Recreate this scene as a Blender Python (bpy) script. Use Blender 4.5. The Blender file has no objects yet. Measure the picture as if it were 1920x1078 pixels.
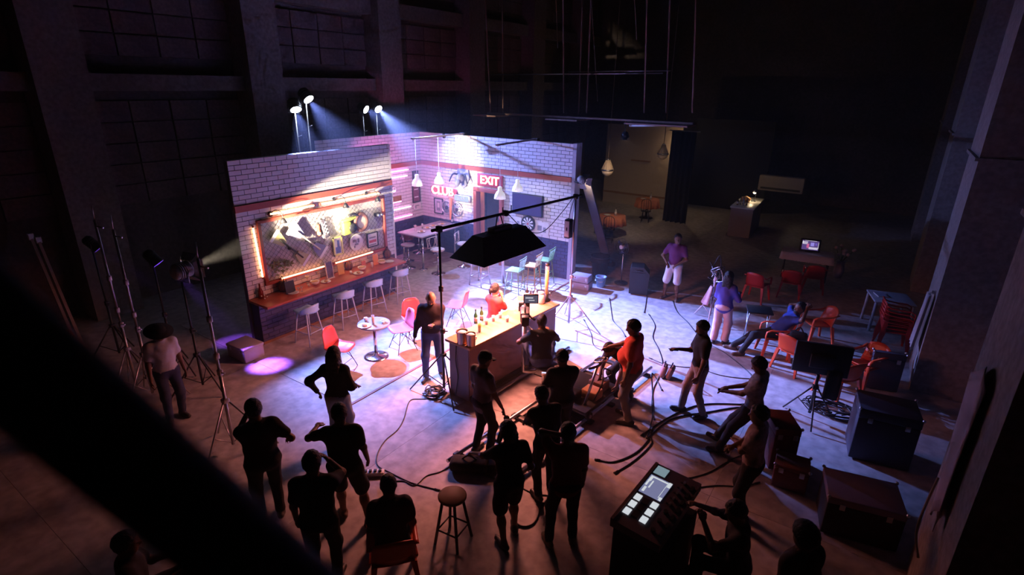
import bpy, bmesh, math, random
import numpy as np
from mathutils import Vector, Matrix

# ------------------------------------------------------------------ camera
SC = bpy.context.scene
COL = SC.collection
random.seed(7)
CAM_F, CAM_PITCH, CAM_ROLL, CAM_AZ, CAM_H = 1031.67, 0.354661, 0.015746, 0.594955, 5.1
def _camera_axes():
    r = np.array([1.0, 0, 0])
    fw = np.array([0, math.cos(CAM_PITCH), -math.sin(CAM_PITCH)])
    up = np.array([0, math.sin(CAM_PITCH), math.cos(CAM_PITCH)])
    c, s = math.cos(CAM_ROLL), math.sin(CAM_ROLL)
    a, b = math.cos(CAM_AZ), math.sin(CAM_AZ)
    m = np.array([[a, -b, 0], [b, a, 0], [0, 0, 1]])
    return m @ (c * r + s * up), m @ (-s * r + c * up), m @ fw
CR, CU, CF = _camera_axes()
cam_data = bpy.data.cameras.new('camera')
cam = bpy.data.objects.new('camera', cam_data)
COL.objects.link(cam)
cam.matrix_world = Matrix(((CR[0], CU[0], -CF[0], 0), (CR[1], CU[1], -CF[1], 0), (CR[2], CU[2], -CF[2], CAM_H), (0, 0, 0, 1)))
cam_data.sensor_width = 36.0
cam_data.lens = CAM_F / 1920 * 36.0
cam_data.clip_start = 0.05
cam_data.clip_end = 200
cam_data.dof.use_dof = True
cam_data.dof.focus_distance = 9.0
cam_data.dof.aperture_fstop = 1.4
SC.camera = cam

# ------------------------------------------------------------------ exposure and world
vs = SC.view_settings
vs.view_transform = 'Standard'
vs.look = 'None'
vs.exposure = 0.0
vs.gamma = 1.0
vs.use_curve_mapping = False
SC.cycles.use_denoising = True
SC.cycles.max_bounces = 4
SC.cycles.diffuse_bounces = 3
SC.cycles.glossy_bounces = 2
SC.cycles.caustics_reflective = False
SC.cycles.caustics_refractive = False
SC.cycles.adaptive_threshold = 0.08
SC.cycles.adaptive_min_samples = 12
SC.cycles.volume_bounces = 0
SC.cycles.sample_clamp_indirect = 4.0
world = bpy.data.worlds.new('world')
SC.world = world
world.use_nodes = True
bg = world.node_tree.nodes['Background']
bg.inputs[0].default_value = (0.20, 0.13, 0.24, 1)
bg.inputs[1].default_value = 0.012
# thin stage haze fills the whole hall
_hz = world.node_tree.nodes.new('ShaderNodeVolumeScatter')
_hz.inputs['Density'].default_value = 0.0050
_hz.inputs['Anisotropy'].default_value = 0.25
world.node_tree.links.new(_hz.outputs[0], world.node_tree.nodes['World Output'].inputs['Volume'])

# ------------------------------------------------------------------ places measured from the photograph (real positions in metres)
def ray(x, y):
    return CF * CAM_F + CR * (x - 960) + CU * (539 - y)
def at(x, y, z=0.0):          # point of height z
    d = ray(x, y); t = (z - CAM_H) / d[2]
    return Vector((d[0] * t, d[1] * t, z))
def onx(x, y, X):             # point on the plane x = X
    d = ray(x, y); t = X / d[0]
    return Vector((X, d[1] * t, CAM_H + d[2] * t))
def ony(x, y, Y):             # point on the plane y = Y
    d = ray(x, y); t = Y / d[1]
    return Vector((d[0] * t, Y, CAM_H + d[2] * t))
def above(p, x, y):           # height of pixel (x, y) over the floor point p
    d = ray(x, y)
    return CAM_H + d[2] * math.hypot(p[0], p[1]) / math.hypot(d[0], d[1])

# ------------------------------------------------------------------ lights of the shoot
def add_light(name, kind, loc, target, power, color, **kw):
    d = bpy.data.lights.new(name, kind)
    d.energy = power
    d.color = color
    for k, v in kw.items():
        setattr(d, k, v)
    o = bpy.data.objects.new(name, d)
    COL.objects.link(o)
    o.location = loc
    if target is not None:
        o.rotation_euler = (Vector(target) - Vector(loc)).to_track_quat('-Z', 'Y').to_euler()
    return o
BLUE = (0.22, 0.31, 1.0)
R_ = math.radians
# four fresnels on stands behind the set walls: lens centre, aim, power, cone
FRESNELS = [
    ((-10.62, 7.47, 4.52), (-7.5, 6.5, 0.0), 6500, 50),
    ((-10.66, 7.84, 4.72), (-6.0, 8.5, 0.0), 10000, 50),
    ((-12.52, 11.06, 4.36), (-7.2, 12.6, 1.6), 3000, 84),
    ((-12.50, 11.50, 4.36), (-5.3, 10.6, 0.0), 46000, 39),
]
for loc, aim, pw, cone in FRESNELS:
    d = (Vector(aim) - Vector(loc)).normalized()
    add_light('fresnel_beam', 'SPOT', Vector(loc) + d * 0.03, aim, pw, BLUE, spot_size=R_(cone), spot_blend=1.0, shadow_soft_size=0.05)
WARM = (1.0, 0.27, 0.19)
sb_loc = Vector((-5.50, 7.72, 2.32))
add_light('softbox_lamp', 'AREA', sb_loc, sb_loc + Vector((0, 0, -1)), 430, WARM, shape='RECTANGLE', size=0.66, size_y=1.5)
bpy.data.objects['softbox_lamp'].rotation_euler = (0, 0, R_(-4.8))
# warm flood on a stand at the left, aimed at the memorabilia board
FLOOD = at(352, 503, 2.2)
add_light('board_flood', 'SPOT', FLOOD + (onx(652, 384, -10.2) - FLOOD).normalized() * 0.16, onx(652, 384, -10.2), 9000, (1.0, 0.80, 0.58), spot_size=R_(23), spot_blend=0.6, shadow_soft_size=0.05)
# violet par lamp at the left
PAR = at(297, 494, 2.1)
add_light('violet_par', 'SPOT', PAR + Vector((0.1, 0.1, -0.05)), at(502, 686), 4200, (0.32, 0.10, 1.0), spot_size=R_(17), spot_blend=0.9, shadow_soft_size=0.05)

# ------------------------------------------------------------------ materials
MATS = {}
def mat(name, color=(0.5, 0.5, 0.5), rough=0.6, metal=0.0, var=0.12, scale=12.0, bump=0.0, emit=None, estr=0.0, trans=0.0, alpha=None, spec=0.5, ior=1.45):
    if name in MATS:
        return MATS[name]
    m = bpy.data.materials.new(name)
    m.use_nodes = True
    nt = m.node_tree
    b = nt.nodes['Principled BSDF']
    b.inputs['Roughness'].default_value = rough
    b.inputs['Metallic'].default_value = metal
    b.inputs['IOR'].default_value = ior
    b.inputs['Specular IOR Level'].default_value = spec
    b.inputs['Transmission Weight'].default_value = trans
    if var > 0:
        tc = nt.nodes.new('ShaderNodeTexCoord')
        nz = nt.nodes.new('ShaderNodeTexNoise')
        nz.inputs['Scale'].default_value = scale
        nz.inputs['Detail'].default_value = 4
        nt.links.new(tc.outputs['Object'], nz.inputs['Vector'])
        mx = nt.nodes.new('ShaderNodeMix')
        mx.data_type = 'RGBA'
        c = Vector(color)
        mx.inputs[6].default_value = (*[max(0, v * (1 - var)) for v in c], 1)
        mx.inputs[7].default_value = (*[min(1, v * (1 + var)) for v in c], 1)
        nt.links.new(nz.outputs['Fac'], mx.inputs[0])
        nt.links.new(mx.outputs[2], b.inputs['Base Color'])
        if bump > 0:
            bp = nt.nodes.new('ShaderNodeBump')
            bp.inputs['Strength'].default_value = bump
            bp.inputs['Distance'].default_value = 0.02
            nt.links.new(nz.outputs['Fac'], bp.inputs['Height'])
            nt.links.new(bp.outputs['Normal'], b.inputs['Normal'])
    else:
        b.inputs['Base Color'].default_value = (*color, 1)
    if emit:
        b.inputs['Emission Color'].default_value = (*emit, 1)
        b.inputs['Emission Strength'].default_value = estr
    if alpha is not None:
        b.inputs['Alpha'].default_value = alpha
    MATS[name] = m
    return m
def concrete(name, color, scale=0.6, dark=0.6, rough=0.75, bump=0.25):
    """large stains, fine grain and scuffs"""
    if name in MATS:
        return MATS[name]
    m = bpy.data.materials.new(name); m.use_nodes = True
    nt = m.node_tree; b = nt.nodes['Principled BSDF']
    tc = nt.nodes.new('ShaderNodeTexCoord')
    n1 = nt.nodes.new('ShaderNodeTexNoise'); n1.inputs['Scale'].default_value = scale; n1.inputs['Detail'].default_value = 6; n1.inputs['Roughness'].default_value = 0.62
    n2 = nt.nodes.new('ShaderNodeTexNoise'); n2.inputs['Scale'].default_value = scale * 14; n2.inputs['Detail'].default_value = 5
    for n in (n1, n2):
        nt.links.new(tc.outputs['Object'], n.inputs['Vector'])
    r1 = nt.nodes.new('ShaderNodeValToRGB')
    r1.color_ramp.elements[0].position = 0.3; r1.color_ramp.elements[1].position = 0.68
    r1.color_ramp.elements[0].color = (*[c * dark for c in color], 1); r1.color_ramp.elements[1].color = (*color, 1)
    nt.links.new(n1.outputs['Fac'], r1.inputs[0])
    r2 = nt.nodes.new('ShaderNodeValToRGB')
    r2.color_ramp.elements[0].position = 0.35; r2.color_ramp.elements[1].position = 0.7
    r2.color_ramp.elements[0].color = (0.72, 0.72, 0.72, 1); r2.color_ramp.elements[1].color = (1.15, 1.15, 1.15, 1)
    nt.links.new(n2.outputs['Fac'], r2.inputs[0])
    mx = nt.nodes.new('ShaderNodeMix'); mx.data_type = 'RGBA'; mx.blend_type = 'MULTIPLY'; mx.inputs[0].default_value = 1
    nt.links.new(r1.outputs[0], mx.inputs[6]); nt.links.new(r2.outputs[0], mx.inputs[7])
    nt.links.new(mx.outputs[2], b.inputs['Base Color'])
    b.inputs['Roughness'].default_value = rough
    bp = nt.nodes.new('ShaderNodeBump'); bp.inputs['Strength'].default_value = bump; bp.inputs['Distance'].default_value = 0.01
    nt.links.new(n2.outputs['Fac'], bp.inputs['Height']); nt.links.new(bp.outputs['Normal'], b.inputs['Normal'])
    MATS[name] = m
    return m
def glow(name, color, strength):
    return mat(name, (0.02, 0.02, 0.02), 0.5, var=0, emit=color, estr=strength)

# ------------------------------------------------------------------ mesh building
class B:
    """collects shapes, build() links them as ONE mesh object"""
    def __init__(s):
        s.v, s.f, s.sm = [], [], []
    def add(s, vs, fs, smooth=False, M=None):
        o = len(s.v)
        s.v += [tuple((M @ Vector(p)) if M is not None else p) for p in vs]
        s.f += [tuple(i + o for i in f) for f in fs]
        s.sm += [smooth] * len(fs)
        return s
    def box(s, c, d, rot=None, taper=1.0):
        x, y, z = d[0] / 2, d[1] / 2, d[2] / 2
        t = taper
        vs = [(-x, -y, -z), (x, -y, -z), (x, y, -z), (-x, y, -z), (-x * t, -y * t, z), (x * t, -y * t, z), (x * t, y * t, z), (-x * t, y * t, z)]
        fs = [(3, 2, 1, 0), (4, 5, 6, 7), (0, 1, 5, 4), (1, 2, 6, 5), (2, 3, 7, 6), (3, 0, 4, 7)]
        M = Matrix.Translation(Vector(c))
        if rot is not None:
            from mathutils import Euler
            M = M @ Euler(rot).to_matrix().to_4x4()
        return s.add(vs, fs, False, M)
    def cbox(s, c, d, bev=0.01, rot=None):
        """box with chamfered edges"""
        bm = bmesh.new()
        bmesh.ops.create_cube(bm, size=1)
        for v in bm.verts:
            v.co = Vector((v.co.x * d[0], v.co.y * d[1], v.co.z * d[2]))
        bmesh.ops.bevel(bm, geom=list(bm.edges), offset=bev, segments=2, affect='EDGES', profile=0.5)
        M = Matrix.Translation(Vector(c))
        if rot is not None:
            from mathutils import Euler
            M = M @ Euler(rot).to_matrix().to_4x4()
        bm.verts.index_update()
        s.add([v.co[:] for v in bm.verts], [tuple(v.index for v in f.verts) for f in bm.faces], True, M)
        bm.free()
        return s
    def tube(s, pts, r, n=8, caps=True, r2=None, smooth=True):
        pts = [Vector(p) for p in pts]
        k = len(pts)
        rs = r if isinstance(r, (list, tuple)) else [r + ((r2 if r2 is not None else r) - r) * i / max(1, k - 1) for i in range(k)]
        vs, fs = [], []
        prev = None
        for i, p in enumerate(pts):
            if i == 0: d = pts[1] - p
            elif i == k - 1: d = p - pts[i - 1]
            else: d = (pts[i + 1] - p).normalized() + (p - pts[i - 1]).normalized()
            if d.length < 1e-9: d = Vector((0, 0, 1))
            d.normalize()
            if prev is None:
                a = d.orthogonal().normalized()
            else:
                a = (prev - d * prev.dot(d))
                a = a.normalized() if a.length > 1e-6 else d.orthogonal().normalized()
            prev = a
            b = d.cross(a)
            for j in range(n):
                t = 2 * math.pi * j / n
                vs.append(tuple(p + (a * math.cos(t) + b * math.sin(t)) * rs[i]))
        for i in range(k - 1):
            for j in range(n):
                j2 = (j + 1) % n
                fs.append((i * n + j, i * n + j2, (i + 1) * n + j2, (i + 1) * n + j))
        s.add(vs, fs, smooth)
        if caps:
            o = len(s.v) - len(vs)
            s.f.append(tuple(o + j for j in reversed(range(n)))); s.sm.append(False)
            s.f.append(tuple(o + (k - 1) * n + j for j in range(n))); s.sm.append(False)
        return s
    def lathe(s, prof, c=(0, 0, 0), n=16, smooth=True, M=None):
        """prof: (radius, height) pairs turned about z"""
        vs, fs = [], []
        for r, z in prof:
            for j in range(n):
                t = 2 * math.pi * j / n
                vs.append((c[0] + r * math.cos(t), c[1] + r * math.sin(t), c[2] + z))
        for i in range(len(prof) - 1):
            for j in range(n):
                j2 = (j + 1) % n
                fs.append((i * n + j, i * n + j2, (i + 1) * n + j2, (i + 1) * n + j))
        if prof[0][0] > 1e-4: fs.append(tuple(reversed(range(n))))
        if prof[-1][0] > 1e-4: fs.append(tuple((len(prof) - 1) * n + j for j in range(n)))
        return s.add(vs, fs, smooth, M)
    def prism(s, poly, h, M=None, smooth=False):
        """poly in xy extruded from z=0 to z=h"""
        n = len(poly)
        vs = [(x, y, 0) for x, y in poly] + [(x, y, h) for x, y in poly]
        fs = [tuple(reversed(range(n))), tuple(range(n, 2 * n))]
        fs += [(i, (i + 1) % n, n + (i + 1) % n, n + i) for i in range(n)]
        return s.add(vs, fs, smooth, M)
    def ball(s, c, r, n=12, m=8, M=None):
        r = r if isinstance(r, (list, tuple)) else (r, r, r)
        prof = []
        vs, fs = [], []
        for i in range(m + 1):
            a = math.pi * i / m
            for j in range(n):
                t = 2 * math.pi * j / n
                vs.append((c[0] + r[0] * math.sin(a) * math.cos(t), c[1] + r[1] * math.sin(a) * math.sin(t), c[2] - r[2] * math.cos(a)))
        for i in range(m):
            for j in range(n):
                j2 = (j + 1) % n
                fs.append((i * n + j, i * n + j2, (i + 1) * n + j2, (i + 1) * n + j))
        return s.add(vs, fs, True, M)
    def grid(s, pts, thick=0.0, smooth=True):
        """pts: rows of points -> sheet, doubled to thickness"""
        R, C = len(pts), len(pts[0])
        P = [[Vector(p) for p in row] for row in pts]
        if thick <= 0:
            return s.add([tuple(p) for row in P for p in row], [(i * C + j, i * C + j + 1, (i + 1) * C + j + 1, (i + 1) * C + j) for i in range(R - 1) for j in range(C - 1)], smooth)
        N = []
        for i in range(R):
            for j in range(C):
                du = P[min(i + 1, R - 1)][j] - P[max(i - 1, 0)][j]
                dv = P[i][min(j + 1, C - 1)] - P[i][max(j - 1, 0)]
                nn = du.cross(dv)
                N.append(nn.normalized() if nn.length > 1e-9 else Vector((0, 0, 1)))
        flat = [p for row in P for p in row]
        vs = [tuple(p + n * thick / 2) for p, n in zip(flat, N)] + [tuple(p - n * thick / 2) for p, n in zip(flat, N)]
        q = R * C
        fs = []
        for i in range(R - 1):
            for j in range(C - 1):
                a, b, c, d = i * C + j, i * C + j + 1, (i + 1) * C + j + 1, (i + 1) * C + j
                fs += [(a, b, c, d), (q + d, q + c, q + b, q + a)]
        rim = [j for j in range(C)] + [i * C + C - 1 for i in range(1, R)] + [(R - 1) * C + j for j in range(C - 2, -1, -1)] + [i * C for i in range(R - 2, 0, -1)]
        for a, b in zip(rim, rim[1:] + rim[:1]):
            fs.append((b, a, q + a, q + b))
        return s.add(vs, fs, smooth)
    def mesh(s, name, m):
        me = bpy.data.meshes.new(name)
        me.from_pydata(s.v, [], s.f)
        me.polygons.foreach_set('use_smooth', s.sm)
        me.materials.append(m)
        me.update()
        return me
    def build(s, name, m, parent=None, loc=None, rot=None):
        return link(name, s.mesh(name, m), parent, loc, rot)
def link(name, me, parent=None, loc=None, rot=None):
    o = bpy.data.objects.new(name, me)
    COL.objects.link(o)
    if parent is not None: o.parent = parent
    if loc is not None: o.location = loc
    if rot is not None: o.rotation_euler = rot
    return o
def thing(name, label, cat, loc=(0, 0, 0), rz=0.0, group=None):
    o = bpy.data.objects.new(name, None)
    COL.objects.link(o)
    o.empty_display_size = 0.1
    o.location = loc
    o.rotation_euler = (0, 0, rz)
    return tag(o, label, cat, group)
def tag(o, label, cat, group=None):
    o['label'] = label
    o['category'] = cat
    if group: o['group'] = group
    return o
def struct(o, label=None):
    o['kind'] = 'structure'
    if label: o['label'] = label
    return o
def dup(root, loc, rz, label, group=None):
    r = root.copy(); COL.objects.link(r)
    r.location = loc; r.rotation_euler = (0, 0, rz); r['label'] = label
    if group: r['group'] = group
    for ch in list(root.children):
        c = ch.copy(); COL.objects.link(c); c.parent = r
        for g in list(ch.children):
            d = g.copy(); COL.objects.link(d); d.parent = c
    return r
def smooth_path(pts, n=6):
    """Catmull-Rom through points"""
    P = [Vector(p) for p in pts]
    if len(P) < 3: return P
    out = []
    for i in range(len(P) - 1):
        p0, p1, p2, p3 = P[max(i - 1, 0)], P[i], P[i + 1], P[min(i + 2, len(P) - 1)]
        for k in range(n):
            t = k / n
            out.append(0.5 * ((2 * p1) + (p2 - p0) * t + (2 * p0 - 5 * p1 + 4 * p2 - p3) * t * t + (3 * p1 - p0 - 3 * p2 + p3) * t ** 3))
    out.append(P[-1])
    return out
# ================================================================== THE HALL
M_floor = concrete('hall_concrete_floor', (0.46, 0.43, 0.43), 0.45, 0.72, 0.62)
M_wall = concrete('hall_plaster', (0.17, 0.135, 0.125), 0.7, 0.6, 0.9)
M_block = concrete('concrete_block', (0.24, 0.17, 0.165), 1.1, 0.6, 0.9)
M_pillar = concrete('pillar_concrete', (0.30, 0.25, 0.23), 0.9, 0.7, 0.85)
M_dark = mat('black_cloth', (0.012, 0.012, 0.014), 0.9, var=0.2)
M_black = mat('black_metal', (0.018, 0.018, 0.02), 0.45, var=0.1)
M_blackp = mat('black_plastic', (0.02, 0.02, 0.022), 0.5, var=0.1)
M_chrome = mat('chrome', (0.75, 0.75, 0.78), 0.18, 1.0, var=0.03)
M_steel = mat('brushed_steel', (0.55, 0.55, 0.57), 0.38, 1.0, var=0.06)
M_wood = mat('brown_wood', (0.26, 0.13, 0.06), 0.5, var=0.35, scale=9)
M_white = mat('white_paint', (0.72, 0.72, 0.72), 0.45, var=0.05)
M_rope = mat('old_rope', (0.25, 0.19, 0.14), 0.9, var=0.2)

# floor: slab with a few sawn control joints left as gaps between cast bays
fl = B().box((-6.5, 14.0, -0.10), (22, 36, 0.16)).build('floor', concrete('joint_dark', (0.10, 0.09, 0.09), 1.0, 0.7))
struct(fl, 'grey concrete hall floor')
bay_me = {}
xs = [-17.5, -13.4, -9.3, -5.2, -1.1, 3.0]
for i in range(5):
    for j in range(7):
        y0 = -4.0 + j * 5.2
        w, d = xs[i + 1] - xs[i] - 0.004, 5.2 - 0.004
        key = round(w, 3)
        if key not in bay_me:
            bay_me[key] = B().box((0, 0, -0.03), (w, d, 0.06)).mesh('floor_bay', M_floor)
        link('floor_bay', bay_me[key], fl, ((xs[i] + xs[i + 1]) / 2, y0 + 2.6, 0))

# left hall wall: block infill between concrete pillars, two tie beams
wl = B().box((-14.75, 12, 5.0), (0.3, 32, 10.0)).build('wall_left', M_wall)
struct(wl, 'tall dark block wall of the hall behind the set')
blk = {}
for k in range(7):
    y0 = -0.35 + 4.45 * k          # pillar start
    p = B().box((-14.25, y0 + 0.47, 5.0), (0.75, 0.94, 10.0)).build('pillar', M_pillar, wl)
    for zc, hh in ((5.0, 0.35), (7.25, 0.42), (9.4, 0.3)):
        B().box((-14.42, y0 + 0.94 + 1.75, zc), (0.5, 3.51, hh)).build('tie_beam', M_pillar, wl)
    # concrete blocks of the infill, visible courses only
    z = 0.02
    row = 0
    while z < 9.2:
        h = 0.46
        if not any(abs(z + h / 2 - zc) < hh / 2 + h / 2 for zc, hh in ((5.0, 0.35), (7.25, 0.42), (9.4, 0.3))) and z > 2.2:
            n = 4
            bw = 3.51 / n
            for q in range(n):
                off = random.uniform(-0.006, 0.012)
                if 'b' not in blk: blk['b'] = [B().box((0, 0, 0), (0.10, bw - 0.03, h - 0.03)).mesh('block', M_block)]
                link('block', blk['b'][0], wl, (-14.58 + off, y0 + 0.94 + bw * (q + 0.5) + (0 if row % 2 else 0.0), z + h / 2))
        z += h
        row += 1

# back wall and right side
wb = B().box((-6.5, 29.2, 5.0), (17.5, 0.3, 10)).build('wall_back', M_wall)
struct(wb, 'far dark back wall of the hall')
wr = B().box((2.95, 14.0, 5.0), (0.3, 36, 10)).build('wall_right', M_wall)
struct(wr, 'dark right wall of the hall behind its pillars')
for y0, y1 in ((4.98, 6.58), (11.30, 12.92), (17.6, 19.2), (23.9, 25.5)):
    B().box((1.93, (y0 + y1) / 2, 5.0), (1.7, y1 - y0, 10)).build('pillar', M_pillar, wr)
    B().box((1.90, (y0 + y1) / 2, 4.1), (1.74, y1 - y0 + 0.04, 0.05)).build('shuttering_ridge', M_pillar, wr)
cl = B().box((-6.5, 14, 10.1), (19, 36, 0.2)).build('ceiling', mat('ceiling_dark', (0.05, 0.045, 0.045), 0.9))
struct(cl, 'black ceiling of the hall')
wf = B().box((-6.5, -4.2, 5.0), (19, 0.3, 10)).build('wall_front', M_wall)
struct(wf, 'hall wall behind the viewpoint')

# ================================================================== THE BAR SET
M_brick = mat('white_set_brick', (0.62, 0.59, 0.60), 0.55, var=0.08, scale=3)
M_navy = mat('navy_set_brick', (0.045, 0.045, 0.12), 0.5, var=0.15, scale=3)
M_joint = mat('dark_mortar', (0.10, 0.09, 0.11), 0.9, var=0.2)
M_jointn = mat('navy_mortar', (0.02, 0.02, 0.05), 0.9, var=0.2)
M_band = mat('red_brown_trim', (0.36, 0.075, 0.05), 0.45, var=0.15, scale=6)
BW, BH, GAP = 0.25, 0.0935, 0.012
XA, YA0, YA1 = -10.2, 5.57, 9.62           # counter wall: face x, ends
XB, YC = -12.2, 12.84                      # neon wall face, exit wall face
XC1 = -6.85
HW = 3.68
def brick_wall(name, label, origin, axis, length, holes, zones, near_first, back_t=0.10):
    """axis 'y': wall runs along +y and faces +x; axis 'x': runs along +x and faces -y. zones: (z0, z1, brick material, mortar material)"""
    def place(s, z, out):
        return (origin[0] + out, origin[1] + s, z) if axis == 'y' else (origin[0] + s, origin[1] - out, z)
    b = B()
    if axis == 'y': b.box((origin[0] - back_t / 2, origin[1] + length / 2, HW / 2), (back_t, length, HW))
    else:
        h = holes[0]                       # doorway left open in the backing
        for x0, x1, z0, z1 in ((0, h[0], 0, HW), (h[1], length, 0, HW), (h[0], h[1], h[3], HW)):
            b.box((origin[0] + (x0 + x1) / 2, origin[1] + back_t / 2, (z0 + z1) / 2), (x1 - x0, back_t, z1 - z0))
    w = b.build(name, M_joint)
    struct(w, label)
    bricks = []
    for z0, z1, mb in zones:
        n = int(round((z1 - z0) / BH))
        bh = (z1 - z0) / n
        for i in range(n):
            s = -BW / 2 if i % 2 else 0.0
            z = z0 + bh * (i + 0.5)
            while s < length - 0.02:
                a, e = max(s, 0.0), min(s + BW, length)
                s += BW
                if e - a < 0.04: continue
                cut = [(a, e)]
                for hy0, hy1, hz0, hz1 in holes:
                    if hz0 < z < hz1:
                        nc = []
                        for a2, e2 in cut:
                            if e2 <= hy0 or a2 >= hy1: nc.append((a2, e2))
                            else:
                                if a2 < hy0: nc.append((a2, hy0))
                                if e2 > hy1: nc.append((hy1, e2))
                        cut = nc
                for a2, e2 in cut:
                    if e2 - a2 > 0.03:
                        bricks.append((round(a2, 3), round(e2, 3), z, bh, mb))
    bricks.sort(key=near_first)
    shared = {}
    rest = {}
    for k, (a, e, z, bh, mb) in enumerate(bricks):
        L = e - a - GAP
        hh = bh - GAP
        if k < 300:
            key = (round(L, 3), round(hh, 4), mb.name)
            if key not in shared:
                shared[key] = B().box((0, 0, 0), (0.012, L, hh) if axis == 'y' else (L, 0.012, hh)).mesh('brick', mb)
            link('brick', shared[key], w, place((a + e) / 2, z, 0.006 + random.uniform(-0.001, 0.001)))
        else:
            bb = rest.setdefault(mb.name, (B(), mb))[0]
            bb.box(place((a + e) / 2, z, 0.006), (0.012, L, hh) if axis == 'y' else (L, 0.012, hh))
    for nm, (bb, mb) in rest.items():
        o = bb.build('brickwork', mb, w)
        o['kind'] = 'stuff'
    return w
# counter wall with the memorabilia board
wA = brick_wall('wall_counter', 'white brick set wall over the long counter', (XA, YA0), 'y', YA1 - YA0,
                [(0.42, 3.70, 1.2, 2.42)], [(0.92, 2.70, M_brick), (2.83, HW, M_brick)], lambda t: t[0])
B().box((XA + 0.02, (YA0 + YA1) / 2, 2.765), (0.07, YA1 - YA0 + 0.02, 0.125)).build('trim_rail', M_band, wA)
B().box((XA - 0.06, YA1 + 0.02, HW / 2), (0.14, 0.05, HW)).build('end_board', M_brick, wA)
# neon wall
wB = brick_wall('wall_neon', 'set wall lit pink by neon tubes and an added wash lamp', (XB, 9.0), 'y', YC - 9.0, [], [(1.08, 2.70, M_brick), (2.83, HW, M_brick), (0.02, 1.08, M_navy)], lambda t: -t[0] + (3 if t[2] < 1.08 else 0))
B().box((XB + 0.02, (9.0 + YC) / 2, 2.765), (0.07, YC - 9.0, 0.125)).build('trim_rail', M_band, wB)
# exit wall with a door opening
wC = brick_wall('wall_exit', 'blue lit set wall with the exit door', (XB, YC), 'x', XC1 - XB,
                [(2.18, 3.16, 0.0, 2.2)], [(2.83, HW + 0.0, M_brick), (1.08, 2.70, M_brick), (0.02, 1.08, M_navy)], lambda t: -t[1] + (4 if t[2] < 1.08 else 0))
B().box(((XB + XC1) / 2, YC - 0.02, 2.765), (XC1 - XB, 0.07, 0.125)).build('trim_rail', M_band, wC)
B().box((XC1 + 0.05, YC + 0.13, HW / 2), (0.10, 0.30, HW + 0.02)).build('end_board', mat('end_board_grey', (0.35, 0.33, 0.38), 0.6), wC)
# thin set floor sheet with a taped edge
sf = B().box(((XB - 6.70) / 2, (5.05 + YC) / 2, 0.004), (XB * -1 - 6.70, YC - 5.05, 0.008)).build('set_floor', concrete('set_floor_sheet', (0.50, 0.46, 0.47), 0.5, 0.8, 0.5))
struct(sf, 'smooth floor sheet laid inside the set')
B().box((-6.69, 8.95, 0.006), (0.05, 7.8, 0.012)).build('edge_tape', mat('brown_tape', (0.25, 0.10, 0.06), 0.6), sf)
# ================================================================== PEOPLE
def surface_nets(F, org, h):
    """numpy surface nets: field F < 0 inside; returns vertices, quads, cell index of each vertex"""
    S = F < 0
    nx, ny, nz = F.shape
    cnt = np.zeros((nx - 1, ny - 1, nz - 1), np.float32)
    acc = np.zeros((nx - 1, ny - 1, nz - 1, 3), np.float32)
    def sl(a, ax):
        return [slice(a[i], (nx, ny, nz)[i] - 1 + a[i]) for i in range(3)]
    for ax in range(3):
        for o1 in (0, 1):
            for o2 in (0, 1):
                a = [0, 0, 0]; oth = [i for i in range(3) if i != ax]
                a[oth[0]], a[oth[1]] = o1, o2
                b = list(a); b[ax] = 1
                A, Bf = F[tuple(sl(a, ax))], F[tuple(sl(b, ax))]
                m = (A < 0) != (Bf < 0)
                d = A - Bf
                t = np.where(m, A / np.where(m, d, 1), 0)
                cnt += m
                for i in range(3):
                    acc[..., i] += np.where(m, t if i == ax else a[i], 0)
    cells = np.argwhere(cnt > 0)
    idx = -np.ones(cnt.shape, np.int64)
    ci = tuple(cells.T)
    idx[ci] = np.arange(len(cells))
    V = (cells + acc[ci] / cnt[ci][:, None]) * h + np.array(org)
    quads = []
    for ax in range(3):
        u, w = (ax + 1) % 3, (ax + 2) % 3
        s0 = [slice(1, n - 1) for n in F.shape]; s0[ax] = slice(0, F.shape[ax] - 1)
        s1 = list(s0); s1[ax] = slice(1, F.shape[ax])
        A, Bs = S[tuple(s0)], S[tuple(s1)]
        e = np.argwhere(A != Bs)
        if not len(e): continue
        flip = A[tuple(e.T)]
        off = np.ones(3, int); off[ax] = 0
        e = e + off
        def cell(du, dw):
            c = e.copy(); c[:, u] -= du; c[:, w] -= dw
            return idx[tuple(c.T)]
        q = np.stack([cell(1, 1), cell(0, 1), cell(0, 0), cell(1, 0)], 1)
        q[~flip] = q[~flip][:, ::-1]
        quads.append(q)
    return V, np.concatenate(quads), cells
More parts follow.
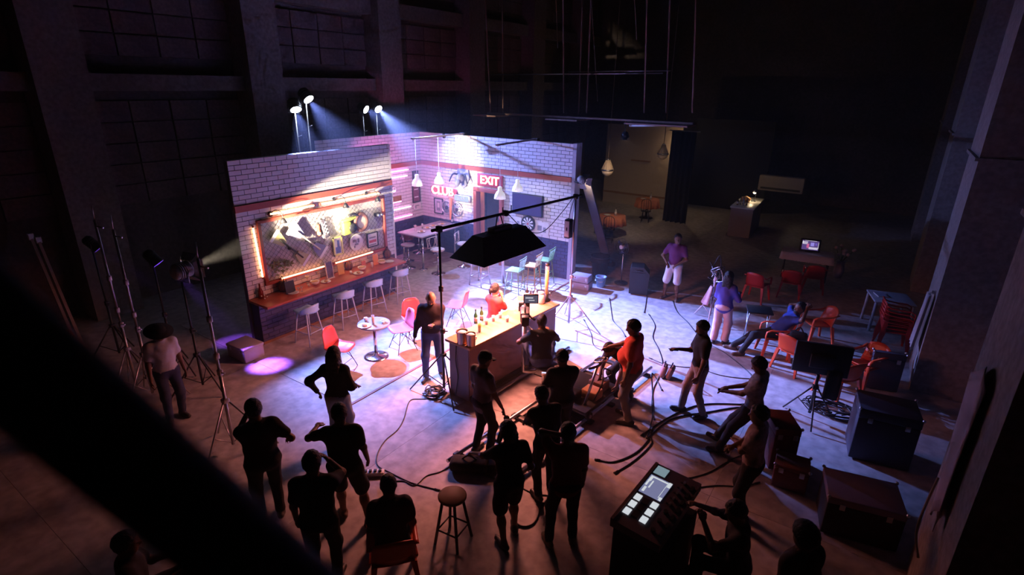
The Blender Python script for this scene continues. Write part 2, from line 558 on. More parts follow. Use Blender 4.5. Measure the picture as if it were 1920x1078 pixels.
class Sdf:
    def __init__(s):
        s.p = []
    def cone(s, g, m, a, b, ra, rb):
        s.p.append(('c', g, m, np.array(a, float), np.array(b, float), ra, rb)); return s
    def ell(s, g, m, c, r, ax=None):
        s.p.append(('e', g, m, np.array(c, float), np.array(r, float), np.eye(3) if ax is None else np.array(ax, float), 0)); return s
    def bounds(s):
        lo, hi = np.full(3, 1e9), np.full(3, -1e9)
        for p in s.p:
            l, h = s.pb(p)
            lo, hi = np.minimum(lo, l), np.maximum(hi, h)
        return lo, hi
    def pb(s, p):
        if p[0] == 'c':
            return np.minimum(p[3] - p[5], p[4] - p[6]), np.maximum(p[3] + p[5], p[4] + p[6])
        e = np.sqrt(((p[5] * p[4][:, None]) ** 2).sum(0))
        return p[3] - e, p[3] + e
    def mesh(s, name, mats, h, ks, cut=None, wob=0.0, wobg=(), cell=26.0):
        lo, hi = s.bounds()
        lo -= 4 * h; hi += 4 * h
        n = np.ceil((hi - lo) / h).astype(int) + 1
        fields = {}
        labs = np.zeros(n, np.int8); best = np.full(n, 9.0, np.float32)
        ax = [lo[i] + h * np.arange(n[i]) for i in range(3)]
        for p in s.p:
            k = ks.get(p[1], 0.02)
            l, u = s.pb(p)
            a = np.maximum(((l - lo - k - 0.03) / h).astype(int), 0)
            b = np.minimum(((u - lo + k + 0.03) / h).astype(int) + 2, n)
            X = np.stack(np.meshgrid(*[ax[i][a[i]:b[i]] for i in range(3)], indexing='ij'), -1)
            if p[0] == 'c':
                ab = p[4] - p[3]; L = max(ab @ ab, 1e-12)
                t = np.clip(((X - p[3]) @ ab) / L, 0, 1)
                d = np.linalg.norm(X - p[3] - t[..., None] * ab, axis=-1) - (p[5] + (p[6] - p[5]) * t)
            else:
                q = (X - p[3]) @ p[5].T
                k0 = np.linalg.norm(q / p[4], axis=-1); k1 = np.linalg.norm(q / p[4] ** 2, axis=-1)
                d = k0 * (k0 - 1) / np.maximum(k1, 1e-9)
            sub = tuple(slice(a[i], b[i]) for i in range(3))
            if p[1] not in fields: fields[p[1]] = np.full(n, 1.0, np.float32)
            f = fields[p[1]][sub]
            hh = np.maximum(k - np.abs(f - d), 0) / k
            fields[p[1]][sub] = np.minimum(f, d) - hh * hh * k * 0.25
            bs = best[sub]; lb = labs[sub]
            mk = d < bs
            bs[mk] = d[mk]; lb[mk] = p[2]
        if wob:
            X, Y, Z = np.meshgrid(*ax, indexing='ij', sparse=True)
            nz = np.sin(cell * Z + 1.3 * np.sin(cell * 0.7 * X + 1.1)) * np.sin(cell * 0.6 * X + 0.8 * np.sin(cell * Y)) + 0.6 * np.sin(cell * 1.7 * Y + cell * Z)
            for g in wobg:
                if g in fields: fields[g] += (wob * nz).astype(np.float32)
        F = np.full(n, 1.0, np.float32)
        for f in fields.values(): F = np.minimum(F, f)
        if cut is not None:
            X = np.stack(np.meshgrid(*ax, indexing='ij'), -1)
            F = np.maximum(F, cut(X))
        V, Q, cells = surface_nets(F, lo, h)
        me = bpy.data.meshes.new(name)
        me.vertices.add(len(V)); me.vertices.foreach_set('co', V.astype(np.float32).ravel())
        me.loops.add(len(Q) * 4); me.loops.foreach_set('vertex_index', Q.astype(np.int32).ravel())
        me.polygons.add(len(Q)); me.polygons.foreach_set('loop_start', np.arange(0, len(Q) * 4, 4, dtype=np.int32))
        me.polygons.foreach_set('loop_total', np.full(len(Q), 4, np.int32))
        me.polygons.foreach_set('use_smooth', np.ones(len(Q), bool))
        for m in mats: me.materials.append(m)
        me.polygons.foreach_set('material_index', labs[tuple(cells[Q[:, 0]].T)].astype(np.int32))
        me.update(calc_edges=True)
        return me
def nrm(v):
    v = np.array(v, float); return v / max(np.linalg.norm(v), 1e-9)
def ik(a, t, l1, l2, pole):
    a, t = np.array(a, float), np.array(t, float)
    d = t - a; L = np.linalg.norm(d)
    if L > (l1 + l2) * 0.995:
        t = a + d / L * (l1 + l2) * 0.995; d = t - a; L = np.linalg.norm(d)
    L = max(L, abs(l1 - l2) + 0.01)
    u = d / max(np.linalg.norm(d), 1e-9)
    x = (l1 * l1 - l2 * l2 + L * L) / (2 * L)
    y = math.sqrt(max(l1 * l1 - x * x, 0))
    p = np.array(pole, float); p = p - u * (p @ u); p = nrm(p)
    return a + u * x + p * y, t
SKIN = mat('skin_dark', (0.15, 0.075, 0.045), 0.55, var=0.12, scale=20)
SKIN2 = mat('skin_brown', (0.30, 0.16, 0.10), 0.5, var=0.1, scale=20)
HAIR = mat('black_hair', (0.012, 0.010, 0.010), 0.6, var=0.3, scale=60, bump=0.6)
EYE = mat('dark_eye', (0.02, 0.015, 0.012), 0.2, var=0)
LIP = mat('lip', (0.20, 0.07, 0.06), 0.5, var=0.05)
CLOTH = {}
def cloth(name, col, var=0.18, scale=9, bump=0.35):
    return mat('cloth_' + name, col, 0.85, var=var, scale=scale, bump=bump, spec=0.2)
def person(label, loc, face, h=1.72, pel=(0, 0, 0.93), lean=(0, 0.03), twist=0.0, look=(0, -0.1), feet=None, hands=None, elb=None, knees=None,
           shirt=None, pants=None, shoes=None, skin=None, sleeve='short', legs='long', girth=1.0, belly=0.0, female=False, hair='short', beard=False,
           curl=(0.5, 0.5), tall_hem=0.0, features=True, vox=0.0115, group=None, foot_yaw=(0.25, -0.25), headwear=None, pole_leg=None):
    s = h / 1.75
    loc = Vector(loc); face = Vector(face)
    dv = face - loc
    rz = math.atan2(dv.y, dv.x) - math.pi / 2
    inv = Matrix.Rotation(-rz, 3, 'Z')
    def loc2(p):
        if len(p) == 4:                           # ('w', x, y, z) in the world
            q = inv @ (Vector(p[1:]) - Vector((loc.x, loc.y, 0)))
            return np.array(q)
        return np.array(p, float) * s
    skin = skin or SKIN
    mats = [skin, shirt, pants, shoes or skin]
    S = Sdf()
    pelv = np.array(pel, float) * s
    lx, ly = lean
    up = nrm((lx, ly, math.sqrt(max(0.0, 1 - min(0.999, lx * lx + ly * ly)))))
    rgt = np.array([math.cos(twist), math.sin(twist), 0]); rgt = nrm(rgt - up * (rgt @ up))
    fwd = np.cross(up, rgt)
    T = lambda r, f, u: pelv + (rgt * r + fwd * f + up * u) * s
    A = [rgt, fwd, up]
    g = girth * 1.05
    hs = 1.07
    wsh = (0.155 if female else 0.175)
    # torso clothed
    S.ell('sh', 1, T(0, 0.0, 0.03 - tall_hem / 2), np.array((0.168 * g, 0.120 * g, 0.115 + tall_hem)) * s, A)
    S.ell('sh', 1, T(0, 0.012 + belly * 0.6, 0.18), np.array(((0.138 if female else 0.155) * g, (0.108 + belly) * g, 0.16)) * s, A)
    S.ell('sh', 1, T(0, 0.012, 0.35), np.array((0.172 * g * (0.92 if female else 1), 0.118 * g, 0.165)) * s, A)
    S.cone('sh', 1, T(-wsh * 0.8, -0.012, 0.455), T(wsh * 0.8, -0.012, 0.455), 0.062 * s, 0.062 * s)
    S.cone('sh', 1, T(0, -0.01, 0.47), T(0, 0.0, 0.515), 0.085 * s, 0.062 * s)
    if female:
        for q in (-1, 1): S.ell('sh', 1, T(q * 0.07, 0.10, 0.32), np.array((0.062, 0.055, 0.062)) * s, A)
    # hips
    S.ell('pa', 2, T(0, -0.005, -0.01), np.array((0.160 * g, 0.122 * g, 0.13)) * s, A)
    # neck and head
    nb = T(0, -0.005, 0.50)
    yw, pt = look
    hf0 = nrm(np.array([0, 1, 0.0]) * 0.8 + fwd * 0.2); hf0[2] *= 0.5
    c, q = math.cos(yw + (twist * 0.3)), math.sin(yw + twist * 0.3)
    hf = np.array([-q, c, 0]); hrr = np.array([c, q, 0])
    hu = np.array([0, 0, 1.0])
    hf, hu = hf * math.cos(pt) + hu * math.sin(pt), hu * math.cos(pt) - hf * math.sin(pt)
    hu_mix = nrm(hu * 0.75 + up * 0.25)
    hc = nb + (up * 0.075 + hu_mix * 0.09) * s + hf * 0.022 * s
    HA = [hrr, hf, hu]
    S.cone('sk', 0, nb - up * 0.02 * s, hc - hu * 0.05 * s - hf * 0.015 * s, 0.060 * s, 0.055 * s)
    S.ell('sk', 0, hc + hu * 0.025 * s - hf * 0.008 * s, np.array((0.077, 0.096, 0.097)) * s * hs, HA)
    S.ell('sk', 0, hc + hf * 0.022 * s - hu * 0.052 * s, np.array((0.060, 0.066, 0.070)) * s * hs, HA)
    S.cone('fe', 0, hc + hf * 0.086 * s + hu * 0.012 * s, hc + hf * 0.104 * s - hu * 0.022 * s, 0.011 * s, 0.017 * s)
    for e in (-1, 1):
        S.ell('fe', 0, hc + hrr * e * 0.079 * s - hf * 0.012 * s + hu * 0.0 * s, np.array((0.013, 0.026, 0.034)) * s, HA)
        S.cone('fe', 0, hc + hrr * e * 0.016 * s + hf * 0.078 * s + hu * 0.028 * s, hc + hrr * e * 0.05 * s + hf * 0.068 * s + hu * 0.028 * s, 0.011 * s, 0.010 * s)
    # arms
    hands = hands or ((0.25, 0.06, 0.80), (-0.25, 0.06, 0.80))
    elb = elb or ((0.35, -1, -0.4), (-0.35, -1, -0.4))
    hand_pos = []
    for i, e in enumerate((1, -1)):
        sh = T(e * wsh, -0.012, 0.44)
        tg = loc2(hands[i])
        el, wr = ik(sh, tg, 0.285 * s, 0.255 * s, np.array(elb[i], float))
        S.cone('sk', 0, sh, el, 0.050 * s, 0.038 * s)
        S.cone('sk', 0, el, wr, 0.039 * s, 0.027 * s)
        if sleeve == 'short':
            S.cone('sh', 1, sh, sh + (el - sh) * 0.62, 0.066 * s * g ** 0.5, 0.060 * s * g ** 0.5)
        else:
            S.cone('sh', 1, sh, el, 0.063 * s * g ** 0.5, 0.050 * s)
            fr = 0.93 if sleeve == 'long' else 0.35
            S.cone('sh', 1, el, el + (wr - el) * fr, 0.050 * s, 0.040 * s)
        # hand: palm, four fingers, thumb
        d = nrm(wr - el)
        side = nrm(np.cross(d, [0, 0, 1.0]) if abs(d[2]) < 0.9 else np.array([0, 1.0, 0]))
        pn = nrm(np.cross(side, d))
        if abs(d[2]) >= 0.9:
            pn = np.array([-e * 1.0, 0, 0]); pn = nrm(pn - d * (pn @ d)); side = np.cross(d, pn) * 1.0
            if side[1] < 0: side = -side
        elif pn[2] > 0: pn = -pn
        pc = wr + d * 0.045 * s
        S.ell('ha', 0, pc, np.array((0.042, 0.019, 0.052)) * s, [side, pn, d])
        cu = curl[i]
        for f_, (o, L) in enumerate(((-0.030, 0.062), (-0.010, 0.074), (0.011, 0.078), (0.031, 0.068))):
            a0 = wr + d * 0.080 * s + side * o * s
            k1 = nrm(d * math.cos(cu * 0.8) + pn * math.sin(cu * 0.8))
            k2 = nrm(d * math.cos(cu * 2.0) + pn * math.sin(cu * 2.0))
            a1 = a0 + k1 * L * 0.55 * s; a2 = a1 + k2 * L * 0.45 * s
            S.cone('f%d' % f_, 0, a0, a1, 0.0098 * s, 0.0092 * s); S.cone('f%d' % f_, 0, a1, a2, 0.0092 * s, 0.0080 * s)
        tb = wr + d * 0.030 * s + side * 0.034 * s
        t1 = tb + nrm(d * 0.8 + side * 0.55 + pn * 0.3) * 0.045 * s
        t2 = t1 + nrm(d + pn * 0.4 * cu) * 0.032 * s
        S.cone('th', 0, tb, t1, 0.0125 * s, 0.0105 * s); S.cone('th', 0, t1, t2, 0.0105 * s, 0.009 * s)
        hand_pos.append((wr + d * 0.085 * s + pn * 0.02 * s, d, pn, side))
    # legs
    feet = feet or ((0.11, 0.06, 0), (-0.11, -0.04, 0))
    for i, e in enumerate((1, -1)):
        hp = T(e * 0.088 * g ** 0.5, 0, -0.02)
        ft = loc2(feet[i]) + np.array((0, 0, 0.085 * s))
        kn, an = ik(hp, ft, 0.425 * s, 0.425 * s, (knees[i] if knees else (e * 0.12, 1, 0.1)))
        fy = foot_yaw[i]
        fd = np.array([math.sin(fy), math.cos(fy), 0])
        if legs == 'long':
            S.cone('pa', 2, hp, kn, 0.098 * s * g ** 0.5, 0.070 * s); S.cone('pa', 2, kn, an + (kn - an) * 0.06, 0.070 * s, 0.058 * s)
        elif legs == 'wide':
            S.cone('pa', 2, hp, kn, 0.100 * s, 0.088 * s); S.cone('pa', 2, kn, an + (kn - an) * 0.1, 0.088 * s, 0.085 * s)
        else:
            S.cone('pa', 2, hp, hp + (kn - hp) * 0.95, 0.102 * s * g ** 0.5, 0.098 * s)
        S.cone('sk', 0, kn, kn + (an - kn) * 0.4, 0.050 * s, 0.054 * s)
        S.cone('sk', 0, kn + (an - kn) * 0.35, an, 0.053 * s, 0.034 * s)
        S.cone('sk', 0, hp, kn, 0.07 * s, 0.050 * s)
        base = an - np.array((0, 0, 0.085 * s))
        for u0, u1, r0, r1, z in ((-0.055, 0.02, 0.040, 0.044, 0.042), (0.02, 0.155, 0.044, 0.036, 0.036)):
            S.cone('fo%d' % i, 3, base + fd * u0 * s + np.array((0, 0, z * s)), base + fd * u1 * s + np.array((0, 0, (z - 0.004) * s)), r0 * s, r1 * s)
        S.cone('fo%d' % i, 3, base + np.array((0, 0, 0.05 * s)), an + np.array((0, 0, 0.01)), 0.042 * s, 0.042 * s)
    ks = {'sh': 0.07 * s, 'pa': 0.05 * s, 'sk': 0.035 * s, 'fe': 0.015, 'ha': 0.01, 'th': 0.008}
    for f_ in range(4): ks['f%d' % f_] = 0.006
    ks['fo0'] = ks['fo1'] = 0.03 * s
    me = S.mesh('person', mats, vox, ks, wob=0.0035, wobg=('sh', 'pa'))
    o = link('person', me, None, (loc.x, loc.y, loc.z), (0, 0, rz))
    tag(o, label, 'person', group)
    # hair as its own surface
    if hair and hair != 'bald':
        H = Sdf()
        t = {'short': 0.010, 'crop': 0.006, 'afro': 0.028, 'long': 0.016, 'bun': 0.012, 'dreads': 0.018}[hair] * s
        H.ell('h', 0, hc + hu * 0.028 * s - hf * 0.012 * s, np.array((0.078, 0.097, 0.099)) * s * hs + t, HA)
        n = nrm(-hf * 0.72 + hu * 0.69)
        c0 = {'long': -0.02, 'dreads': -0.015}.get(hair, 0.0) * s
        face_p = hc + hf * 0.0
        def cutf(X):
            a = -((X - face_p) @ n - c0)
            low = (hc + hu * (-0.055 if hair in ('short', 'crop', 'afro', 'bun') else -9) * s)
            b = -((X - low) @ hu)
            return np.maximum(a, b)
        hm = H.mesh('hair', [HAIR], 0.009, {'h': 0.02}, cut=cutf, wob=0.003 if hair != 'crop' else 0.001, wobg=('h',), cell=95)
        ho = link('hair', hm, o)
        E_ = Sdf()
        if hair == 'bun':
            E_.ell('h', 0, hc - hf * 0.125 * s + hu * 0.01 * s, np.array((0.045, 0.045, 0.045)) * s)
            E_.cone('h', 0, hc - hf * 0.13 * s, hc - hf * 0.14 * s - hu * 0.07 * s, 0.03 * s, 0.02 * s)
        if hair == 'long':
            for q in (-0.045, 0, 0.045):
                E_.cone('h', 0, hc - hf * 0.075 * s + hrr * q * s, hc - hf * 0.10 * s + hrr * q * 1.3 * s - np.array((0, 0, 0.22 * s)), 0.055 * s, 0.045 * s)
            for q in (-1, 1):
                E_.cone('h', 0, hc + hrr * q * 0.075 * s + hu * 0.02 * s - hf * 0.03 * s, hc + hrr * q * 0.085 * s - hf * 0.03 * s - np.array((0, 0, 0.16 * s)), 0.03 * s, 0.025 * s)
        if hair == 'dreads':
            rr = random.Random(3)
            for q in range(26):
                a = rr.uniform(-2.4, 2.4); lf = rr.uniform(0.09, 0.17)
                dr = -hf * math.cos(a) + hrr * math.sin(a)
                p0 = hc + (dr * 0.08 + hu * rr.uniform(0.0, 0.06)) * s
                E_.cone('d%d' % (q % 6), 0, p0, p0 + (dr * 0.045 - np.array((0, 0, lf))) * s, 0.013, 0.010)
        if E_.p:
            link('hair_length', E_.mesh('hair_length', [HAIR], 0.009, {'h': 0.03}, wob=0.003, wobg=('h',), cell=80), ho)
    if beard:
        Bd = Sdf()
        Bd.ell('b', 0, hc + hf * 0.026 * s - hu * 0.064 * s, np.array((0.066, 0.071, 0.072)) * s, HA)
        nb2 = nrm(hu * 0.9 - hf * 0.42)
        link('beard', Bd.mesh('beard', [HAIR], 0.009, {'b': 0.01}, cut=lambda X: np.maximum((X - (hc - hu * 0.035 * s)) @ nb2, -((X - hc) @ hf) - 0.01), wob=0.002, wobg=('b',), cell=95), o)
    if features:
        for e in (-1, 1):
            p = hc + (hrr * e * 0.031 + hf * 0.080 + hu * 0.008) * s
            B().ball((0, 0, 0), (0.013 * s, 0.013 * s, 0.009 * s), 8, 6).build('eye', EYE, o, tuple(p))
        B().ball((0, 0, 0), (0.022 * s, 0.010 * s, 0.008 * s), 8, 6).build('mouth', LIP, o, tuple(hc + (hf * 0.083 - hu * 0.058) * s), (0, 0, math.atan2(hf[1], hf[0]) - math.pi / 2))
    if headwear:
        kind, mm = headwear
        Mx = Matrix(((hrr[0], hf[0], hu[0], hc[0]), (hrr[1], hf[1], hu[1], hc[1]), (hrr[2], hf[2], hu[2], hc[2]), (0, 0, 0, 1)))
        b = B()
        dome = [(0.098 * s, 0.035 * s), (0.100 * s, 0.06 * s), (0.094 * s, 0.09 * s), (0.075 * s, 0.12 * s), (0.04 * s, 0.138 * s), (0.0, 0.142 * s)]
        if kind == 'cap':
            b.lathe(dome, (0, -0.008, 0), 18, True, Mx)
            pts = [[(math.sin(a) * 0.095 * s * (1 - 0.1 * k / 3), (0.05 + 0.045 * math.cos(a) + 0.028 * k * math.cos(a)) * s, (0.045 - 0.006 * k - 0.01 * abs(math.sin(a))) * s) for a in np.linspace(-1.25, 1.25, 9)] for k in range(4)]
            b2 = B().grid([[tuple(Mx @ Vector(p)) for p in row] for row in pts], 0.006)
            co = b.build('cap', mm, o); b2.build('visor', mm, co)
        else:
            b.lathe([(0.20 * s, 0.03 * s), (0.205 * s, 0.035 * s), (0.11 * s, 0.05 * s)] + dome[1:], (0, -0.008, 0), 22, True, Mx)
            b.build('hat', mm, o)
    o['_hand_r'] = 0
    del o['_hand_r']
    Rm = Matrix.Rotation(rz, 3, 'Z')
    out = []
    for hp_, d_, n_, s_ in hand_pos:
        out.append((Vector((loc.x, loc.y, loc.z)) + Rm @ Vector(hp_), Rm @ Vector(d_), Rm @ Vector(n_), Rm @ Vector(s_)))
    return o, out
def foot_of(px, py, h):
    p = at(px, py, h); return Vector((p.x, p.y, 0))
def W(px, py, z):
    p = at(px, py, z); return ('w', p.x, p.y, p.z)
DK = cloth('black', (0.02, 0.02, 0.022)); DK2 = cloth('charcoal', (0.035, 0.033, 0.038)); JEAN = cloth('blue_denim', (0.07, 0.10, 0.22)); JEAN2 = cloth('light_denim', (0.25, 0.32, 0.45))
SHOE = mat('dark_shoe', (0.03, 0.025, 0.022), 0.5); SANDAL = mat('brown_sandal', (0.10, 0.06, 0.04), 0.6)
KHAKI = cloth('khaki', (0.22, 0.17, 0.12)); NAVYC = cloth('navy', (0.03, 0.035, 0.09))
def phone_in(hand, label, name='phone', lit=False):
    p, d, n, sd = hand
    t = thing(name, label, 'phone', p)
    t.rotation_euler = Matrix((sd, d, sd.cross(d))).transposed().to_euler()
    B().cbox((0, 0, 0), (0.072, 0.15, 0.010), 0.004).build('body', M_blackp, t)
    B().box((0, 0, 0.0055), (0.064, 0.136, 0.001)).build('screen', glow('phone_screen', (0.55, 0.65, 0.9), 1.2) if lit else mat('dark_screen', (0.01, 0.01, 0.012), 0.1, var=0), t)
    return t

# --- on and around the set
PP = {}
PP['host'] = person('bald bearded man in dark long-sleeved shirt and blue jeans looking down on the set', foot_of(807, 540, 1.75), at(790, 820), 1.75,
    feet=((0.13, 0.10, 0), (-0.13, -0.08, 0)), look=(0.1, -0.55), hands=((0.30, 0.10, 0.86), (-0.06, 0.26, 1.17)), sleeve='long', shirt=cloth('dark_plum', (0.035, 0.025, 0.035)), pants=JEAN, shoes=SHOE,
    skin=SKIN2, hair=None, beard=True, curl=(0.9, 0.8), girth=1.06)
PP['woman'] = person('woman with tied-back hair in a red top, hands at her mouth, behind the bar', foot_of(926, 530, 1.60), at(1100, 590), 1.60, female=True, shirt=cloth('red_knit', (0.50, 0.07, 0.07)), pants=JEAN, shoes=SHOE,
    skin=mat('skin_light', (0.48, 0.27, 0.19), 0.5, var=0.08, scale=20), hair='bun', sleeve='three', look=(0.0, -0.05), hands=((0.03, 0.20, 1.42), (-0.06, 0.21, 1.37)), elb=((0.3, 0.1, -1), (-0.3, 0.1, -1)), curl=(0.9, 0.9))
PP['operator'] = person('camera operator in dark shirt sitting on the dolly with his back to us', (-4.30, 7.30, 0), (-4.95, 8.15, 0), 1.74, pel=(0, 0, 0.66), lean=(0, 0.22), look=(0, -0.1), feet=((0.20, 0.42, 0.27), (-0.24, 0.40, 0.27)),
    hands=((0.16, 0.46, 1.00), (-0.24, 0.36, 0.98)), elb=((0.8, -0.3, -0.7), (-0.9, -0.2, -0.6)), shirt=cloth('dark_teal', (0.028, 0.035, 0.042)), pants=JEAN, shoes=SHOE, hair='crop', girth=1.05, knees=((0.3, 1, 0.6), (-0.4, 1, 0.6)))
PP['red'] = person('heavy man in a red-orange polo shirt reaching for the dolly handle', foot_of(1196, 597, 1.80), at(1020, 745), 1.80, shirt=cloth('red_polo', (0.75, 0.11, 0.08)), pants=KHAKI, shoes=SHOE, hair='short', girth=1.14, belly=0.06,
    look=(0.15, -0.25), hands=((0.22, 0.60, 1.0), (-0.28, 0.04, 0.80)), tall_hem=0.05)
PP['crouch'] = person('man in dark clothes bending over the dolly track behind the red shirt', at(1168, 742), at(1060, 790), 1.72, pel=(0, -0.12, 0.72), lean=(0.0, 0.86), look=(0, -0.9), feet=((0.15, 0.05, 0), (-0.15, -0.02, 0)),
    hands=((0.12, 0.62, 0.18), (-0.20, 0.45, 0.36)), elb=((0.6, 0, 0.3), (-0.6, 0, 0.3)), shirt=DK2, pants=DK, shoes=SHOE, hair='crop')
PP['phone'] = person('bearded man in a black t-shirt and khaki trousers looking at his phone', foot_of(1326, 598, 1.72), at(1120, 770), 1.72, shirt=cloth('black_tee', (0.022, 0.024, 0.026)), pants=cloth('camo_khaki', (0.24, 0.16, 0.13), 0.5, 14), shoes=SHOE,
    hair='short', beard=True, look=(0.05, -0.3), hands=((0.10, 0.36, 1.16), (-0.26, 0.10, 0.84)), feet=((0.10, 0.18, 0), (-0.12, -0.12, 0)))
phone_in(PP['phone'][1][0], 'black phone held by the bearded man in the black t-shirt')
PP['shorts'] = person('man in a maroon t-shirt and white shorts standing beside the black speaker', foot_of(1273, 436, 1.74), at(1180, 640), 1.74, shirt=cloth('maroon_tee', (0.13, 0.04, 0.13)), pants=cloth('white_shorts', (0.62, 0.60, 0.64)), legs='shorts', shoes=SANDAL,
    hair='short', look=(0.25, -0.05), hands=((0.16, 0.16, 0.98), (-0.10, 0.17, 0.98)), elb=((1, -0.4, -0.2), (-1, -0.4, -0.2)), feet=((0.17, 0.02, 0), (-0.15, 0.04, 0)))
PP['bluejacket'] = person('woman with long dark hair in a violet-blue jacket and pale pink trousers', foot_of(1368, 508, 1.62), at(1470, 520), 1.62, female=True, shirt=cloth('violet_jacket', (0.10, 0.09, 0.42)), pants=cloth('pale_pink', (0.62, 0.45, 0.50)), legs='wide', shoes=SHOE,
    hair='long', sleeve='long', girth=1.12, tall_hem=0.06, hands=((0.20, 0.30, 1.18), (-0.12, 0.30, 1.22)))
PP['recline'] = person('man in a blue shirt leaning far back in an orange plastic chair', (-1.28, 11.30, 0), (-2.30, 10.85, 0), 1.74, pel=(0, -0.02, 0.52), lean=(0, -0.62), look=(0.3, 0.15), feet=((0.10, 0.72, 0), (-0.16, 0.60, 0)),
    hands=((0.30, -0.55, 1.05), (-0.28, -0.42, 1.16)), elb=((1, 0, 0.2), (-1, 0, 0.3)), shirt=cloth('royal_blue', (0.05, 0.10, 0.45)), pants=DK, shoes=SANDAL, hair='short', beard=True)
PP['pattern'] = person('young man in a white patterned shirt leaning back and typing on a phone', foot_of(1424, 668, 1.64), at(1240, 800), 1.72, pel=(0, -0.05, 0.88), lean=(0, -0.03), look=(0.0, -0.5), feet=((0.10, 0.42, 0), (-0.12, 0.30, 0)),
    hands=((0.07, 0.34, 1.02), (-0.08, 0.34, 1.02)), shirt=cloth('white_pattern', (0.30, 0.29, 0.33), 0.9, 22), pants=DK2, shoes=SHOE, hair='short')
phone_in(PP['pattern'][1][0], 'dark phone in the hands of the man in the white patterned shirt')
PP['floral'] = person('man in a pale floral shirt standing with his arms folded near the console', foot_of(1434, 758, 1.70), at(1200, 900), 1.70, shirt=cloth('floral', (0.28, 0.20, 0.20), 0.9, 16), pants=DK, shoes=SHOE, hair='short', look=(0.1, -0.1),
    hands=((-0.10, 0.24, 1.12), (0.08, 0.25, 1.08)), elb=((1, -0.2, -0.5), (-1, -0.2, -0.5)))
PP['techn'] = person('dark-haired technician sitting to the right of the lighting console', (-0.46, 4.95, 0), (-1.3, 4.75, 0), 1.70, pel=(0, 0, 0.50), lean=(0, 0.15), look=(0.1, -0.35), feet=((0.18, 0.42, 0), (-0.18, 0.42, 0)),
    hands=((0.16, 0.48, 0.98), (-0.12, 0.42, 1.02)), shirt=DK2, pants=DK, shoes=SHOE, hair='short')
PP['hood'] = person('person in a dark hooded jacket at the lower right, seen from above', foot_of(1522, 985, 1.66), at(1250, 1010), 1.66, sleeve='long', shirt=cloth('dark_hoodie', (0.045, 0.032, 0.030)), pants=DK, shoes=SHOE, hair='afro', girth=1.1)
# --- crew in front of the bar
PP['cap'] = person('young man with a dark cap and loose grey t-shirt standing beside the bar', foot_of(903, 657, 1.68), at(1010, 800), 1.68, shirt=cloth('grey_tee', (0.16, 0.15, 0.18)), pants=DK2, shoes=SHOE, hair='crop', headwear=('cap', cloth('black_cap', (0.02, 0.02, 0.022))),
    look=(-0.1, -0.3), hands=((0.24, 0.22, 0.78), (-0.20, 0.10, 0.85)), tall_hem=0.08, girth=0.98)
PP['grip'] = person('man in a dark grey t-shirt standing behind the dolly holding a lit phone', foot_of(1058, 655, 1.66), at(960, 640), 1.66, shirt=cloth('slate_tee', (0.05, 0.045, 0.055)), pants=DK, shoes=SHOE, hair='short', hands=((0.05, 0.30, 1.22), (-0.24, 0.20, 1.18)), look=(0.2, -0.3), girth=1.1)
phone_in(PP['grip'][1][1], 'lit white phone held behind the dolly', lit=True)
PP['pointing'] = person('crew member in black stretching an arm down towards the dolly rail', foot_of(1030, 726, 1.64), at(930, 760), 1.64, shirt=DK, pants=DK, shoes=SHOE, hair='short', hands=((0.15, 0.15, 0.85), W(985, 792, 0.88)), lean=(-0.08, 0.12), look=(0.2, -0.4), sleeve='long')
PP['dreads'] = person('crew member with short dreadlocks in black shorts holding a cable', foot_of(957, 792, 1.64), at(850, 800), 1.64, shirt=DK, pants=DK, legs='shorts', shoes=SHOE, hair='dreads', look=(0.0, -0.45), hands=((0.26, 0.12, 0.92), W(884, 850, 1.0)), feet=((0.12, 0.10, 0), (-0.10, -0.10, 0)), curl=(0.6, 1.0))
PP['maroon'] = person('crew member in a maroon shirt with one arm raised beside the head', foot_of(1068, 800, 1.62), at(990, 740), 1.66, shirt=cloth('maroon', (0.13, 0.025, 0.022)), pants=DK, shoes=SANDAL, hair='short', look=(0, -0.2),
    hands=((0.24, 0.12, 0.84), (-0.06, 0.02, 1.58)), elb=((0.35, -1, -0.4), (-1, 0.1, 0)), feet=((0.12, 0.0, 0), (-0.18, -0.02, 0)), girth=1.1, tall_hem=0.08)
PP['jeans'] = person('woman in a black long-sleeved top and light jeans with a hand on her hip', foot_of(622, 650, 1.66), at(760, 610), 1.66, female=True, shirt=DK, pants=JEAN2, shoes=SHOE, hair='long', sleeve='long', hands=((0.22, 0.22, 0.98), (-0.30, 0.02, 0.98)), elb=((0.35, -1, -0.4), (-1, -0.5, 0.1)))
PP['stride'] = person('man in black t-shirt and shorts stepping forward with both arms held out', foot_of(633, 757, 1.72), at(700, 690), 1.72, shirt=DK, pants=DK, legs='shorts', shoes=SANDAL, hair='short', hands=(W(690, 862, 0.82), W(594, 800, 1.20)), feet=((0.22, -0.02, 0), (-0.10, 0.18, 0)), girth=1.1, elb=((0.6, -1, -0.2), (-1, -0.6, -0.4)))
PP['talk'] = person('bearded man in black beside the tall light stand talking on a phone', foot_of(473, 748, 1.74), at(420, 700), 1.74, shirt=DK, pants=DK, shoes=SHOE, hair='short', beard=True, hands=((0.34, 0.14, 1.00), (-0.06, 0.22, 1.46)), elb=((0.5, -1, -0.2), (-0.5, 0.2, -1)), look=(0.2, -0.1), girth=1.15, curl=(0.5, 1.0))
phone_in(PP['talk'][1][1], 'small phone at the face of the bearded man in black')
PP['shade'] = person('man in black in the left foreground shading his face with a raised arm', foot_of(580, 848, 1.72), at(690, 740), 1.72, shirt=DK, pants=DK, shoes=SHOE, hair='short', hands=((0.12, 0.20, 1.50), (-0.25, 0.10, 0.85)), elb=((0.5, 0.2, -1), (-0.5, -1, -0.3)), girth=1.1)
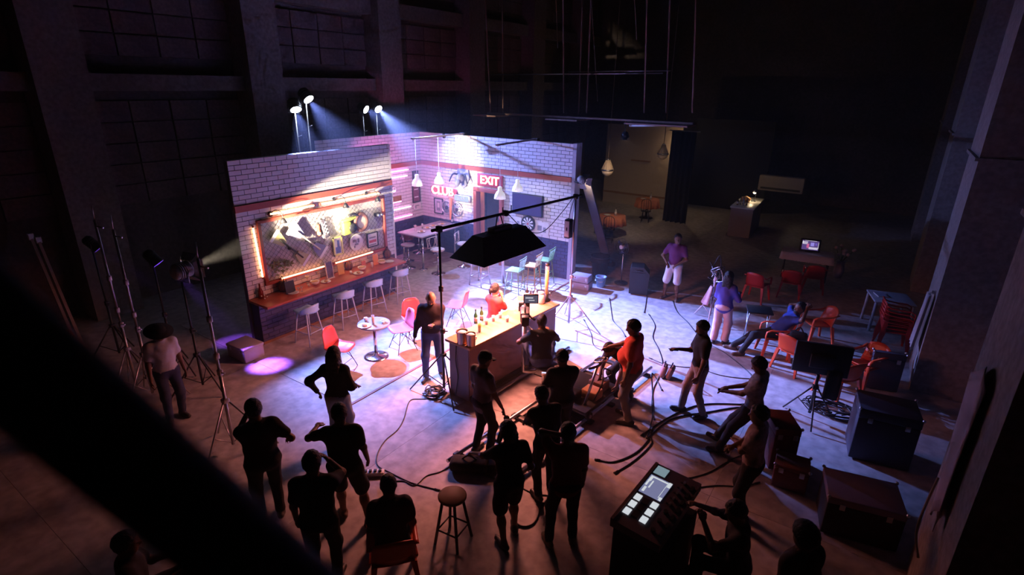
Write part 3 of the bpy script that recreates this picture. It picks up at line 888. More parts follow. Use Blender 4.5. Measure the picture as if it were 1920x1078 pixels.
PP['sitter'] = person('man in black sitting with his back to us on the orange chair in front', (-3.60, 3.11, 0), (-4.35, 3.75, 0), 1.72, pel=(0, 0, 0.50), lean=(0, 0.10), feet=((0.20, 0.50, 0), (-0.20, 0.50, 0)), hands=((0.16, 0.28, 0.64), (-0.16, 0.28, 0.64)), shirt=DK, pants=DK, shoes=SHOE, hair='crop')
PP['hat'] = person('man in a white t-shirt and dark wide-brimmed hat walking at the left', foot_of(290, 602, 1.70), at(400, 860), 1.68, shirt=cloth('white_tee', (0.50, 0.49, 0.53)), pants=cloth('dark_jeans', (0.04, 0.045, 0.08)), shoes=SHOE, hair='crop', headwear=('hat', cloth('dark_hat', (0.02, 0.018, 0.018))), look=(0.1, -0.35), hands=((0.26, 0.12, 0.82), (-0.26, 0.02, 0.82)))
PP['corner'] = person('dim figure sitting in the dark at the lower left', (-5.05, 1.22, 0), (-4.6, 2.2, 0), 1.70, pel=(0, 0, 0.50), feet=((0.2, 0.45, 0), (-0.2, 0.45, 0)), hands=((0.15, 0.4, 0.75), (-0.15, 0.4, 0.75)), shirt=DK2, pants=DK, shoes=SHOE, hair='short')
# ================================================================== SET DRESSING
def rotz(p, a):
    return (p[0] * math.cos(a) - p[1] * math.sin(a), p[0] * math.sin(a) + p[1] * math.cos(a), p[2])
def text_mesh(s, size, extrude, m, parent, loc, rot, name='lettering'):
    c = bpy.data.curves.new(name, 'FONT')
    c.body = s; c.size = size; c.extrude = extrude; c.align_x = 'CENTER'; c.align_y = 'CENTER'; c.bevel_depth = extrude * 0.3; c.bevel_resolution = 1
    tmp = bpy.data.objects.new(name, c)
    COL.objects.link(tmp)
    bpy.context.view_layer.update()
    me = bpy.data.meshes.new_from_object(tmp.evaluated_get(bpy.context.evaluated_depsgraph_get()))
    bpy.data.objects.remove(tmp)
    me.materials.clear(); me.materials.append(m)
    return link(name, me, parent, loc, rot)
ON_A = lambda px, py, out=0.0: onx(px, py, XA + out)
FACE_X = Matrix(((0, 0, 1, 0), (1, 0, 0, 0), (0, 1, 0, 0), (0, 0, 0, 1)))     # local xy -> wall facing +x (x right = +y)
FACE_Y = Matrix(((1, 0, 0, 0), (0, 0, -1, 0), (0, 1, 0, 0), (0, 0, 0, 1)))    # local xy -> wall facing -y (x right = +x)
M_led = glow('warm_led', (1.0, 0.42, 0.20), 9.0)
M_ledp = glow('pink_neon', (1.0, 0.28, 0.75), 6.5)
M_ledw = glow('white_neon', (1.0, 0.65, 0.95), 4.0)
M_redneon = glow('red_neon', (1.0, 0.30, 0.28), 8.0)
# --- counter along the wall
ZC = 0.92
ct = thing('bar_counter', 'long red-brown counter shelf along the white brick set wall', 'counter', (XA + 0.016, 5.57, 0))
B().cbox((0.33, 1.88, ZC - 0.025), (0.66, 3.80, 0.05), 0.008).build('counter_top', mat('red_wood_top', (0.42, 0.085, 0.04), 0.35, var=0.3, scale=5), ct)
kw = B().box((0.15, 1.86, 0.43), (0.26, 3.70, 0.86)).build('knee_wall', M_jointn, ct)
nav = {}
for r in range(9):
    s0 = -BW / 2 if r % 2 else 0.0
    while s0 < 3.68:
        a, e = max(s0, 0), min(s0 + BW, 3.70); s0 += BW
        if e - a < 0.04: continue
        key = round(e - a, 3)
        if key not in nav: nav[key] = B().box((0, 0, 0), (0.010, e - a - GAP, 0.0935 - GAP)).mesh('brick', M_navy)
        link('brick', nav[key], kw, (0.284, 0.01 + (a + e) / 2, 0.02 + 0.0935 * (r + 0.5)))
B().box((0.30, 1.86, 0.03), (0.02, 3.72, 0.06)).build('skirting', M_wood, ct)
# --- memorabilia board
bY0, bY1, bZ0, bZ1 = 5.99, 9.30, 1.15, 2.45
bd = thing('memorabilia_board', 'large red-framed wire mesh board above the counter', 'board', (XA, bY0, 0))
L = bY1 - bY0
B().box((0.005, L / 2, (bZ0 + bZ1) / 2), (0.02, L, bZ1 - bZ0)).build('back_panel', mat('board_plaster', (0.50, 0.47, 0.45), 0.8, var=0.25, scale=5), bd)
for c, d in (((0.03, L / 2, bZ1), (0.08, L + 0.08, 0.07)), ((0.03, L / 2, bZ0), (0.08, L + 0.08, 0.07))):
    B().cbox(c, d, 0.01).build('frame_rail', M_band, bd)
for y in (0.0, L):
    B().cbox((0.03, y, (bZ0 + bZ1) / 2), (0.08, 0.07, bZ1 - bZ0), 0.01).build('frame_rail', M_band, bd)
wm = B()
n = 30
for i in range(-10, n):
    for sgn in (1, -1):
        y0 = i * 0.115; y1 = y0 + (bZ1 - bZ0)
        a, b = (y0, bZ0), (y1, bZ1)
        if sgn < 0: a, b = (y0, bZ1), (y1, bZ0)
        t0 = max(0, (0 - a[0]) / (b[0] - a[0])); t1 = min(1, (L - a[0]) / (b[0] - a[0]))
        if t1 - t0 < 0.05: continue
        p = [(0.030, a[0] + (b[0] - a[0]) * t, a[1] + (b[1] - a[1]) * t) for t in (t0, t1)]
        wm.tube(p, 0.0032, 4, False)
o = wm.build('wire_mesh', mat('mesh_wire', (0.16, 0.15, 0.15), 0.5, 0.6), bd); o['kind'] = 'stuff'
def strip(px0, py0, px1, py1, label, m=M_led, out=0.05, r=0.017):
    a, b = ON_A(px0, py0, out), ON_A(px1, py1, out)
    t = thing('light_strip', label, 'light strip', (a + b) / 2, 0, 'warm tubes around the board')
    B().tube([a - (a + b) / 2, b - (a + b) / 2], r, 8).build('tube', m, t)
    d = (b - a).normalized() * 0.02
    for q in (a, b):
        B().tube([q - (a + b) / 2 - d, q - (a + b) / 2 + d], r * 1.25, 8).build('end_cap', M_band, t)
strip(474, 425, 493, 521, 'glowing warm tube upright along the left side of the memorabilia board')
strip(504, 402, 590, 385, 'glowing warm tube along the top of the board beside the left lamp')
strip(600, 383, 712, 362, 'glowing warm tube along the top of the board under the bright pool')
strip(526, 523, 609, 499, 'glowing warm tube under the board at its left half', out=0.11)
strip(627, 494, 700, 472, 'glowing warm tube under the board at its right half', out=0.11)
strip(717, 374, 725, 453, 'thin glowing warm tube upright along the right side of the board', r=0.010)
# goosenecks
def gooseneck(px, py, label, lit):
    p = ON_A(px, py, 0)
    t = thing('gooseneck_lamp', label, 'lamp', p, 0, 'goosenecks over the board')
    B().lathe([(0.055, 0), (0.055, 0.02), (0.03, 0.035)], (0, 0, 0), 14, True, Matrix.Rotation(math.pi / 2, 4, 'Y')).build('wall_rose', M_black, t)
    path = smooth_path([(0.02, 0, 0), (0.16, 0.03, 0.10), (0.30, 0.06, 0.06), (0.32, 0.07, -0.06)])
    B().tube(path, 0.008, 6).build('neck', M_black, t)
    B().lathe([(0.02, 0.05), (0.04, 0.03), (0.075, -0.05)], (0.32, 0.07, -0.10), 14).build('shade', M_black, t)
    B().ball((0.32, 0.07, -0.14), 0.03, 10, 8).build('bulb', glow('bulb_' + ('on' if lit else 'dim'), (1, 0.85, 0.6), 14.0 if lit else 3.0), t)
    return Vector(p) + Vector((0.32, 0.07, -0.19))
gooseneck(506, 401, 'black gooseneck lamp over the left end of the board', True)
G2 = gooseneck(686, 363, 'black gooseneck lamp over the right end of the board', True)
G3 = gooseneck(625, 374, 'gooseneck lamp at the middle of the board inside the bright pool', True)
for gp, pw in ((G3, 26), (G2, 10)):
    add_light('gooseneck_light', 'SPOT', gp, gp + Vector((-0.75, 0, -0.75)), pw, (1.0, 0.82, 0.58), spot_size=R_(130), spot_blend=0.6, shadow_soft_size=0.04)
# --- things hung on the board
def paddle(pa, pb, w, m, mrod, label):
    a, b = ON_A(*pa, 0.10), ON_A(*pb, 0.10)
    t = thing('double_paddle', label, 'decoration', (a + b) / 2)
    d = b - a; Lp = d.length; ang = math.atan2(d.z, d.y)
    for sgn in (-1, 1):
        poly = [(sgn * Lp * 0.18, -w * 0.28), (sgn * Lp * 0.18, w * 0.28), (sgn * Lp * 0.46, w * 0.62), (sgn * Lp * 0.46, -w * 0.62)]
        if sgn > 0: poly = poly[::-1]
        bl = B().prism(poly, 0.03, FACE_X @ Matrix.Rotation(ang, 4, 'Z')).build('blade', m, t)
        B().prism([(sgn * Lp * 0.46, -w * 0.66), (sgn * Lp * 0.52, -w * 0.66), (sgn * Lp * 0.52, w * 0.66), (sgn * Lp * 0.46, w * 0.66)][::sgn], 0.035, FACE_X @ Matrix.Rotation(ang, 4, 'Z')).build('end_bar', M_white, bl)
    B().tube([tuple(FACE_X @ Matrix.Rotation(ang, 4, 'Z') @ Vector((x, 0, 0.045))) for x in (-Lp * 0.36, Lp * 0.36)], 0.018, 8).build('rod', mrod, t)
    B().box((-0.02, 0, 0), (0.07, 0.05, 0.05)).build('bracket', M_black, t)
paddle((513, 442), (574, 488), 0.22, mat('olive_gold', (0.45, 0.40, 0.16), 0.5), M_black, 'olive double-ended paddle hung diagonally on the board')
paddle((545, 427), (606, 473), 0.25, mat('slate_blue', (0.20, 0.20, 0.27), 0.5), mat('rod_pale', (0.6, 0.55, 0.45), 0.5), 'slate grey double-ended paddle hung diagonally on the board')
p = ON_A(523, 493, 0.05)
t = thing('hanging_plant', 'sprawling green plant at the lower left of the board', 'plant', p)
fb = B(); rr = random.Random(5)
for i in range(46):
    c = Vector((rr.uniform(0.0, 0.08), rr.gauss(0, 0.16), rr.gauss(0, 0.07) - 0.03))
    a = rr.uniform(0, 6.28); l = rr.uniform(0.07, 0.13); w = 0.022
    d = Vector((rr.uniform(0, 0.3), math.cos(a), math.sin(a) * 0.7)).normalized(); sd = d.cross(Vector((1, 0, 0.2))).normalized()
    vs = [c, c + d * l * 0.5 + sd * w, c + d * l, c + d * l * 0.5 - sd * w]
    fb2 = B().add([tuple(v) for v in vs] + [tuple(v + Vector((0.004, 0, 0))) for v in vs], [(0, 1, 2, 3), (7, 6, 5, 4), (0, 4, 5, 1), (1, 5, 6, 2), (2, 6, 7, 3), (3, 7, 4, 0)])
    fb2.build('leaf', mat('dull_leaf', (0.13, 0.15, 0.05), 0.6, var=0.4), t)
B().tube(smooth_path([(0.0, -0.3, 0.05), (0.02, -0.1, -0.03), (0.02, 0.1, 0.02), (0.0, 0.12, -0.14)]), 0.010, 6).build('stem', M_wood, t)
# skateboard
a, b = ON_A(604, 411, 0.07), ON_A(613, 444, 0.07)
t = thing('skateboard', 'dark skateboard deck with pale criss-cross print on the board', 'skateboard', (a + b) / 2)
d = (b - a); t.rotation_euler = (math.atan2(d.y, -d.z), 0, 0)
Ls = d.length
rows = [[(0.03 * abs(u) ** 3 * 0.8, 0.075 * math.cos(v) if False else 0.07 * v, -Ls / 2 * u) for v in (-1, -0.5, 0, 0.5, 1)] for u in np.linspace(-1, 1, 11)]
B().grid(rows, 0.016).build('deck', mat('deck_grey', (0.10, 0.09, 0.11), 0.6), t)
for i in range(5):
    z = -Ls / 2 + Ls * (i + 0.5) / 5
    for sg in (-1, 1):
        B().box((0.014, 0, z), (0.006, 0.17, 0.012), (sg * 0.7, 0, 0)).build('stripe', M_white, t)
for z in (-0.2, 0.2):
    for y in (-0.06, 0.06):
        B().tube([(-0.035, y - 0.015, z), (-0.035, y + 0.015, z)], 0.025, 10).build('wheel', M_white, t)
p = ON_A(598, 430, 0.06)
t = thing('bottle_figure', 'small red and dark bottle figure beside the skateboard on the board', 'decoration', p)
B().lathe([(0.035, -0.14), (0.04, -0.05), (0.022, 0.02), (0.035, 0.05), (0.03, 0.10), (0.0, 0.13)], (0, 0, 0), 12).build('body', mat('rust_red', (0.35, 0.08, 0.04), 0.5), t)
B().lathe([(0.042, -0.12), (0.042, -0.06)], (0, 0, 0), 12).build('label_band', mat('cream', (0.6, 0.5, 0.35), 0.6), t)
B().tube([(0, 0, 0.12), (0, 0, 0.16)], 0.018, 8).build('cap', M_black, t)
# lime pump with dark wheel
p = ON_A(650, 425, 0.05)
t = thing('fuel_pump_model', 'lime green machine with a dark wheel and black handle on the board', 'decoration', p)
B().cbox((0.05, -0.05, -0.02), (0.10, 0.22, 0.30), 0.02).build('body', mat('lime', (0.55, 0.70, 0.10), 0.4), t)
B().cbox((0.05, 0.03, 0.17), (0.10, 0.40, 0.06), 0.015, (0.12, 0, 0)).build('arm', mat('lime', (0.55, 0.70, 0.10)), t)
B().lathe([(0.10, -0.03), (0.11, 0.0), (0.10, 0.03)], (0, 0, 0), 18, True, Matrix.Translation((0.10, 0.10, -0.03)) @ Matrix.Rotation(math.pi / 2, 4, 'Y')).build('wheel', M_black, t)
B().tube(smooth_path([(0.06, 0.05, 0.26), (0.08, 0.17, 0.28), (0.08, 0.28, 0.22)]), 0.035, 8).build('handle', M_black, t)
# oval mirror in a tyre-like frame
def ring(R1, R2, sy=1.0, n=28, k=8):
    b = B(); vs = []; fs = []
    for i in range(n):
        t_ = 2 * math.pi * i / n
        for j in range(k):
            u = 2 * math.pi * j / k
            r = R1 + R2 * math.cos(u)
            vs.append((R2 * math.sin(u), r * math.cos(t_), r * math.sin(t_) * sy))
    for i in range(n):
        for j in range(k):
            fs.append((i * k + j, i * k + (j + 1) % k, ((i + 1) % n) * k + (j + 1) % k, ((i + 1) % n) * k + j))
    return b.add(vs, fs, True)
def disc_x(r, th, sy=1.0, n=28):
    return B().lathe([(r, -th / 2), (r, th / 2)], (0, 0, 0), n, False, Matrix.Scale(sy, 4, (0, 0, 1)) @ Matrix.Rotation(math.pi / 2, 4, 'Y'))
t = thing('oval_mirror', 'oval mirror in a thick brown ribbed frame on the board', 'mirror', ON_A(677, 416, 0.12))
ring(0.17, 0.045, 1.12).build('frame', mat('tyre_brown', (0.14, 0.06, 0.05), 0.7), t)
disc_x(0.15, 0.02, 1.12).build('glass', mat('mirror_picture', (0.55, 0.45, 0.38), 0.25, var=0.5, scale=8), t)
# framed things
def framed(name, label, p, w, h, mframe, marts, fw=0.03, depth=0.03, face='x', cat='picture', group=None):
    t = thing(name, label, cat, p, 0, group)
    M = FACE_X if face == 'x' else FACE_Y
    for c, d in (((0, h / 2 - fw / 2), (w, fw)), ((0, -h / 2 + fw / 2), (w, fw)), ((-w / 2 + fw / 2, 0), (fw, h)), ((w / 2 - fw / 2, 0), (fw, h))):
        x0, y0, x1, y1 = c[0] - d[0] / 2, c[1] - d[1] / 2, c[0] + d[0] / 2, c[1] + d[1] / 2
        B().prism([(x0, y0), (x1, y0), (x1, y1), (x0, y1)], depth, M).build('frame_side', mframe, t)
    for k, (x0, y0, x1, y1, m) in enumerate(marts):
        B().prism([(x0 * w, y0 * h), (x1 * w, y0 * h), (x1 * w, y1 * h), (x0 * w, y1 * h)], 0.010 + 0.002 * k, M).build('print' if k else 'sheet', m, t)
    return t
paper = mat('paper', (0.62, 0.60, 0.58), 0.7); blueink = mat('ink_blue', (0.12, 0.16, 0.35), 0.7); redink = mat('ink_red', (0.45, 0.08, 0.09), 0.7); greyink = mat('ink_grey', (0.22, 0.22, 0.25), 0.7)
framed('framed_poster', 'poster of a blue figure in a yellow-white frame on the board', ON_A(633, 461, 0.06), 0.26, 0.44, mat('yellow_frame', (0.70, 0.66, 0.22), 0.5),
       [(-0.45, -0.45, 0.45, 0.45, paper), (-0.25, -0.38, 0.28, -0.05, blueink), (-0.05, -0.05, 0.18, 0.30, blueink)])
framed('framed_picture', 'black framed picture with a red car on the board', ON_A(698, 449, 0.05), 0.34, 0.36, M_black,
       [(-0.46, -0.46, 0.46, 0.46, paper), (-0.32, -0.20, 0.34, -0.02, redink), (-0.3, 0.1, 0.3, 0.2, greyink), (-0.35, -0.38, 0.3, -0.30, greyink)], 0.02)
t = thing('printed_plate', 'round white plate with dark print on the board', 'plate', ON_A(667, 454, 0.05))
B().lathe([(0.0, 0.0), (0.17, 0.0), (0.20, 0.02), (0.195, 0.03), (0.16, 0.012), (0.0, 0.01)], (0, 0, 0), 28, True, Matrix.Rotation(math.pi / 2, 4, 'Y')).build('plate', M_white, t)
for y, z, w, h in ((-0.06, 0.04, 0.07, 0.06), (0.07, 0.03, 0.05, 0.09), (0.01, -0.05, 0.10, 0.04), (0.0, 0.02, 0.02, 0.08), (-0.05, -0.10, 0.03, 0.05)):
    B().box((0.016, y, z), (0.012, w, h)).build('print', greyink, t)
t = thing('wall_camera_model', 'small dark twin-lens model near the right end of the board', 'decoration', ON_A(708, 402, 0.06))
B().cbox((0, 0, 0), (0.08, 0.16, 0.09), 0.01).build('body', M_black, t)
for y in (-0.04, 0.05): B().tube([(0.03, y, 0), (0.11, y, 0)], 0.03, 10).build('lens', M_steel, t)
# --- counter-top things
def plate_prof(r): return [(0.0, 0.0), (r * 0.6, 0.0), (r, 0.018), (r * 0.98, 0.024), (r * 0.6, 0.008), (0.0, 0.008)]
M_ceram = mat('white_ceramic', (0.75, 0.73, 0.72), 0.25, var=0.03)
M_glass = mat('drink_glass', (0.85, 0.85, 0.88), 0.08, var=0, alpha=0.30)
M_food = mat('bread', (0.55, 0.32, 0.14), 0.8, var=0.3, scale=40)
def plate(p, label, r=0.11, food=True, group=None):
    t = thing('plate', label, 'plate', p, 0, group)
    B().lathe(plate_prof(r), (0, 0, 0), 20).build('dish', M_ceram, t)
    if food:
        B().ball((0.01, 0, 0.03), (r * 0.45, r * 0.35, 0.022), 10, 6).build('food', M_food, t)
def bowl(p, label, r=0.085, group=None):
    t = thing('bowl', label, 'bowl', p, 0, group)
    B().lathe([(r * 0.45, 0), (r * 0.8, 0.03), (r, 0.08), (r * 0.94, 0.08), (r * 0.72, 0.035), (0, 0.02)], (0, 0, 0), 20).build('dish', M_ceram, t)
    B().ball((0, 0, 0.06), (r * 0.8, r * 0.8, 0.03), 12, 6).build('food', M_food, t)
def martini(p, label, m=None, s=1.0, group=None):
    t = thing('martini_glass', label, 'glass', p, 0, group)
    B().lathe([(0.038 * s, 0), (0.036 * s, 0.004), (0.005, 0.01), (0.005, 0.09 * s), (0.055 * s, 0.17 * s), (0.052 * s, 0.17 * s), (0.004, 0.095 * s), (0, 0.095 * s)], (0, 0, 0), 16).build('glass', M_glass, t)
    B().lathe([(0.0, 0.10 * s), (0.036 * s, 0.145 * s), (0.0, 0.146 * s)], (0, 0, 0), 12).build('drink', m or mat('amber_drink', (0.6, 0.35, 0.08), 0.2, var=0), t)
def cup(p, label, group=None, s=1.0):
    t = thing('cup', label, 'cup', p, 0, group)
    B().lathe([(0.025 * s, 0), (0.038 * s, 0.075 * s), (0.035 * s, 0.075 * s), (0.022 * s, 0.01), (0, 0.01)], (0, 0, 0), 14).build('body', M_ceram, t)
    B().tube(smooth_path([(0.034 * s, 0, 0.06 * s), (0.06 * s, 0, 0.055 * s), (0.055 * s, 0, 0.03 * s), (0.03 * s, 0, 0.02 * s)], 4), 0.005, 5).build('handle', M_ceram, t)
def tumbler(p, label, m, hgt=0.14, r=0.033, group=None):
    t = thing('tumbler', label, 'glass', p, 0, group)
    B().lathe([(r * 0.8, 0), (r, hgt), (r * 0.93, hgt), (r * 0.74, 0.008), (0, 0.008)], (0, 0, 0), 14).build('glass', M_glass, t)
    B().lathe([(0, 0.01), (r * 0.72, 0.01), (r * 0.86, hgt * 0.75), (0, hgt * 0.75)], (0, 0, 0), 12).build('drink', m, t)
def card(p, label, w, h, m, rz=0.0, name='menu_card'):
    t = thing(name, label, 'card', p, rz)
    B().box((0, 0, h / 2), (0.012, w, h), (0, -0.12, 0)).build('sheet', m, t)
    B().box((-0.035, 0, h * 0.45), (0.008, w * 0.4, h * 0.9), (0, 0.18, 0)).build('strut', m, t)
    return t
def bottle(p, label, m, hgt=0.28, r=0.036, mcap=None, group=None):
    t = thing('bottle', label, 'bottle', p, 0, group)
    B().lathe([(r * 0.95, 0), (r, 0.01), (r, hgt * 0.58), (r * 0.4, hgt * 0.75), (r * 0.36, hgt * 0.95)], (0, 0, 0), 14).build('body', m, t)
    B().lathe([(r * 0.42, hgt * 0.93), (r * 0.42, hgt), (0, hgt)], (0, 0, 0), 12).build('cap', mcap or M_black, t)
    B().lathe([(r * 1.02, hgt * 0.18), (r * 1.02, hgt * 0.45)], (0, 0, 0), 14).build('label_band', paper, t)
def basket(p, label, m, r=0.10, h=0.20):
    t = thing('lantern_basket', label, 'lantern', p)
    B().lathe([(r * 0.7, 0), (r, h * 0.35), (r * 0.95, h * 0.65), (r * 0.5, h * 0.95), (0, h)], (0, 0, 0), 16).build('body', m, t)
    B().tube(smooth_path([(-r * 0.6, 0, h * 0.85), (0, 0, h * 1.35), (r * 0.6, 0, h * 0.85)]), 0.008, 6).build('handle', M_black, t)
    for k in range(8):
        a = k * math.pi / 4
        B().tube([(r * 0.72 * math.cos(a), r * 0.72 * math.sin(a), 0.005), (r * 1.01 * math.cos(a), r * 1.01 * math.sin(a), h * 0.36), (r * 0.96 * math.cos(a), r * 0.96 * math.sin(a), h * 0.66), (r * 0.5 * math.cos(a), r * 0.5 * math.sin(a), h * 0.95)], 0.005, 5).build('rib', M_black, t)
ctop = lambda px, py: at(px, py, ZC)
M_bask = mat('brown_wicker', (0.20, 0.075, 0.04), 0.7, var=0.3, scale=40)
# decorated bottle tree at the left end
t = thing('bottle_tree', 'dark red bottle with a string of pale beads at the left end of the counter', 'decoration', ctop(490, 558))
B().lathe([(0.05, 0), (0.055, 0.12), (0.02, 0.22), (0.018, 0.30)], (0, 0, 0), 14).build('bottle', mat('dark_red_glass', (0.20, 0.02, 0.02), 0.25, var=0), t)
rr = random.Random(11)
for i in range(16):
    a = rr.uniform(0, 6.28); r = rr.uniform(0.06, 0.15)
    B().ball((r * math.cos(a), r * math.sin(a) * 0.9, 0.02 + 0.10 * max(0, 0.14 - r) / 0.08), 0.014, 8, 6).build('bead', M_ceram, t)
basket(ctop(532, 545), 'brown domed wicker lantern at the left of the counter', M_bask, 0.11, 0.24)
card(ctop(545, 549), 'black menu board standing beside the brown wicker lantern', 0.22, 0.26, mat('chalkboard', (0.025, 0.03, 0.04), 0.6, var=0.5, scale=30))
plate(ctop(550, 550), 'empty white plate in front of the black menu board', 0.115, False)
for k, (x, y) in enumerate(((560, 548), (566, 546))): martini(ctop(x, y), ['small pale glass right of the empty plate on the counter', 'second small pale glass right of the empty plate on the counter'][k], s=0.6)
cup(ctop(579, 537), 'tiny white cup in front of the first martini glass on the counter', s=0.7)
martini(ctop(577, 531), 'martini glass standing left of the white bowl on the counter')
martini(ctop(597, 522), 'martini glass standing behind the plate near the tall display', s=1.05)
bowl(ctop(591, 533), 'white bowl between the two martini glasses on the counter', 0.10)
plate(ctop(611, 529), 'white plate with a dark morsel at the foot of the tall display', 0.11)
t = thing('menu_display', 'tall clear stand holding dark photo menu at the middle of the counter', 'display', ctop(619, 521))
B().box((0, 0, 0.19), (0.012, 0.15, 0.36), (0, -0.1, 0)).build('sheet', mat('photo_menu', (0.12, 0.10, 0.16), 0.5, var=0.8, scale=26), t)
for y in (-0.085, 0.085): B().box((0, y, 0.19), (0.03, 0.012, 0.38), (0, -0.1, 0)).build('side', mat('acrylic', (0.7, 0.6, 0.6), 0.2, var=0), t)
B().box((0, 0, 0.008), (0.12, 0.18, 0.016)).build('base', mat('acrylic', (0.7, 0.6, 0.6)), t)
card(ctop(640, 514), 'plain yellow menu card standing on the counter', 0.17, 0.25, mat('ochre_card', (0.62, 0.36, 0.10), 0.7))
basket(ctop(654, 505), 'dark round lantern right of the yellow card', M_bask, 0.09, 0.20)
cup(ctop(658, 513), 'small white cup in front of the dark round lantern', s=0.8)
plate(ctop(672, 513), 'white plate with a bun in the middle right of the counter', 0.12)
bowl(ctop(679, 506), 'cream bowl behind the plate with a bun', 0.10)
card(ctop(682, 499), 'small pink card behind the cream bowl', 0.12, 0.13, mat('pink_card', (0.6, 0.22, 0.2), 0.7))
tumbler(ctop(698, 502), 'clear tumbler of pale drink beside the orange card', mat('pale_drink', (0.7, 0.6, 0.5), 0.2, var=0))
card(ctop(705, 496), 'bright orange menu card near the right end of the counter', 0.15, 0.26, mat('orange_card', (0.75, 0.30, 0.08), 0.7))
bowl(ctop(716, 494), 'bowl heaped with snacks near the right end of the counter', 0.11)
plate(ctop(730, 491), 'flat empty plate at the right end of the counter', 0.12, False)
basket(ctop(727, 483), 'dark lantern standing at the right end of the counter', M_bask, 0.09, 0.22)
# --- four pale stools along the counter
M_stool = mat('pale_blue_plastic', (0.40, 0.62, 0.88), 0.45, var=0.05)
M_stleg = mat('pale_grey_leg', (0.42, 0.52, 0.70), 0.45, var=0.05)
def make_stool(label):
    t = thing('bar_stool', label, 'stool', (0, 0, 0), 0, 'pale stools along the counter')
    rows = []
    for v in np.linspace(-1, 1, 9):
        row = []
        for u in np.linspace(-1, 1, 9):
            w = 0.20 * (1 - 0.12 * max(0, u) ** 2)
            row.append((0.20 * u, w * v * (1 - 0.15 * abs(u) ** 3), 0.70 + 0.012 * (u * u + v * v)))
        rows.append(row)
    B().grid(rows, 0.03).build('seat', M_stool, t)
    back = []
    for k, z in enumerate(np.linspace(0, 1, 5)):
        back.append([(0.20 * math.sin(a) * 1.02 + 0.02 + 0.02 * z, 0.205 * math.cos(a) * (1 + 0.03 * z), 0.70 + (0.05 + 0.13 * max(0, math.sin(a)) ** 0.7) * z) for a in np.linspace(0.05, math.pi - 0.05, 17)])
    B().grid(back, 0.022).build('backrest', M_stool, t)
    for sx in (-1, 1):
        for sy in (-1, 1):
            B().tube([(sx * 0.13, sy * 0.13, 0.69), (sx * 0.215, sy * 0.205, 0.0)], 0.017, 8, r2=0.011).build('leg', M_stleg, t)
    for z, f in ((0.27, 0.62),):
        c = [(sx * (0.13 + 0.085 * f), sy * (0.13 + 0.075 * f), z) for sx, sy in ((-1, -1), (1, -1), (1, 1), (-1, 1))]
        for i in range(4): B().tube([c[i], c[(i + 1) % 4]], 0.009, 6).build('footrest_bar', M_stleg, t)
    return t
spots = [((-9.24, 6.21), 0.1, 'pale blue bar stool nearest the left end of the counter'), ((-9.31, 7.20), -0.15, 'second pale blue bar stool from the left end of the counter'),
         ((-9.36, 8.08), -0.2, 'third pale blue bar stool from the left end of the counter'), ((-9.42, 8.98), -0.25, 'pale blue bar stool at the far right end of the counter')]
st0 = None
for (x, y), a, lb in spots:
    if st0 is None:
        st0 = make_stool(lb); st0.location = (x, y, 0.008); st0.rotation_euler = (0, 0, a)
    else: dup(st0, (x, y, 0.008), a, lb)
# --- moulded chairs with wire legs
M_shell = mat('coral_shell', (0.62, 0.10, 0.09), 0.4, var=0.05); M_shellp = mat('pink_shell', (0.68, 0.17, 0.22), 0.4, var=0.05); M_wire = mat('dark_wire', (0.10, 0.06, 0.06), 0.4, 0.6)
def make_shell_chair(label, m):
    t = thing('shell_chair', label, 'chair', (0, 0, 0), 0, 'moulded chairs around the round table')
    prof = [(0.24, 0.425), (0.20, 0.445), (0.08, 0.435), (-0.08, 0.43), (-0.16, 0.455), (-0.205, 0.53), (-0.225, 0.63), (-0.245, 0.74), (-0.26, 0.82)]
    wid = [0.17, 0.21, 0.235, 0.235, 0.23, 0.215, 0.20, 0.185, 0.13]
    rows = []
    for (y, z), w in zip(prof, wid):
        rows.append([(w * u, y + (0.045 * u * u if z > 0.5 else 0), z + (0.04 * u * u if z < 0.5 else 0)) for u in np.linspace(-1, 1, 9)])
    sm = rows[:5]; bk = rows[4:]
    B().grid(sm, 0.012).build('seat', m, t)
    B().grid(bk, 0.012).build('backrest', m, t)
    for sx in (-1, 1):
        for sy in (-1, 1):
            B().tube([(sx * 0.10, sy * 0.08, 0.42), (sx * 0.225, sy * 0.21, 0.0)], 0.008, 6).build('leg', M_wire, t)
            B().tube([(sx * 0.10, -sy * 0.08, 0.42), (sx * 0.17, sy * 0.155, 0.18)], 0.005, 5).build('brace_wire', M_wire, t)
    for sy in (-1, 1): B().tube([(-0.17, sy * 0.155, 0.18), (0.17, sy * 0.155, 0.18)], 0.005, 5).build('brace_wire', M_wire, t)
    return t
def look_rz(p, q):
    return math.atan2(q[1] - p[1], q[0] - p[0]) - math.pi / 2
RT = (-7.64, 6.55)
chairs = [((-7.80, 5.82), (-7.2, 6.0), 'coral shell chair in front of the round table, beside the crew woman', M_shell), ((-7.45, 7.10), (-7.75, 6.3), 'pink shell chair behind the round table facing us', M_shellp),
          ((-7.62, 7.62), (-7.0, 7.3), 'coral shell chair partly hidden behind the pink chair', M_shell), ((-7.35, 8.72), (-8.2, 8.35), 'pink shell chair standing alone behind the bearded host', M_shellp)]
for (x, y), q, lb, m in chairs:
    c_ = make_shell_chair(lb, m); c_.location = (x, y, 0.008); c_.rotation_euler = (0, 0, look_rz((x, y), q))
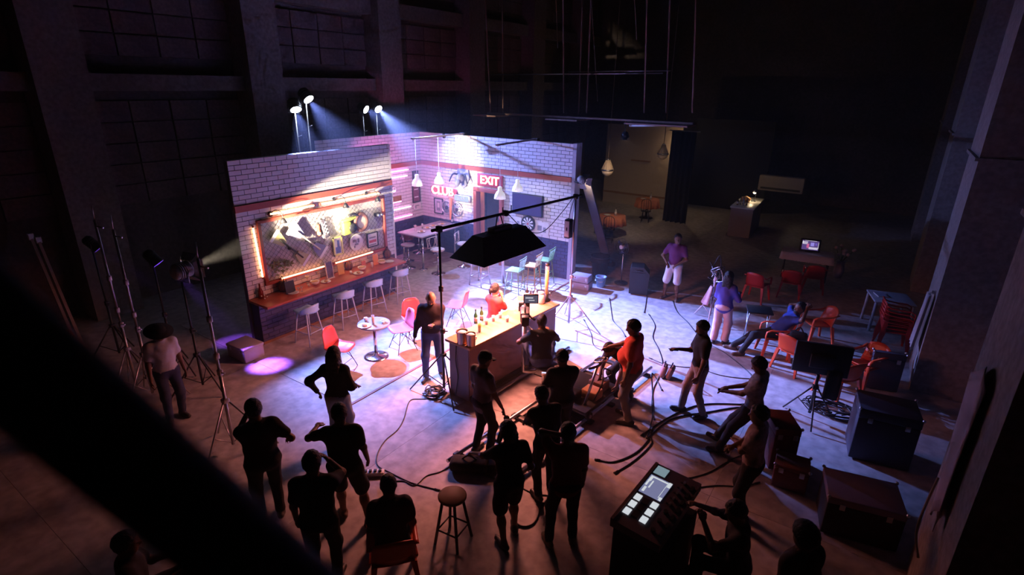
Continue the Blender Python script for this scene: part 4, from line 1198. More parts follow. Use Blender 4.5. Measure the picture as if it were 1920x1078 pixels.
# round table with things on it
t = thing('round_table', 'small round grey-topped table on a chrome pedestal', 'table', (RT[0], RT[1], 0.008))
B().lathe([(0.30, 0.69), (0.31, 0.70), (0.31, 0.72), (0.30, 0.725), (0, 0.725)], (0, 0, 0), 32).build('table_top', mat('grey_laminate', (0.28, 0.30, 0.36), 0.35, var=0.05), t)
B().tube([(0, 0, 0.02), (0, 0, 0.69)], 0.032, 14).build('column', M_chrome, t)
B().lathe([(0.24, 0), (0.24, 0.012), (0.20, 0.03), (0.06, 0.05), (0.045, 0.09)], (0, 0, 0), 28).build('base', M_chrome, t)
B().tube([(0.03, 0, 0.62), (0.09, -0.05, 0.61)], 0.006, 6).build('lift_lever', M_black, t)
ZT = 0.734
rtop = lambda px, py: at(px, py, ZT)
plate(rtop(683, 612), 'wide white plate on the small round table', 0.13)
cup(rtop(686, 602), 'white cup behind the plate on the round table')
tumbler(rtop(700, 608), 'tall glass of beer on the round table', mat('beer', (0.75, 0.38, 0.03), 0.2, var=0), 0.19, 0.03)
t = thing('napkin', 'crumpled white napkin on the right side of the round table', 'napkin', rtop(720, 605))
rr = random.Random(2)
B().grid([[(0.05 * u, 0.06 * v, 0.02 + 0.03 * rr.random() + 0.02 * (1 - u * u)) for v in np.linspace(-1, 1, 6)] for u in np.linspace(-1, 1, 6)], 0.004).build('fold', M_white, t)
B().grid([[(0.03 * u - 0.02, 0.03 * v, 0.05 + 0.02 * rr.random()) for v in np.linspace(-1, 1, 5)] for u in np.linspace(-1, 1, 5)], 0.004).build('tip', M_white, t)
# --- neon wall
def neon(px0, py0, px1, py1, label, m):
    a, b = onx(px0, py0, XB + 0.05), onx(px1, py1, XB + 0.05)
    z = (a.z + b.z) / 2
    t = thing('neon_tube', label, 'neon light', (XB + 0.05, a.y, z), 0, 'tubes on the pink wall')
    B().tube([(0, 0, 0), (0, b.y - a.y, 0)], 0.016, 8).build('tube', m, t)
    for y in (0, b.y - a.y): B().tube([(-0.04, y, 0), (0.018, y, 0)], 0.014, 6).build('holder', M_black, t)
for k, (x0, y0, x1, y1, lb, m) in enumerate([
        (718, 325, 766, 318, 'topmost pink neon tube on the pink set wall', M_ledp), (718, 336, 764, 330, 'second white-pink neon tube from the top of the pink wall', M_ledw),
        (726, 361, 742, 358, 'short neon tube beside the wall clock on the pink wall', M_ledw), (726, 383, 753, 377, 'short pink neon tube at mid height on the pink wall', M_ledp),
        (726, 397, 771, 387, 'long white-pink neon tube second from the bottom of the pink wall', M_ledw), (727, 413, 773, 403, 'lowest long pink neon tube on the pink wall', M_ledp)]):
    neon(x0, y0, x1, y1, lb, m)
onB = lambda px, py, out=0.0: onx(px, py, XB + out)
t = thing('wall_clock', 'small round white clock on the pink wall', 'clock', onB(738, 356, 0.03))
disc_x(0.10, 0.03).build('dial', M_white, t); ring(0.10, 0.012).build('rim', M_black, t); B().box((0.018, 0.02, 0.03), (0.004, 0.012, 0.07)).build('hand', M_black, t)
framed('framed_print', 'upright dark framed print near the corner of the pink wall', onB(780, 361, 0.02), 0.34, 0.60, M_black, [(-0.46, -0.46, 0.46, 0.46, mat('maroon_print', (0.16, 0.05, 0.08), 0.6, var=0.4, scale=14)), (-0.25, 0.15, 0.25, 0.20, paper), (-0.25, -0.25, 0.25, -0.2, paper)])
framed('small_print', 'small dark square print above the upright framed print', onB(778, 328, 0.02), 0.24, 0.26, M_black, [(-0.45, -0.45, 0.45, 0.45, mat('brown_print', (0.10, 0.05, 0.05), 0.6, var=0.5, scale=14)), (-0.2, -0.2, 0.1, 0.2, greyink)], 0.02)
framed('pale_print', 'small pale print with a dark pistol shape below the upright print', onB(782, 386, 0.02), 0.30, 0.20, M_white, [(-0.47, -0.47, 0.47, 0.47, paper), (-0.3, 0.0, 0.3, 0.15, greyink), (-0.3, -0.3, -0.15, 0.0, greyink)], 0.012)
framed('dark_sign', 'short dark plank sign between the tubes on the pink wall', onB(744, 373, 0.02), 0.34, 0.18, M_wood, [(-0.48, -0.48, 0.48, 0.48, M_wood)], 0.02)
t = thing('added_wash_light', 'added magenta wash lamp out of sight behind the counter wall end', 'stage light', (-10.52, 9.55, 2.95))  # made-up lamp, out of view, that turns the neon wall pinker
WL = (Vector((XB, 11.6, 2.2)) - Vector((-10.52, 9.55, 2.95))).normalized()
B().tube([tuple(-WL * 0.14), tuple(WL * 0.06)], [0.06, 0.09], 14).build('can', M_black, t)
B().tube([tuple(WL * 0.06), tuple(WL * 0.066)], 0.08, 14).build('lens', glow('magenta_lens', (1, 0.2, 0.7), 6), t)
B().tube([(0, 0, 0), (0.20, 0.0, 0.0)], 0.012, 6).build('bracket', M_black, t)
add_light('added_wash_beam', 'SPOT', Vector((-10.52, 9.55, 2.95)) + WL * 0.09, (XB, 11.6, 2.2), 300, (1.0, 0.20, 0.62), spot_size=R_(105), spot_blend=0.8, shadow_soft_size=0.08)
# --- exit wall
onC = lambda px, py, out=0.0: ony(px, py, YC - out)
M_redpanel = mat('red_sign_panel', (0.42, 0.06, 0.08), 0.5)
p = onC(919, 339, 0.03)
t = thing('exit_sign', 'red neon EXIT sign above the doorway', 'sign', p)
B().cbox((0, 0, 0), (0.90, 0.05, 0.36), 0.01).build('panel', M_redpanel, t)
text_mesh('EXIT', 0.33, 0.012, M_redneon, t, (0, -0.04, 0), (math.pi / 2, 0, 0))
p = onC(832, 358, 0.05)
t = thing('club_sign', 'glowing pink CLUB neon sign near the corner of the exit wall', 'sign', p)
B().box((0, 0.01, 0.0), (1.05, 0.03, 0.20)).build('backing_plank', M_redpanel, t)
text_mesh('CLUB', 0.36, 0.012, M_redneon, t, (-0.02, -0.05, 0), (math.pi / 2, 0, 0))
B().tube([(0.30, -0.03, -0.18), (0.27, -0.03, -0.85)], [0.05, 0.025], 10).build('orange_tail', mat('orange_tail', (0.8, 0.2, 0.08), 0.4, emit=(1.0, 0.25, 0.1), estr=0.5), t)
p = onC(868, 372, 0.06)
t = thing('play_sign', 'white light box sign reading PLAY', 'sign', p)
B().cbox((0, 0, 0), (0.62, 0.10, 0.20), 0.02).build('box', M_steel, t)
B().box((-0.02, -0.052, 0), (0.54, 0.006, 0.16)).build('lit_face', glow('lightbox', (0.55, 0.68, 1.0), 0.9), t)
text_mesh('PLAY', 0.15, 0.004, greyink, t, (-0.02, -0.06, 0), (math.pi / 2, 0, 0))
# mounted trophy
p = onC(869, 333, 0.05)
t = thing('mounted_trophy', 'grey mounted animal head with drooping horns on the exit wall', 'trophy', p)
B().prism([(-0.20, 0.25), (0.20, 0.25), (0.24, 0.0), (0.1, -0.25), (0, -0.32), (-0.1, -0.25), (-0.24, 0.0)], 0.03, FACE_Y).build('plaque', mat('grey_plaque', (0.22, 0.22, 0.30), 0.6), t)
B().ball((0, -0.16, 0.0), (0.11, 0.16, 0.14), 14, 10).build('head', mat('grey_hide', (0.20, 0.19, 0.25), 0.8, var=0.3), t)
B().tube([(0, -0.22, -0.03), (0.05, -0.38, -0.20)], [0.09, 0.05], 10).build('muzzle', mat('grey_hide', (0.2, 0.19, 0.25)), t)
for sg in (-1, 1): B().tube(smooth_path([(sg * 0.08, -0.14, 0.10), (sg * 0.22, -0.2, 0.12), (sg * 0.30, -0.24, -0.02), (sg * 0.34, -0.25, -0.12)]), [0.03] * 7 + [0.025] * 6 + [0.02] * 6, 8).build('horn', M_black, t)
framed('wall_print', 'black framed portrait print under the club sign', onC(823, 386, 0.02), 0.36, 0.50, M_black, [(-0.45, -0.45, 0.45, 0.45, mat('lilac_paper', (0.55, 0.50, 0.58), 0.6)), (-0.25, -0.3, 0.2, 0.3, greyink), (-0.15, -0.1, 0.1, 0.2, paper)], 0.03, face='y')
for px, py, lb in ((838, 389, 'dark spoked wheel cap left of the orange tail on the exit wall'), (857, 393, 'pale spoked wheel cap right of the orange tail on the exit wall')):
    t = thing('wheel_cap', lb, 'decoration', onC(px, py, 0.04), math.pi / 2 * -1)
    ring(0.20, 0.03).build('rim', M_steel, t)
    for k in range(6):
        a = k * math.pi / 6
        B().tube([(0, 0.19 * math.cos(a), 0.19 * math.sin(a)), (0, -0.19 * math.cos(a), -0.19 * math.sin(a))], 0.012, 6).build('spoke', M_steel, t)
    disc_x(0.06, 0.05).build('hub', M_black if px < 850 else M_chrome, t)
t = thing('white_light_bar', 'short glowing white bar on the exit wall beside the door', 'light', onC(876, 394, 0.04))
B().tube([(-0.16, 0, 0.02), (0.16, 0, -0.02)], 0.025, 8).build('tube', M_ledw, t); B().box((0, 0.02, 0), (0.36, 0.02, 0.06)).build('back_plate', M_white, t)
t = thing('television', 'dark flat television on the blue exit wall', 'television', onC(989, 384, 0.06))
B().cbox((0, 0, 0), (1.0, 0.06, 0.60), 0.01).build('bezel', M_blackp, t)
B().box((0, -0.032, 0), (0.95, 0.006, 0.55)).build('screen', mat('tv_screen', (0.05, 0.045, 0.12), 0.3, var=0), t)
B().box((0, 0.04, 0), (0.3, 0.06, 0.3)).build('mount', M_black, t)
t = thing('dartboard', 'round black and white dartboard below the television', 'dartboard', onC(991, 419, 0.03))
Mdb = Matrix.Rotation(math.pi / 2, 4, 'X')
B().lathe([(0.225, 0), (0.225, 0.04), (0, 0.04)], (0, 0, 0), 32, False, Mdb).build('surround', M_black, t)
for k in range(20):
    a0, a1 = 2 * math.pi * k / 20, 2 * math.pi * (k + 1) / 20
    B().prism([(0.03 * math.cos(a0), 0.03 * math.sin(a0)), (0.18 * math.cos(a0), 0.18 * math.sin(a0)), (0.18 * math.cos(a1), 0.18 * math.sin(a1)), (0.03 * math.cos(a1), 0.03 * math.sin(a1))], 0.006, Matrix.Translation((0, -0.04, 0)) @ FACE_Y).build('sector', M_white if k % 2 else M_black, t)
B().lathe([(0.03, 0), (0.03, 0.008), (0, 0.008)], (0, 0, 0), 12, False, Matrix.Translation((0, -0.04, 0)) @ Mdb).build('bullseye', redink, t)
framed('white_poster', 'pale unframed poster right of the dartboard', onC(1016, 428, 0.012), 0.46, 0.36, paper, [(-0.49, -0.49, 0.49, 0.49, paper), (-0.3, -0.2, 0.0, 0.2, greyink), (0.1, -0.3, 0.3, 0.1, greyink)], 0.01, 0.012, 'y', 'poster')
framed('score_card', 'small pale card left of the dartboard', onC(972, 416, 0.012), 0.22, 0.28, paper, [(-0.49, -0.49, 0.49, 0.49, paper), (-0.2, -0.2, 0.2, 0.1, greyink)], 0.01, 0.012, 'y', 'card')
# door and its frame
dr = thing('door_frame', 'red-brown door frame of the exit doorway', 'door frame', (-9.53, YC, 0))
for x in (-0.47, 0.47): B().cbox((x, -0.01, 1.08), (0.11, 0.20, 2.16), 0.008).build('jamb', M_band, dr)
B().cbox((0, -0.01, 2.18), (1.05, 0.20, 0.11), 0.008).build('head', M_band, dr)
B().box((-0.33, 0.10, 1.05), (0.14, 0.04, 2.1)).build('inner_post', mat('orange_timber', (0.62, 0.20, 0.08), 0.5), dr)
t = thing('wooden_chair', 'orange-brown wooden chair with a rounded back in the doorway', 'chair', (-9.35, YC + 0.45, 0.008))
M_ow = mat('orange_wood', (0.55, 0.16, 0.06), 0.45, var=0.2)
B().prism([(-0.25, 0.5), (0.25, 0.5), (0.27, 0.9), (0.2, 1.15), (0.0, 1.25), (-0.2, 1.15), (-0.27, 0.9)], 0.04, FACE_Y).build('backrest', M_ow, t)
B().cbox((0, -0.22, 0.46), (0.46, 0.44, 0.05), 0.01).build('seat', M_ow, t)
for x in (-0.2, 0.2):
    for y in (-0.4, -0.03): B().tube([(x, y, 0), (x, y, 0.45)], 0.022, 8).build('leg', M_ow, t)
t = thing('panel_flat', 'grey backing flat standing behind the exit doorway', 'panel', (-9.5, YC + 0.9, 0))
B().box((0, 0, 1.2), (1.6, 0.04, 2.4)).build('sheet', mat('grey_flat', (0.25, 0.23, 0.24), 0.7), t)
for x in (-0.76, 0, 0.76): B().box((x, 0.05, 1.2), (0.07, 0.06, 2.4)).build('batten', M_wood, t)
# --- battens on the wall tops with pendant lamps
def batten(a, b, label, m):
    t = thing('timber_batten', label, 'batten', a)
    d = Vector(b) - Vector(a)
    B().box(tuple(d / 2), (0.07, d.length, 0.035), (0, 0, math.atan2(d.y, d.x) - math.pi / 2)).build('plank', m, t)
    B().box(tuple(d * 0.96), (0.16, 0.12, 0.06)).build('clamp_block', M_black, t)
    B().tube([(0, 0.05, 0.03), (0.0, 0.05, -0.06)], 0.012, 6).build('hook', M_steel, t)
M_lath = mat('pale_lath', (0.55, 0.42, 0.30), 0.7)
batten((-10.48, 10.72, 3.72), (-10.5, 12.95, 3.72), 'pale timber batten jutting over the corner of the set', M_lath)
batten((-7.92, 10.95, 3.72), (-8.02, 12.95, 3.72), 'dark timber batten jutting from the exit wall top', mat('dark_lath', (0.16, 0.12, 0.10), 0.7))
t = thing('added_clip_spot', 'small added spotlight clipped on the pale batten to brighten the exit wall', 'spotlight', (-10.62, 12.15, 3.70))  # invented fixture that makes the bright blob on this wall
CS = (Vector((-11.1, YC, 3.05)) - Vector((-10.62, 12.15, 3.70))).normalized()
B().tube([tuple(-CS * 0.10), tuple(CS * 0.06)], [0.035, 0.05], 12).build('can', M_black, t)
B().tube([tuple(CS * 0.06), tuple(CS * 0.065)], 0.044, 12).build('lens', glow('clip_lens', (1, 0.95, 0.9), 20), t)
B().tube([(0, 0, 0), (0.12, 0, 0.03)], 0.012, 6).build('clip_arm', M_black, t)
add_light('added_clip_spot_light', 'SPOT', Vector((-10.62, 12.15, 3.70)) + CS * 0.09, (-11.1, YC, 3.05), 45, (1.0, 0.93, 0.92), spot_size=R_(60), spot_blend=1.0, shadow_soft_size=0.03)
M_enam = mat('glowing_enamel', (0.85, 0.84, 0.82), 0.3, var=0.02, emit=(1.0, 0.92, 0.95), estr=0.55)  # emission stands for bulb light passing through the shade
def pendant(px, py, base, ztop, label):
    z = above(base, px, py)
    t = thing('pendant_lamp', label, 'lamp', (base[0], base[1], z), 0, 'white pendants over the set')
    B().lathe([(0.028, 0.20), (0.05, 0.19), (0.052, 0.10), (0.085, 0.07), (0.125, 0.0), (0.145, -0.10), (0.138, -0.10), (0.115, 0.0), (0.07, 0.06)], (0, 0, 0), 24).build('shade', M_enam, t)
    B().tube([(0, 0, 0.19), (0, 0, ztop - z)], 0.006, 6).build('cord', M_white, t)
    B().ball((0, 0, -0.03), 0.05, 12, 8).build('bulb', glow('pendant_bulb', (0.95, 0.93, 1.0), 22.0), t)
    add_light('pendant_light', 'POINT', (base[0], base[1], z - 0.12), None, 14, (1.0, 0.9, 0.95), shadow_soft_size=0.06)
pendant(787, 341, (-10.48, 10.85), 3.72, 'white pendant lamp hanging at the left over the high table')
pendant(824, 337, (-10.49, 11.75), 3.72, 'white pendant lamp hanging in front of the CLUB sign')
pendant(943, 365, (-7.93, 11.12), 3.72, 'white pendant lamp hanging beside the EXIT sign')
pendant(976, 351, (-7.96, 11.95), 3.72, 'white pendant lamp hanging in front of the television')
# --- high table and stools at the back of the set
t = thing('high_table', 'long high table with grey-lilac top and steel legs by the neon wall', 'table', (-11.0, 11.9, 0.008))
B().cbox((0, 0, 0.985), (0.95, 1.85, 0.04), 0.008).build('table_top', mat('lilac_laminate', (0.45, 0.40, 0.46), 0.35, var=0.05), t)
for x in (-0.38, 0.38):
    for y in (-0.80, 0.62):
        lg = B().tube([(x, y, 0.02), (x, y, 0.97)], 0.032, 12).build('leg', M_chrome, t)
        B().lathe([(0.12, 0), (0.12, 0.01), (0.04, 0.03)], (x, y, 0), 18).build('foot_disc', M_chrome, lg)
htop = lambda px, py: at(px, py, 1.014)
plate(htop(790, 435), 'dark-rimmed plate at the near end of the high table', 0.12)
martini(htop(779, 433), 'martini glass at the near left of the high table')
for k, (x, y) in enumerate(((801, 428), (812, 424), (829, 421))): plate(htop(x, y), ['white plate near the middle of the high table', 'white plate beyond the middle of the high table', 'white plate at the far end of the high table'][k], 0.13)
tumbler(htop(792, 428), 'clear tumbler beside the dark-rimmed plate', mat('pale_drink', (0.7, 0.6, 0.5)))
bottle(htop(834, 414), 'clear bottle at the far end of the high table', mat('clear_bottle', (0.6, 0.6, 0.65), 0.1, var=0, alpha=0.5), 0.26)
bottle(htop(848, 418), 'dark bottle at the far right of the high table', mat('dark_bottle', (0.05, 0.05, 0.12), 0.15, var=0), 0.28)
def make_chrome_stool(label, mseat, back):
    t = thing('chrome_stool', label, 'stool', (0, 0, 0.008), 0, 'chrome stools around the high table')
    B().lathe([(0.20, 0), (0.20, 0.01), (0.05, 0.04), (0.03, 0.08)], (0, 0, 0), 24).build('base', M_chrome, t)
    B().tube([(0, 0, 0.05), (0, 0, 0.68)], 0.027, 12).build('column', M_chrome, t)
    B().lathe([(0.17, 0.67), (0.20, 0.69), (0.20, 0.72), (0.16, 0.735), (0, 0.735)], (0, 0, 0), 22).build('seat', mseat, t)
    fr = B(); n_ = 14
    for i in range(n_):
        a0, a1 = math.pi * 1.15 + 0.7 * math.pi * i / n_, math.pi * 1.15 + 0.7 * math.pi * (i + 1) / n_
        fr.tube([(0.14 * math.cos(a0), 0.14 * math.sin(a0), 0.30), (0.14 * math.cos(a1), 0.14 * math.sin(a1), 0.30)], 0.009, 6, False)
    fr.build('foot_ring', M_chrome, t)
    if back == 'lattice':
        pts = [(-0.19, -0.19, 0.74), (-0.20, -0.21, 1.02), (0.20, -0.21, 1.02), (0.19, -0.19, 0.74)]
        for i in range(4): B().tube([pts[i], pts[(i + 1) % 4]], 0.010, 6).build('back_rail', mseat, t)
        for k in range(4):
            x = -0.18 + 0.12 * k
            B().tube([(x, -0.20, 0.75), (x + 0.10 * (-1) ** k, -0.205, 1.01)], 0.008, 5).build('lattice_bar', mseat, t)
    elif back == 'low':
        B().grid([[(0.20 * math.cos(a), 0.20 * math.sin(a), 0.72 + 0.2 * z) for a in np.linspace(math.pi * 1.1, math.pi * 1.9, 9)] for z in (0, 0.5, 1)], 0.02).build('backrest', mseat, t)
    return t
M_maroon = mat('maroon_leather', (0.22, 0.05, 0.08), 0.4); M_lilac = mat('lilac_leather', (0.40, 0.36, 0.42), 0.4); M_cream = mat('cream_seat', (0.60, 0.52, 0.45), 0.5)
for px, py, m, bk, rz, lb in ((767, 503, M_lilac, None, 0.0, 'round lilac chrome stool nearest the counter end'), (765, 489, M_maroon, 'low', 1.2, 'maroon low-backed chrome stool beside the near end of the high table'),
                              (822, 513, M_cream, 'lattice', -1.6, 'cream lattice-backed stool in front of the high table'), (870, 500, M_cream, 'lattice', -1.2, 'cream lattice-backed stool at the far end of the high table'),
                              (786, 474, M_maroon, 'low', 1.4, 'maroon low-backed stool behind the high table')):
    s_ = make_chrome_stool(lb, m, bk); p = at(px, py); s_.location = (p.x, p.y, 0.008); s_.rotation_euler = (0, 0, rz)
# white backless stool, bistro table, spindle-back bar chairs
t = thing('white_stool', 'backless white-topped tall stool in the middle of the set', 'stool', (-8.55, 11.08, 0.008))
B().cbox((0, 0, 0.72), (0.36, 0.36, 0.04), 0.012).build('seat', M_white, t)
for sx in (-1, 1):
    for sy in (-1, 1): B().tube([(sx * 0.14, sy * 0.14, 0.71), (sx * 0.20, sy * 0.20, 0)], 0.016, 8).build('leg', M_steel, t)
for i, (a, b) in enumerate((((-.18, -.18), (.18, -.18)), ((.18, -.18), (.18, .18)), ((.18, .18), (-.18, .18)), ((-.18, .18), (-.18, -.18)))): B().tube([(*a, 0.24), (*b, 0.24)], 0.009, 6).build('footrest_bar', M_steel, t)
t = thing('bistro_table', 'tall bistro table with a grey post among the spindle chairs', 'table', (-8.05, 11.45, 0.008))
B().lathe([(0.30, 1.0), (0.32, 1.01), (0.32, 1.03), (0, 1.035)], (0, 0, 0), 28).build('table_top', mat('grey_laminate', (0.28, 0.30, 0.36)), t)
B().tube([(0, 0, 0.02), (0, 0, 1.0)], 0.04, 12).build('column', M_steel, t)
B().lathe([(0.22, 0), (0.22, 0.012), (0.05, 0.04)], (0, 0, 0), 24).build('base', M_steel, t)
def make_spindle(label, m, loc, rz):
    t = thing('spindle_chair', label, 'chair', loc, rz, 'tall spindle-backed chairs')
    B().cbox((0, 0, 0.70), (0.38, 0.38, 0.035), 0.012).build('seat', m, t)
    for sx in (-1, 1):
        for sy in (-1, 1): B().tube([(sx * 0.14, sy * 0.14, 0.69), (sx * 0.21, sy * 0.21, 0)], 0.018, 8, r2=0.013).build('leg', m, t)
    for z, k in ((0.22, 0.19), (0.36, 0.175)):
        for a, b in (((-k, -k), (k, -k)), ((k, -k), (k, k)), ((k, k), (-k, k)), ((-k, k), (-k, -k))): B().tube([(*a, z), (*b, z)], 0.009, 6).build('stretcher', m, t)
    for i in range(6):
        x = -0.15 + 0.06 * i
        B().tube([(x, -0.17, 0.71), (x * 1.2, -0.235, 1.02)], 0.008, 6).build('spindle', m, t)
    B().tube(smooth_path([(-0.21, -0.215, 1.02), (0, -0.25, 1.035), (0.21, -0.215, 1.02)]), 0.017, 8).build('crest_rail', m, t)
    return t
for (x, y), m, lb in (((-7.30, 10.92), mat('mint_paint', (0.16, 0.30, 0.20), 0.5), 'mint green spindle-backed bar chair nearest the bar'), ((-7.18, 11.50), mat('ochre_paint', (0.32, 0.21, 0.07), 0.5), 'ochre spindle-backed bar chair in the middle of the row'), ((-7.16, 12.12), mat('green_paint', (0.14, 0.26, 0.10), 0.5), 'green spindle-backed bar chair at the far end of the row')):
    make_spindle(lb, m, (x, y, 0.008), math.pi / 2 + 0.15)
# --- the bar in front
BZ = 1.05
bar = thing('bar_island', 'free-standing bar with a long wooden top and dark red front', 'bar', (-5.35, 6.36, 0), R_(-4.6))
B().box((0, 1.25, 0.5), (0.46, 2.50, 1.0)).build('body', mat('bar_front', (0.36, 0.20, 0.19), 0.55, var=0.1), bar)
B().cbox((0, 1.25, BZ - 0.025), (0.58, 2.60, 0.05), 0.008).build('bar_top', mat('bar_top_wood', (0.50, 0.26, 0.13), 0.4, var=0.25, scale=6), bar)
B().box((0.24, 1.25, 0.05), (0.02, 2.5, 0.10)).build('kick_board', M_black, bar)
B().box((0, -0.008, 0.5), (0.44, 0.012, 0.98)).build('end_panel', mat('bar_end', (0.24, 0.19, 0.23), 0.5), bar)
B().tube(smooth_path([(-0.05, -0.02, 1.0), (-0.06, -0.03, 0.7), (-0.02, -0.03, 0.4), (-0.08, -0.04, 0.02)]), 0.008, 6).build('hanging_wire', M_blackp, bar)
btop = lambda px, py: at(px, py, BZ)
M_copper = mat('copper_pail', (0.42, 0.26, 0.20), 0.3, 0.9, var=0.1)
def pail(p, label, r=0.10, h=0.22):
    t = thing('ice_pail', label, 'bucket', p)
    B().lathe([(r * 0.8, 0), (r * 0.85, 0.01), (r, h), (r * 1.05, h + 0.005), (r * 0.95, h), (r * 0.78, 0.02), (0, 0.02)], (0, 0, 0), 22).build('body', M_copper, t)
    for sg in (-1, 1): B().tube(smooth_path([(sg * r, 0, h * 0.85), (sg * (r + 0.03), 0, h * 0.82), (sg * (r + 0.03), 0, h * 0.68), (sg * r * 0.97, 0, h * 0.65)], 3), 0.007, 6).build('handle', M_chrome, t)
    B().ball((0, 0, h * 0.8), (r * 0.85, r * 0.85, 0.05), 12, 6).build('ice', M_white, t)
pail(btop(867, 643), 'copper ice pail at the left end of the bar')
pail(btop(883, 648), 'second copper ice pail at the front corner of the bar', 0.085, 0.22)
tumbler(btop(899, 622), 'tall yellow-green drink beside the copper pails', mat('lime_drink', (0.6, 0.7, 0.05), 0.2, var=0), 0.2, 0.034)
for k, (x, y, c) in enumerate(((892, 606, (0.05, 0.2, 0.08)), (903, 601, (0.08, 0.18, 0.05)))): bottle(btop(x, y), ['green bottle behind the tall yellow drink on the bar', 'second green bottle behind the tall yellow drink on the bar'][k], mat('green_glass%d' % k, c, 0.15, var=0), 0.27)
for k, (x, y) in enumerate(((912, 608), (925, 602), (938, 596), (951, 603))): tumbler(btop(x, y), ['clear tumbler nearest the yellow drink on the bright bar top', 'clear tumbler second from the yellow drink on the bright bar', 'clear tumbler in front of the woman in red', 'clear tumbler at the front edge of the bright bar'][k], mat('pale_drink', (0.7, 0.6, 0.5)), 0.11)
t = thing('paper_stack', 'white paper sheets spread on the bar beside the woman', 'paper', btop(968, 570))
for k in range(5): B().box((random.uniform(-0.05, 0.05), 0.1 * k - 0.2, 0.004 + 0.003 * k), (0.2, 0.28, 0.002), (0, 0, random.uniform(-0.5, 0.5))).build('sheet', M_white, t)
for k, (x, y, m, h) in enumerate(((996, 560, M_chrome, 0.22), (1004, 562, mat('white_bottle', (0.7, 0.7, 0.7), 0.3), 0.24), (988, 556, mat('black_bottle', (0.02, 0.02, 0.02), 0.2), 0.2))): bottle(btop(x, y), ['chrome shaker bottle left of the beer tower', 'white bottle beside the beer tower', 'small black bottle left of the chrome shaker'][k], m, h)
t = thing('white_jar', 'big glowing white jar beside the beer tower on the bar', 'jar', btop(1014, 568))
B().lathe([(0.07, 0), (0.085, 0.03), (0.085, 0.16), (0.06, 0.20)], (0, 0, 0), 20).build('body', M_ceram, t); B().lathe([(0.065, 0.20), (0.065, 0.23), (0, 0.235)], (0, 0, 0), 18).build('lid', M_white, t)
t = thing('beer_tower', 'tall clear beer tower full of amber beer at the right end of the bar', 'beer tower', btop(1024, 563))
B().lathe([(0.09, 0), (0.09, 0.02), (0.045, 0.05), (0.045, 0.14)], (0, 0, 0), 18).build('base', M_black, t)
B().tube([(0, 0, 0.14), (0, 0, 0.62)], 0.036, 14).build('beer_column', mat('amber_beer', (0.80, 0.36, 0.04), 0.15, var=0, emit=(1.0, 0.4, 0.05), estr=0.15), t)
B().tube([(0, 0, 0.14), (0, 0, 0.74)], 0.042, 14).build('clear_tube', mat('clear_tube', (0.9, 0.9, 0.9), 0.05, var=0, alpha=0.18), t)
B().lathe([(0.046, 0.73), (0.046, 0.77), (0, 0.78)], (0, 0, 0), 14).build('lid', M_black, t)
B().tube([(0.04, 0, 0.18), (0.10, 0, 0.17), (0.10, 0, 0.12)], 0.010, 6).build('tap', M_chrome, t)
# ================================================================== LIGHTS AND GRIP GEAR
def tripod_base(t, r=0.55, z=0.62, pole_top=2.9, yaw=0.3, m=None, rp=0.018):
    m = m or M_black
    for k in range(3):
        a = yaw + k * 2 * math.pi / 3
        lg = B().tube([(0.03 * math.cos(a), 0.03 * math.sin(a), z), (r * math.cos(a), r * math.sin(a), 0.015)], 0.013, 8).build('leg', m, t)
        B().tube([(0.02 * math.cos(a), 0.02 * math.sin(a), 0.16), (r * 0.52 * math.cos(a), r * 0.52 * math.sin(a), z * 0.49)], 0.008, 6).build('brace', m, lg)
    B().tube([(0, 0, 0.12), (0, 0, z + 0.45)], rp * 1.25, 10).build('lower_pole', m, t)
    B().tube([(0, 0, z + 0.3), (0, 0, pole_top)], rp, 10).build('upper_pole', m, t)
    B().cbox((0, 0, z), (0.09, 0.09, 0.06), 0.01).build('leg_collar', m, t)
    zz = z + 0.45
    B().cbox((0.01, 0, zz), (0.07, 0.06, 0.09), 0.01).build('clamp', m, t)
    B().tube([(0.03, 0, zz), (0.10, 0.02, zz + 0.01)], 0.010, 6).build('knob', m, t)
def fresnel_head(t, c, d, m, lens_m, r=0.11, L=0.26, doors=True, yoke_z=None):
    """head with its lens at c shining along d (local to t)"""
    c, d = Vector(c), Vector(d).normalized()
    Q = d.to_track_quat('Z', 'Y').to_matrix().to_4x4()
    M = Matrix.Translation(c) @ Q
    hd = B().lathe([(r * 0.55, -L), (r * 0.95, -L * 0.85), (r, -0.02), (r * 1.05, -0.01), (r * 1.05, 0.0)], (0, 0, 0), 20, True, M).build('housing', m, t)
    for k in range(4):
        B().lathe([(r * 1.06, -L * 0.75 + k * 0.035), (r * 1.06, -L * 0.75 + k * 0.035 + 0.012)], (0, 0, 0), 20, False, M).build('cooling_fin', m, hd)
    B().lathe([(0.0, 0.002), (r * 0.92, 0.002), (r * 0.92, 0.006), (0, 0.012)], (0, 0, 0), 20, True, M).build('lens', lens_m, t)
    if doors:
        for k in range(4):
            M2 = M @ Matrix.Rotation(k * math.pi / 2, 4, 'Z')
            pts = [[(-r * 0.9, r * 1.05, 0.0), (r * 0.9, r * 1.05, 0.0)], [(-r * 1.2, r * 1.05 + 0.10, 0.10), (r * 1.2, r * 1.05 + 0.10, 0.10)]]
            B().grid([[tuple(M2 @ Vector(p)) for p in row] for row in pts], 0.004, False).build('barn_door', m, t)
    yz = c - d * L * 0.5
    side = d.cross(Vector((0, 0, 1))).normalized()
    B().tube([yz + side * r * 1.15, yz + side * r * 1.2 - Vector((0, 0, r * 1.4)), yz - side * r * 1.2 - Vector((0, 0, r * 1.4)), yz - side * r * 1.15], 0.010, 6).build('yoke', m, t)
    return yz - Vector((0, 0, r * 1.4))
M_blens = glow('fresnel_lens', (0.72, 0.82, 1.0), 30.0)
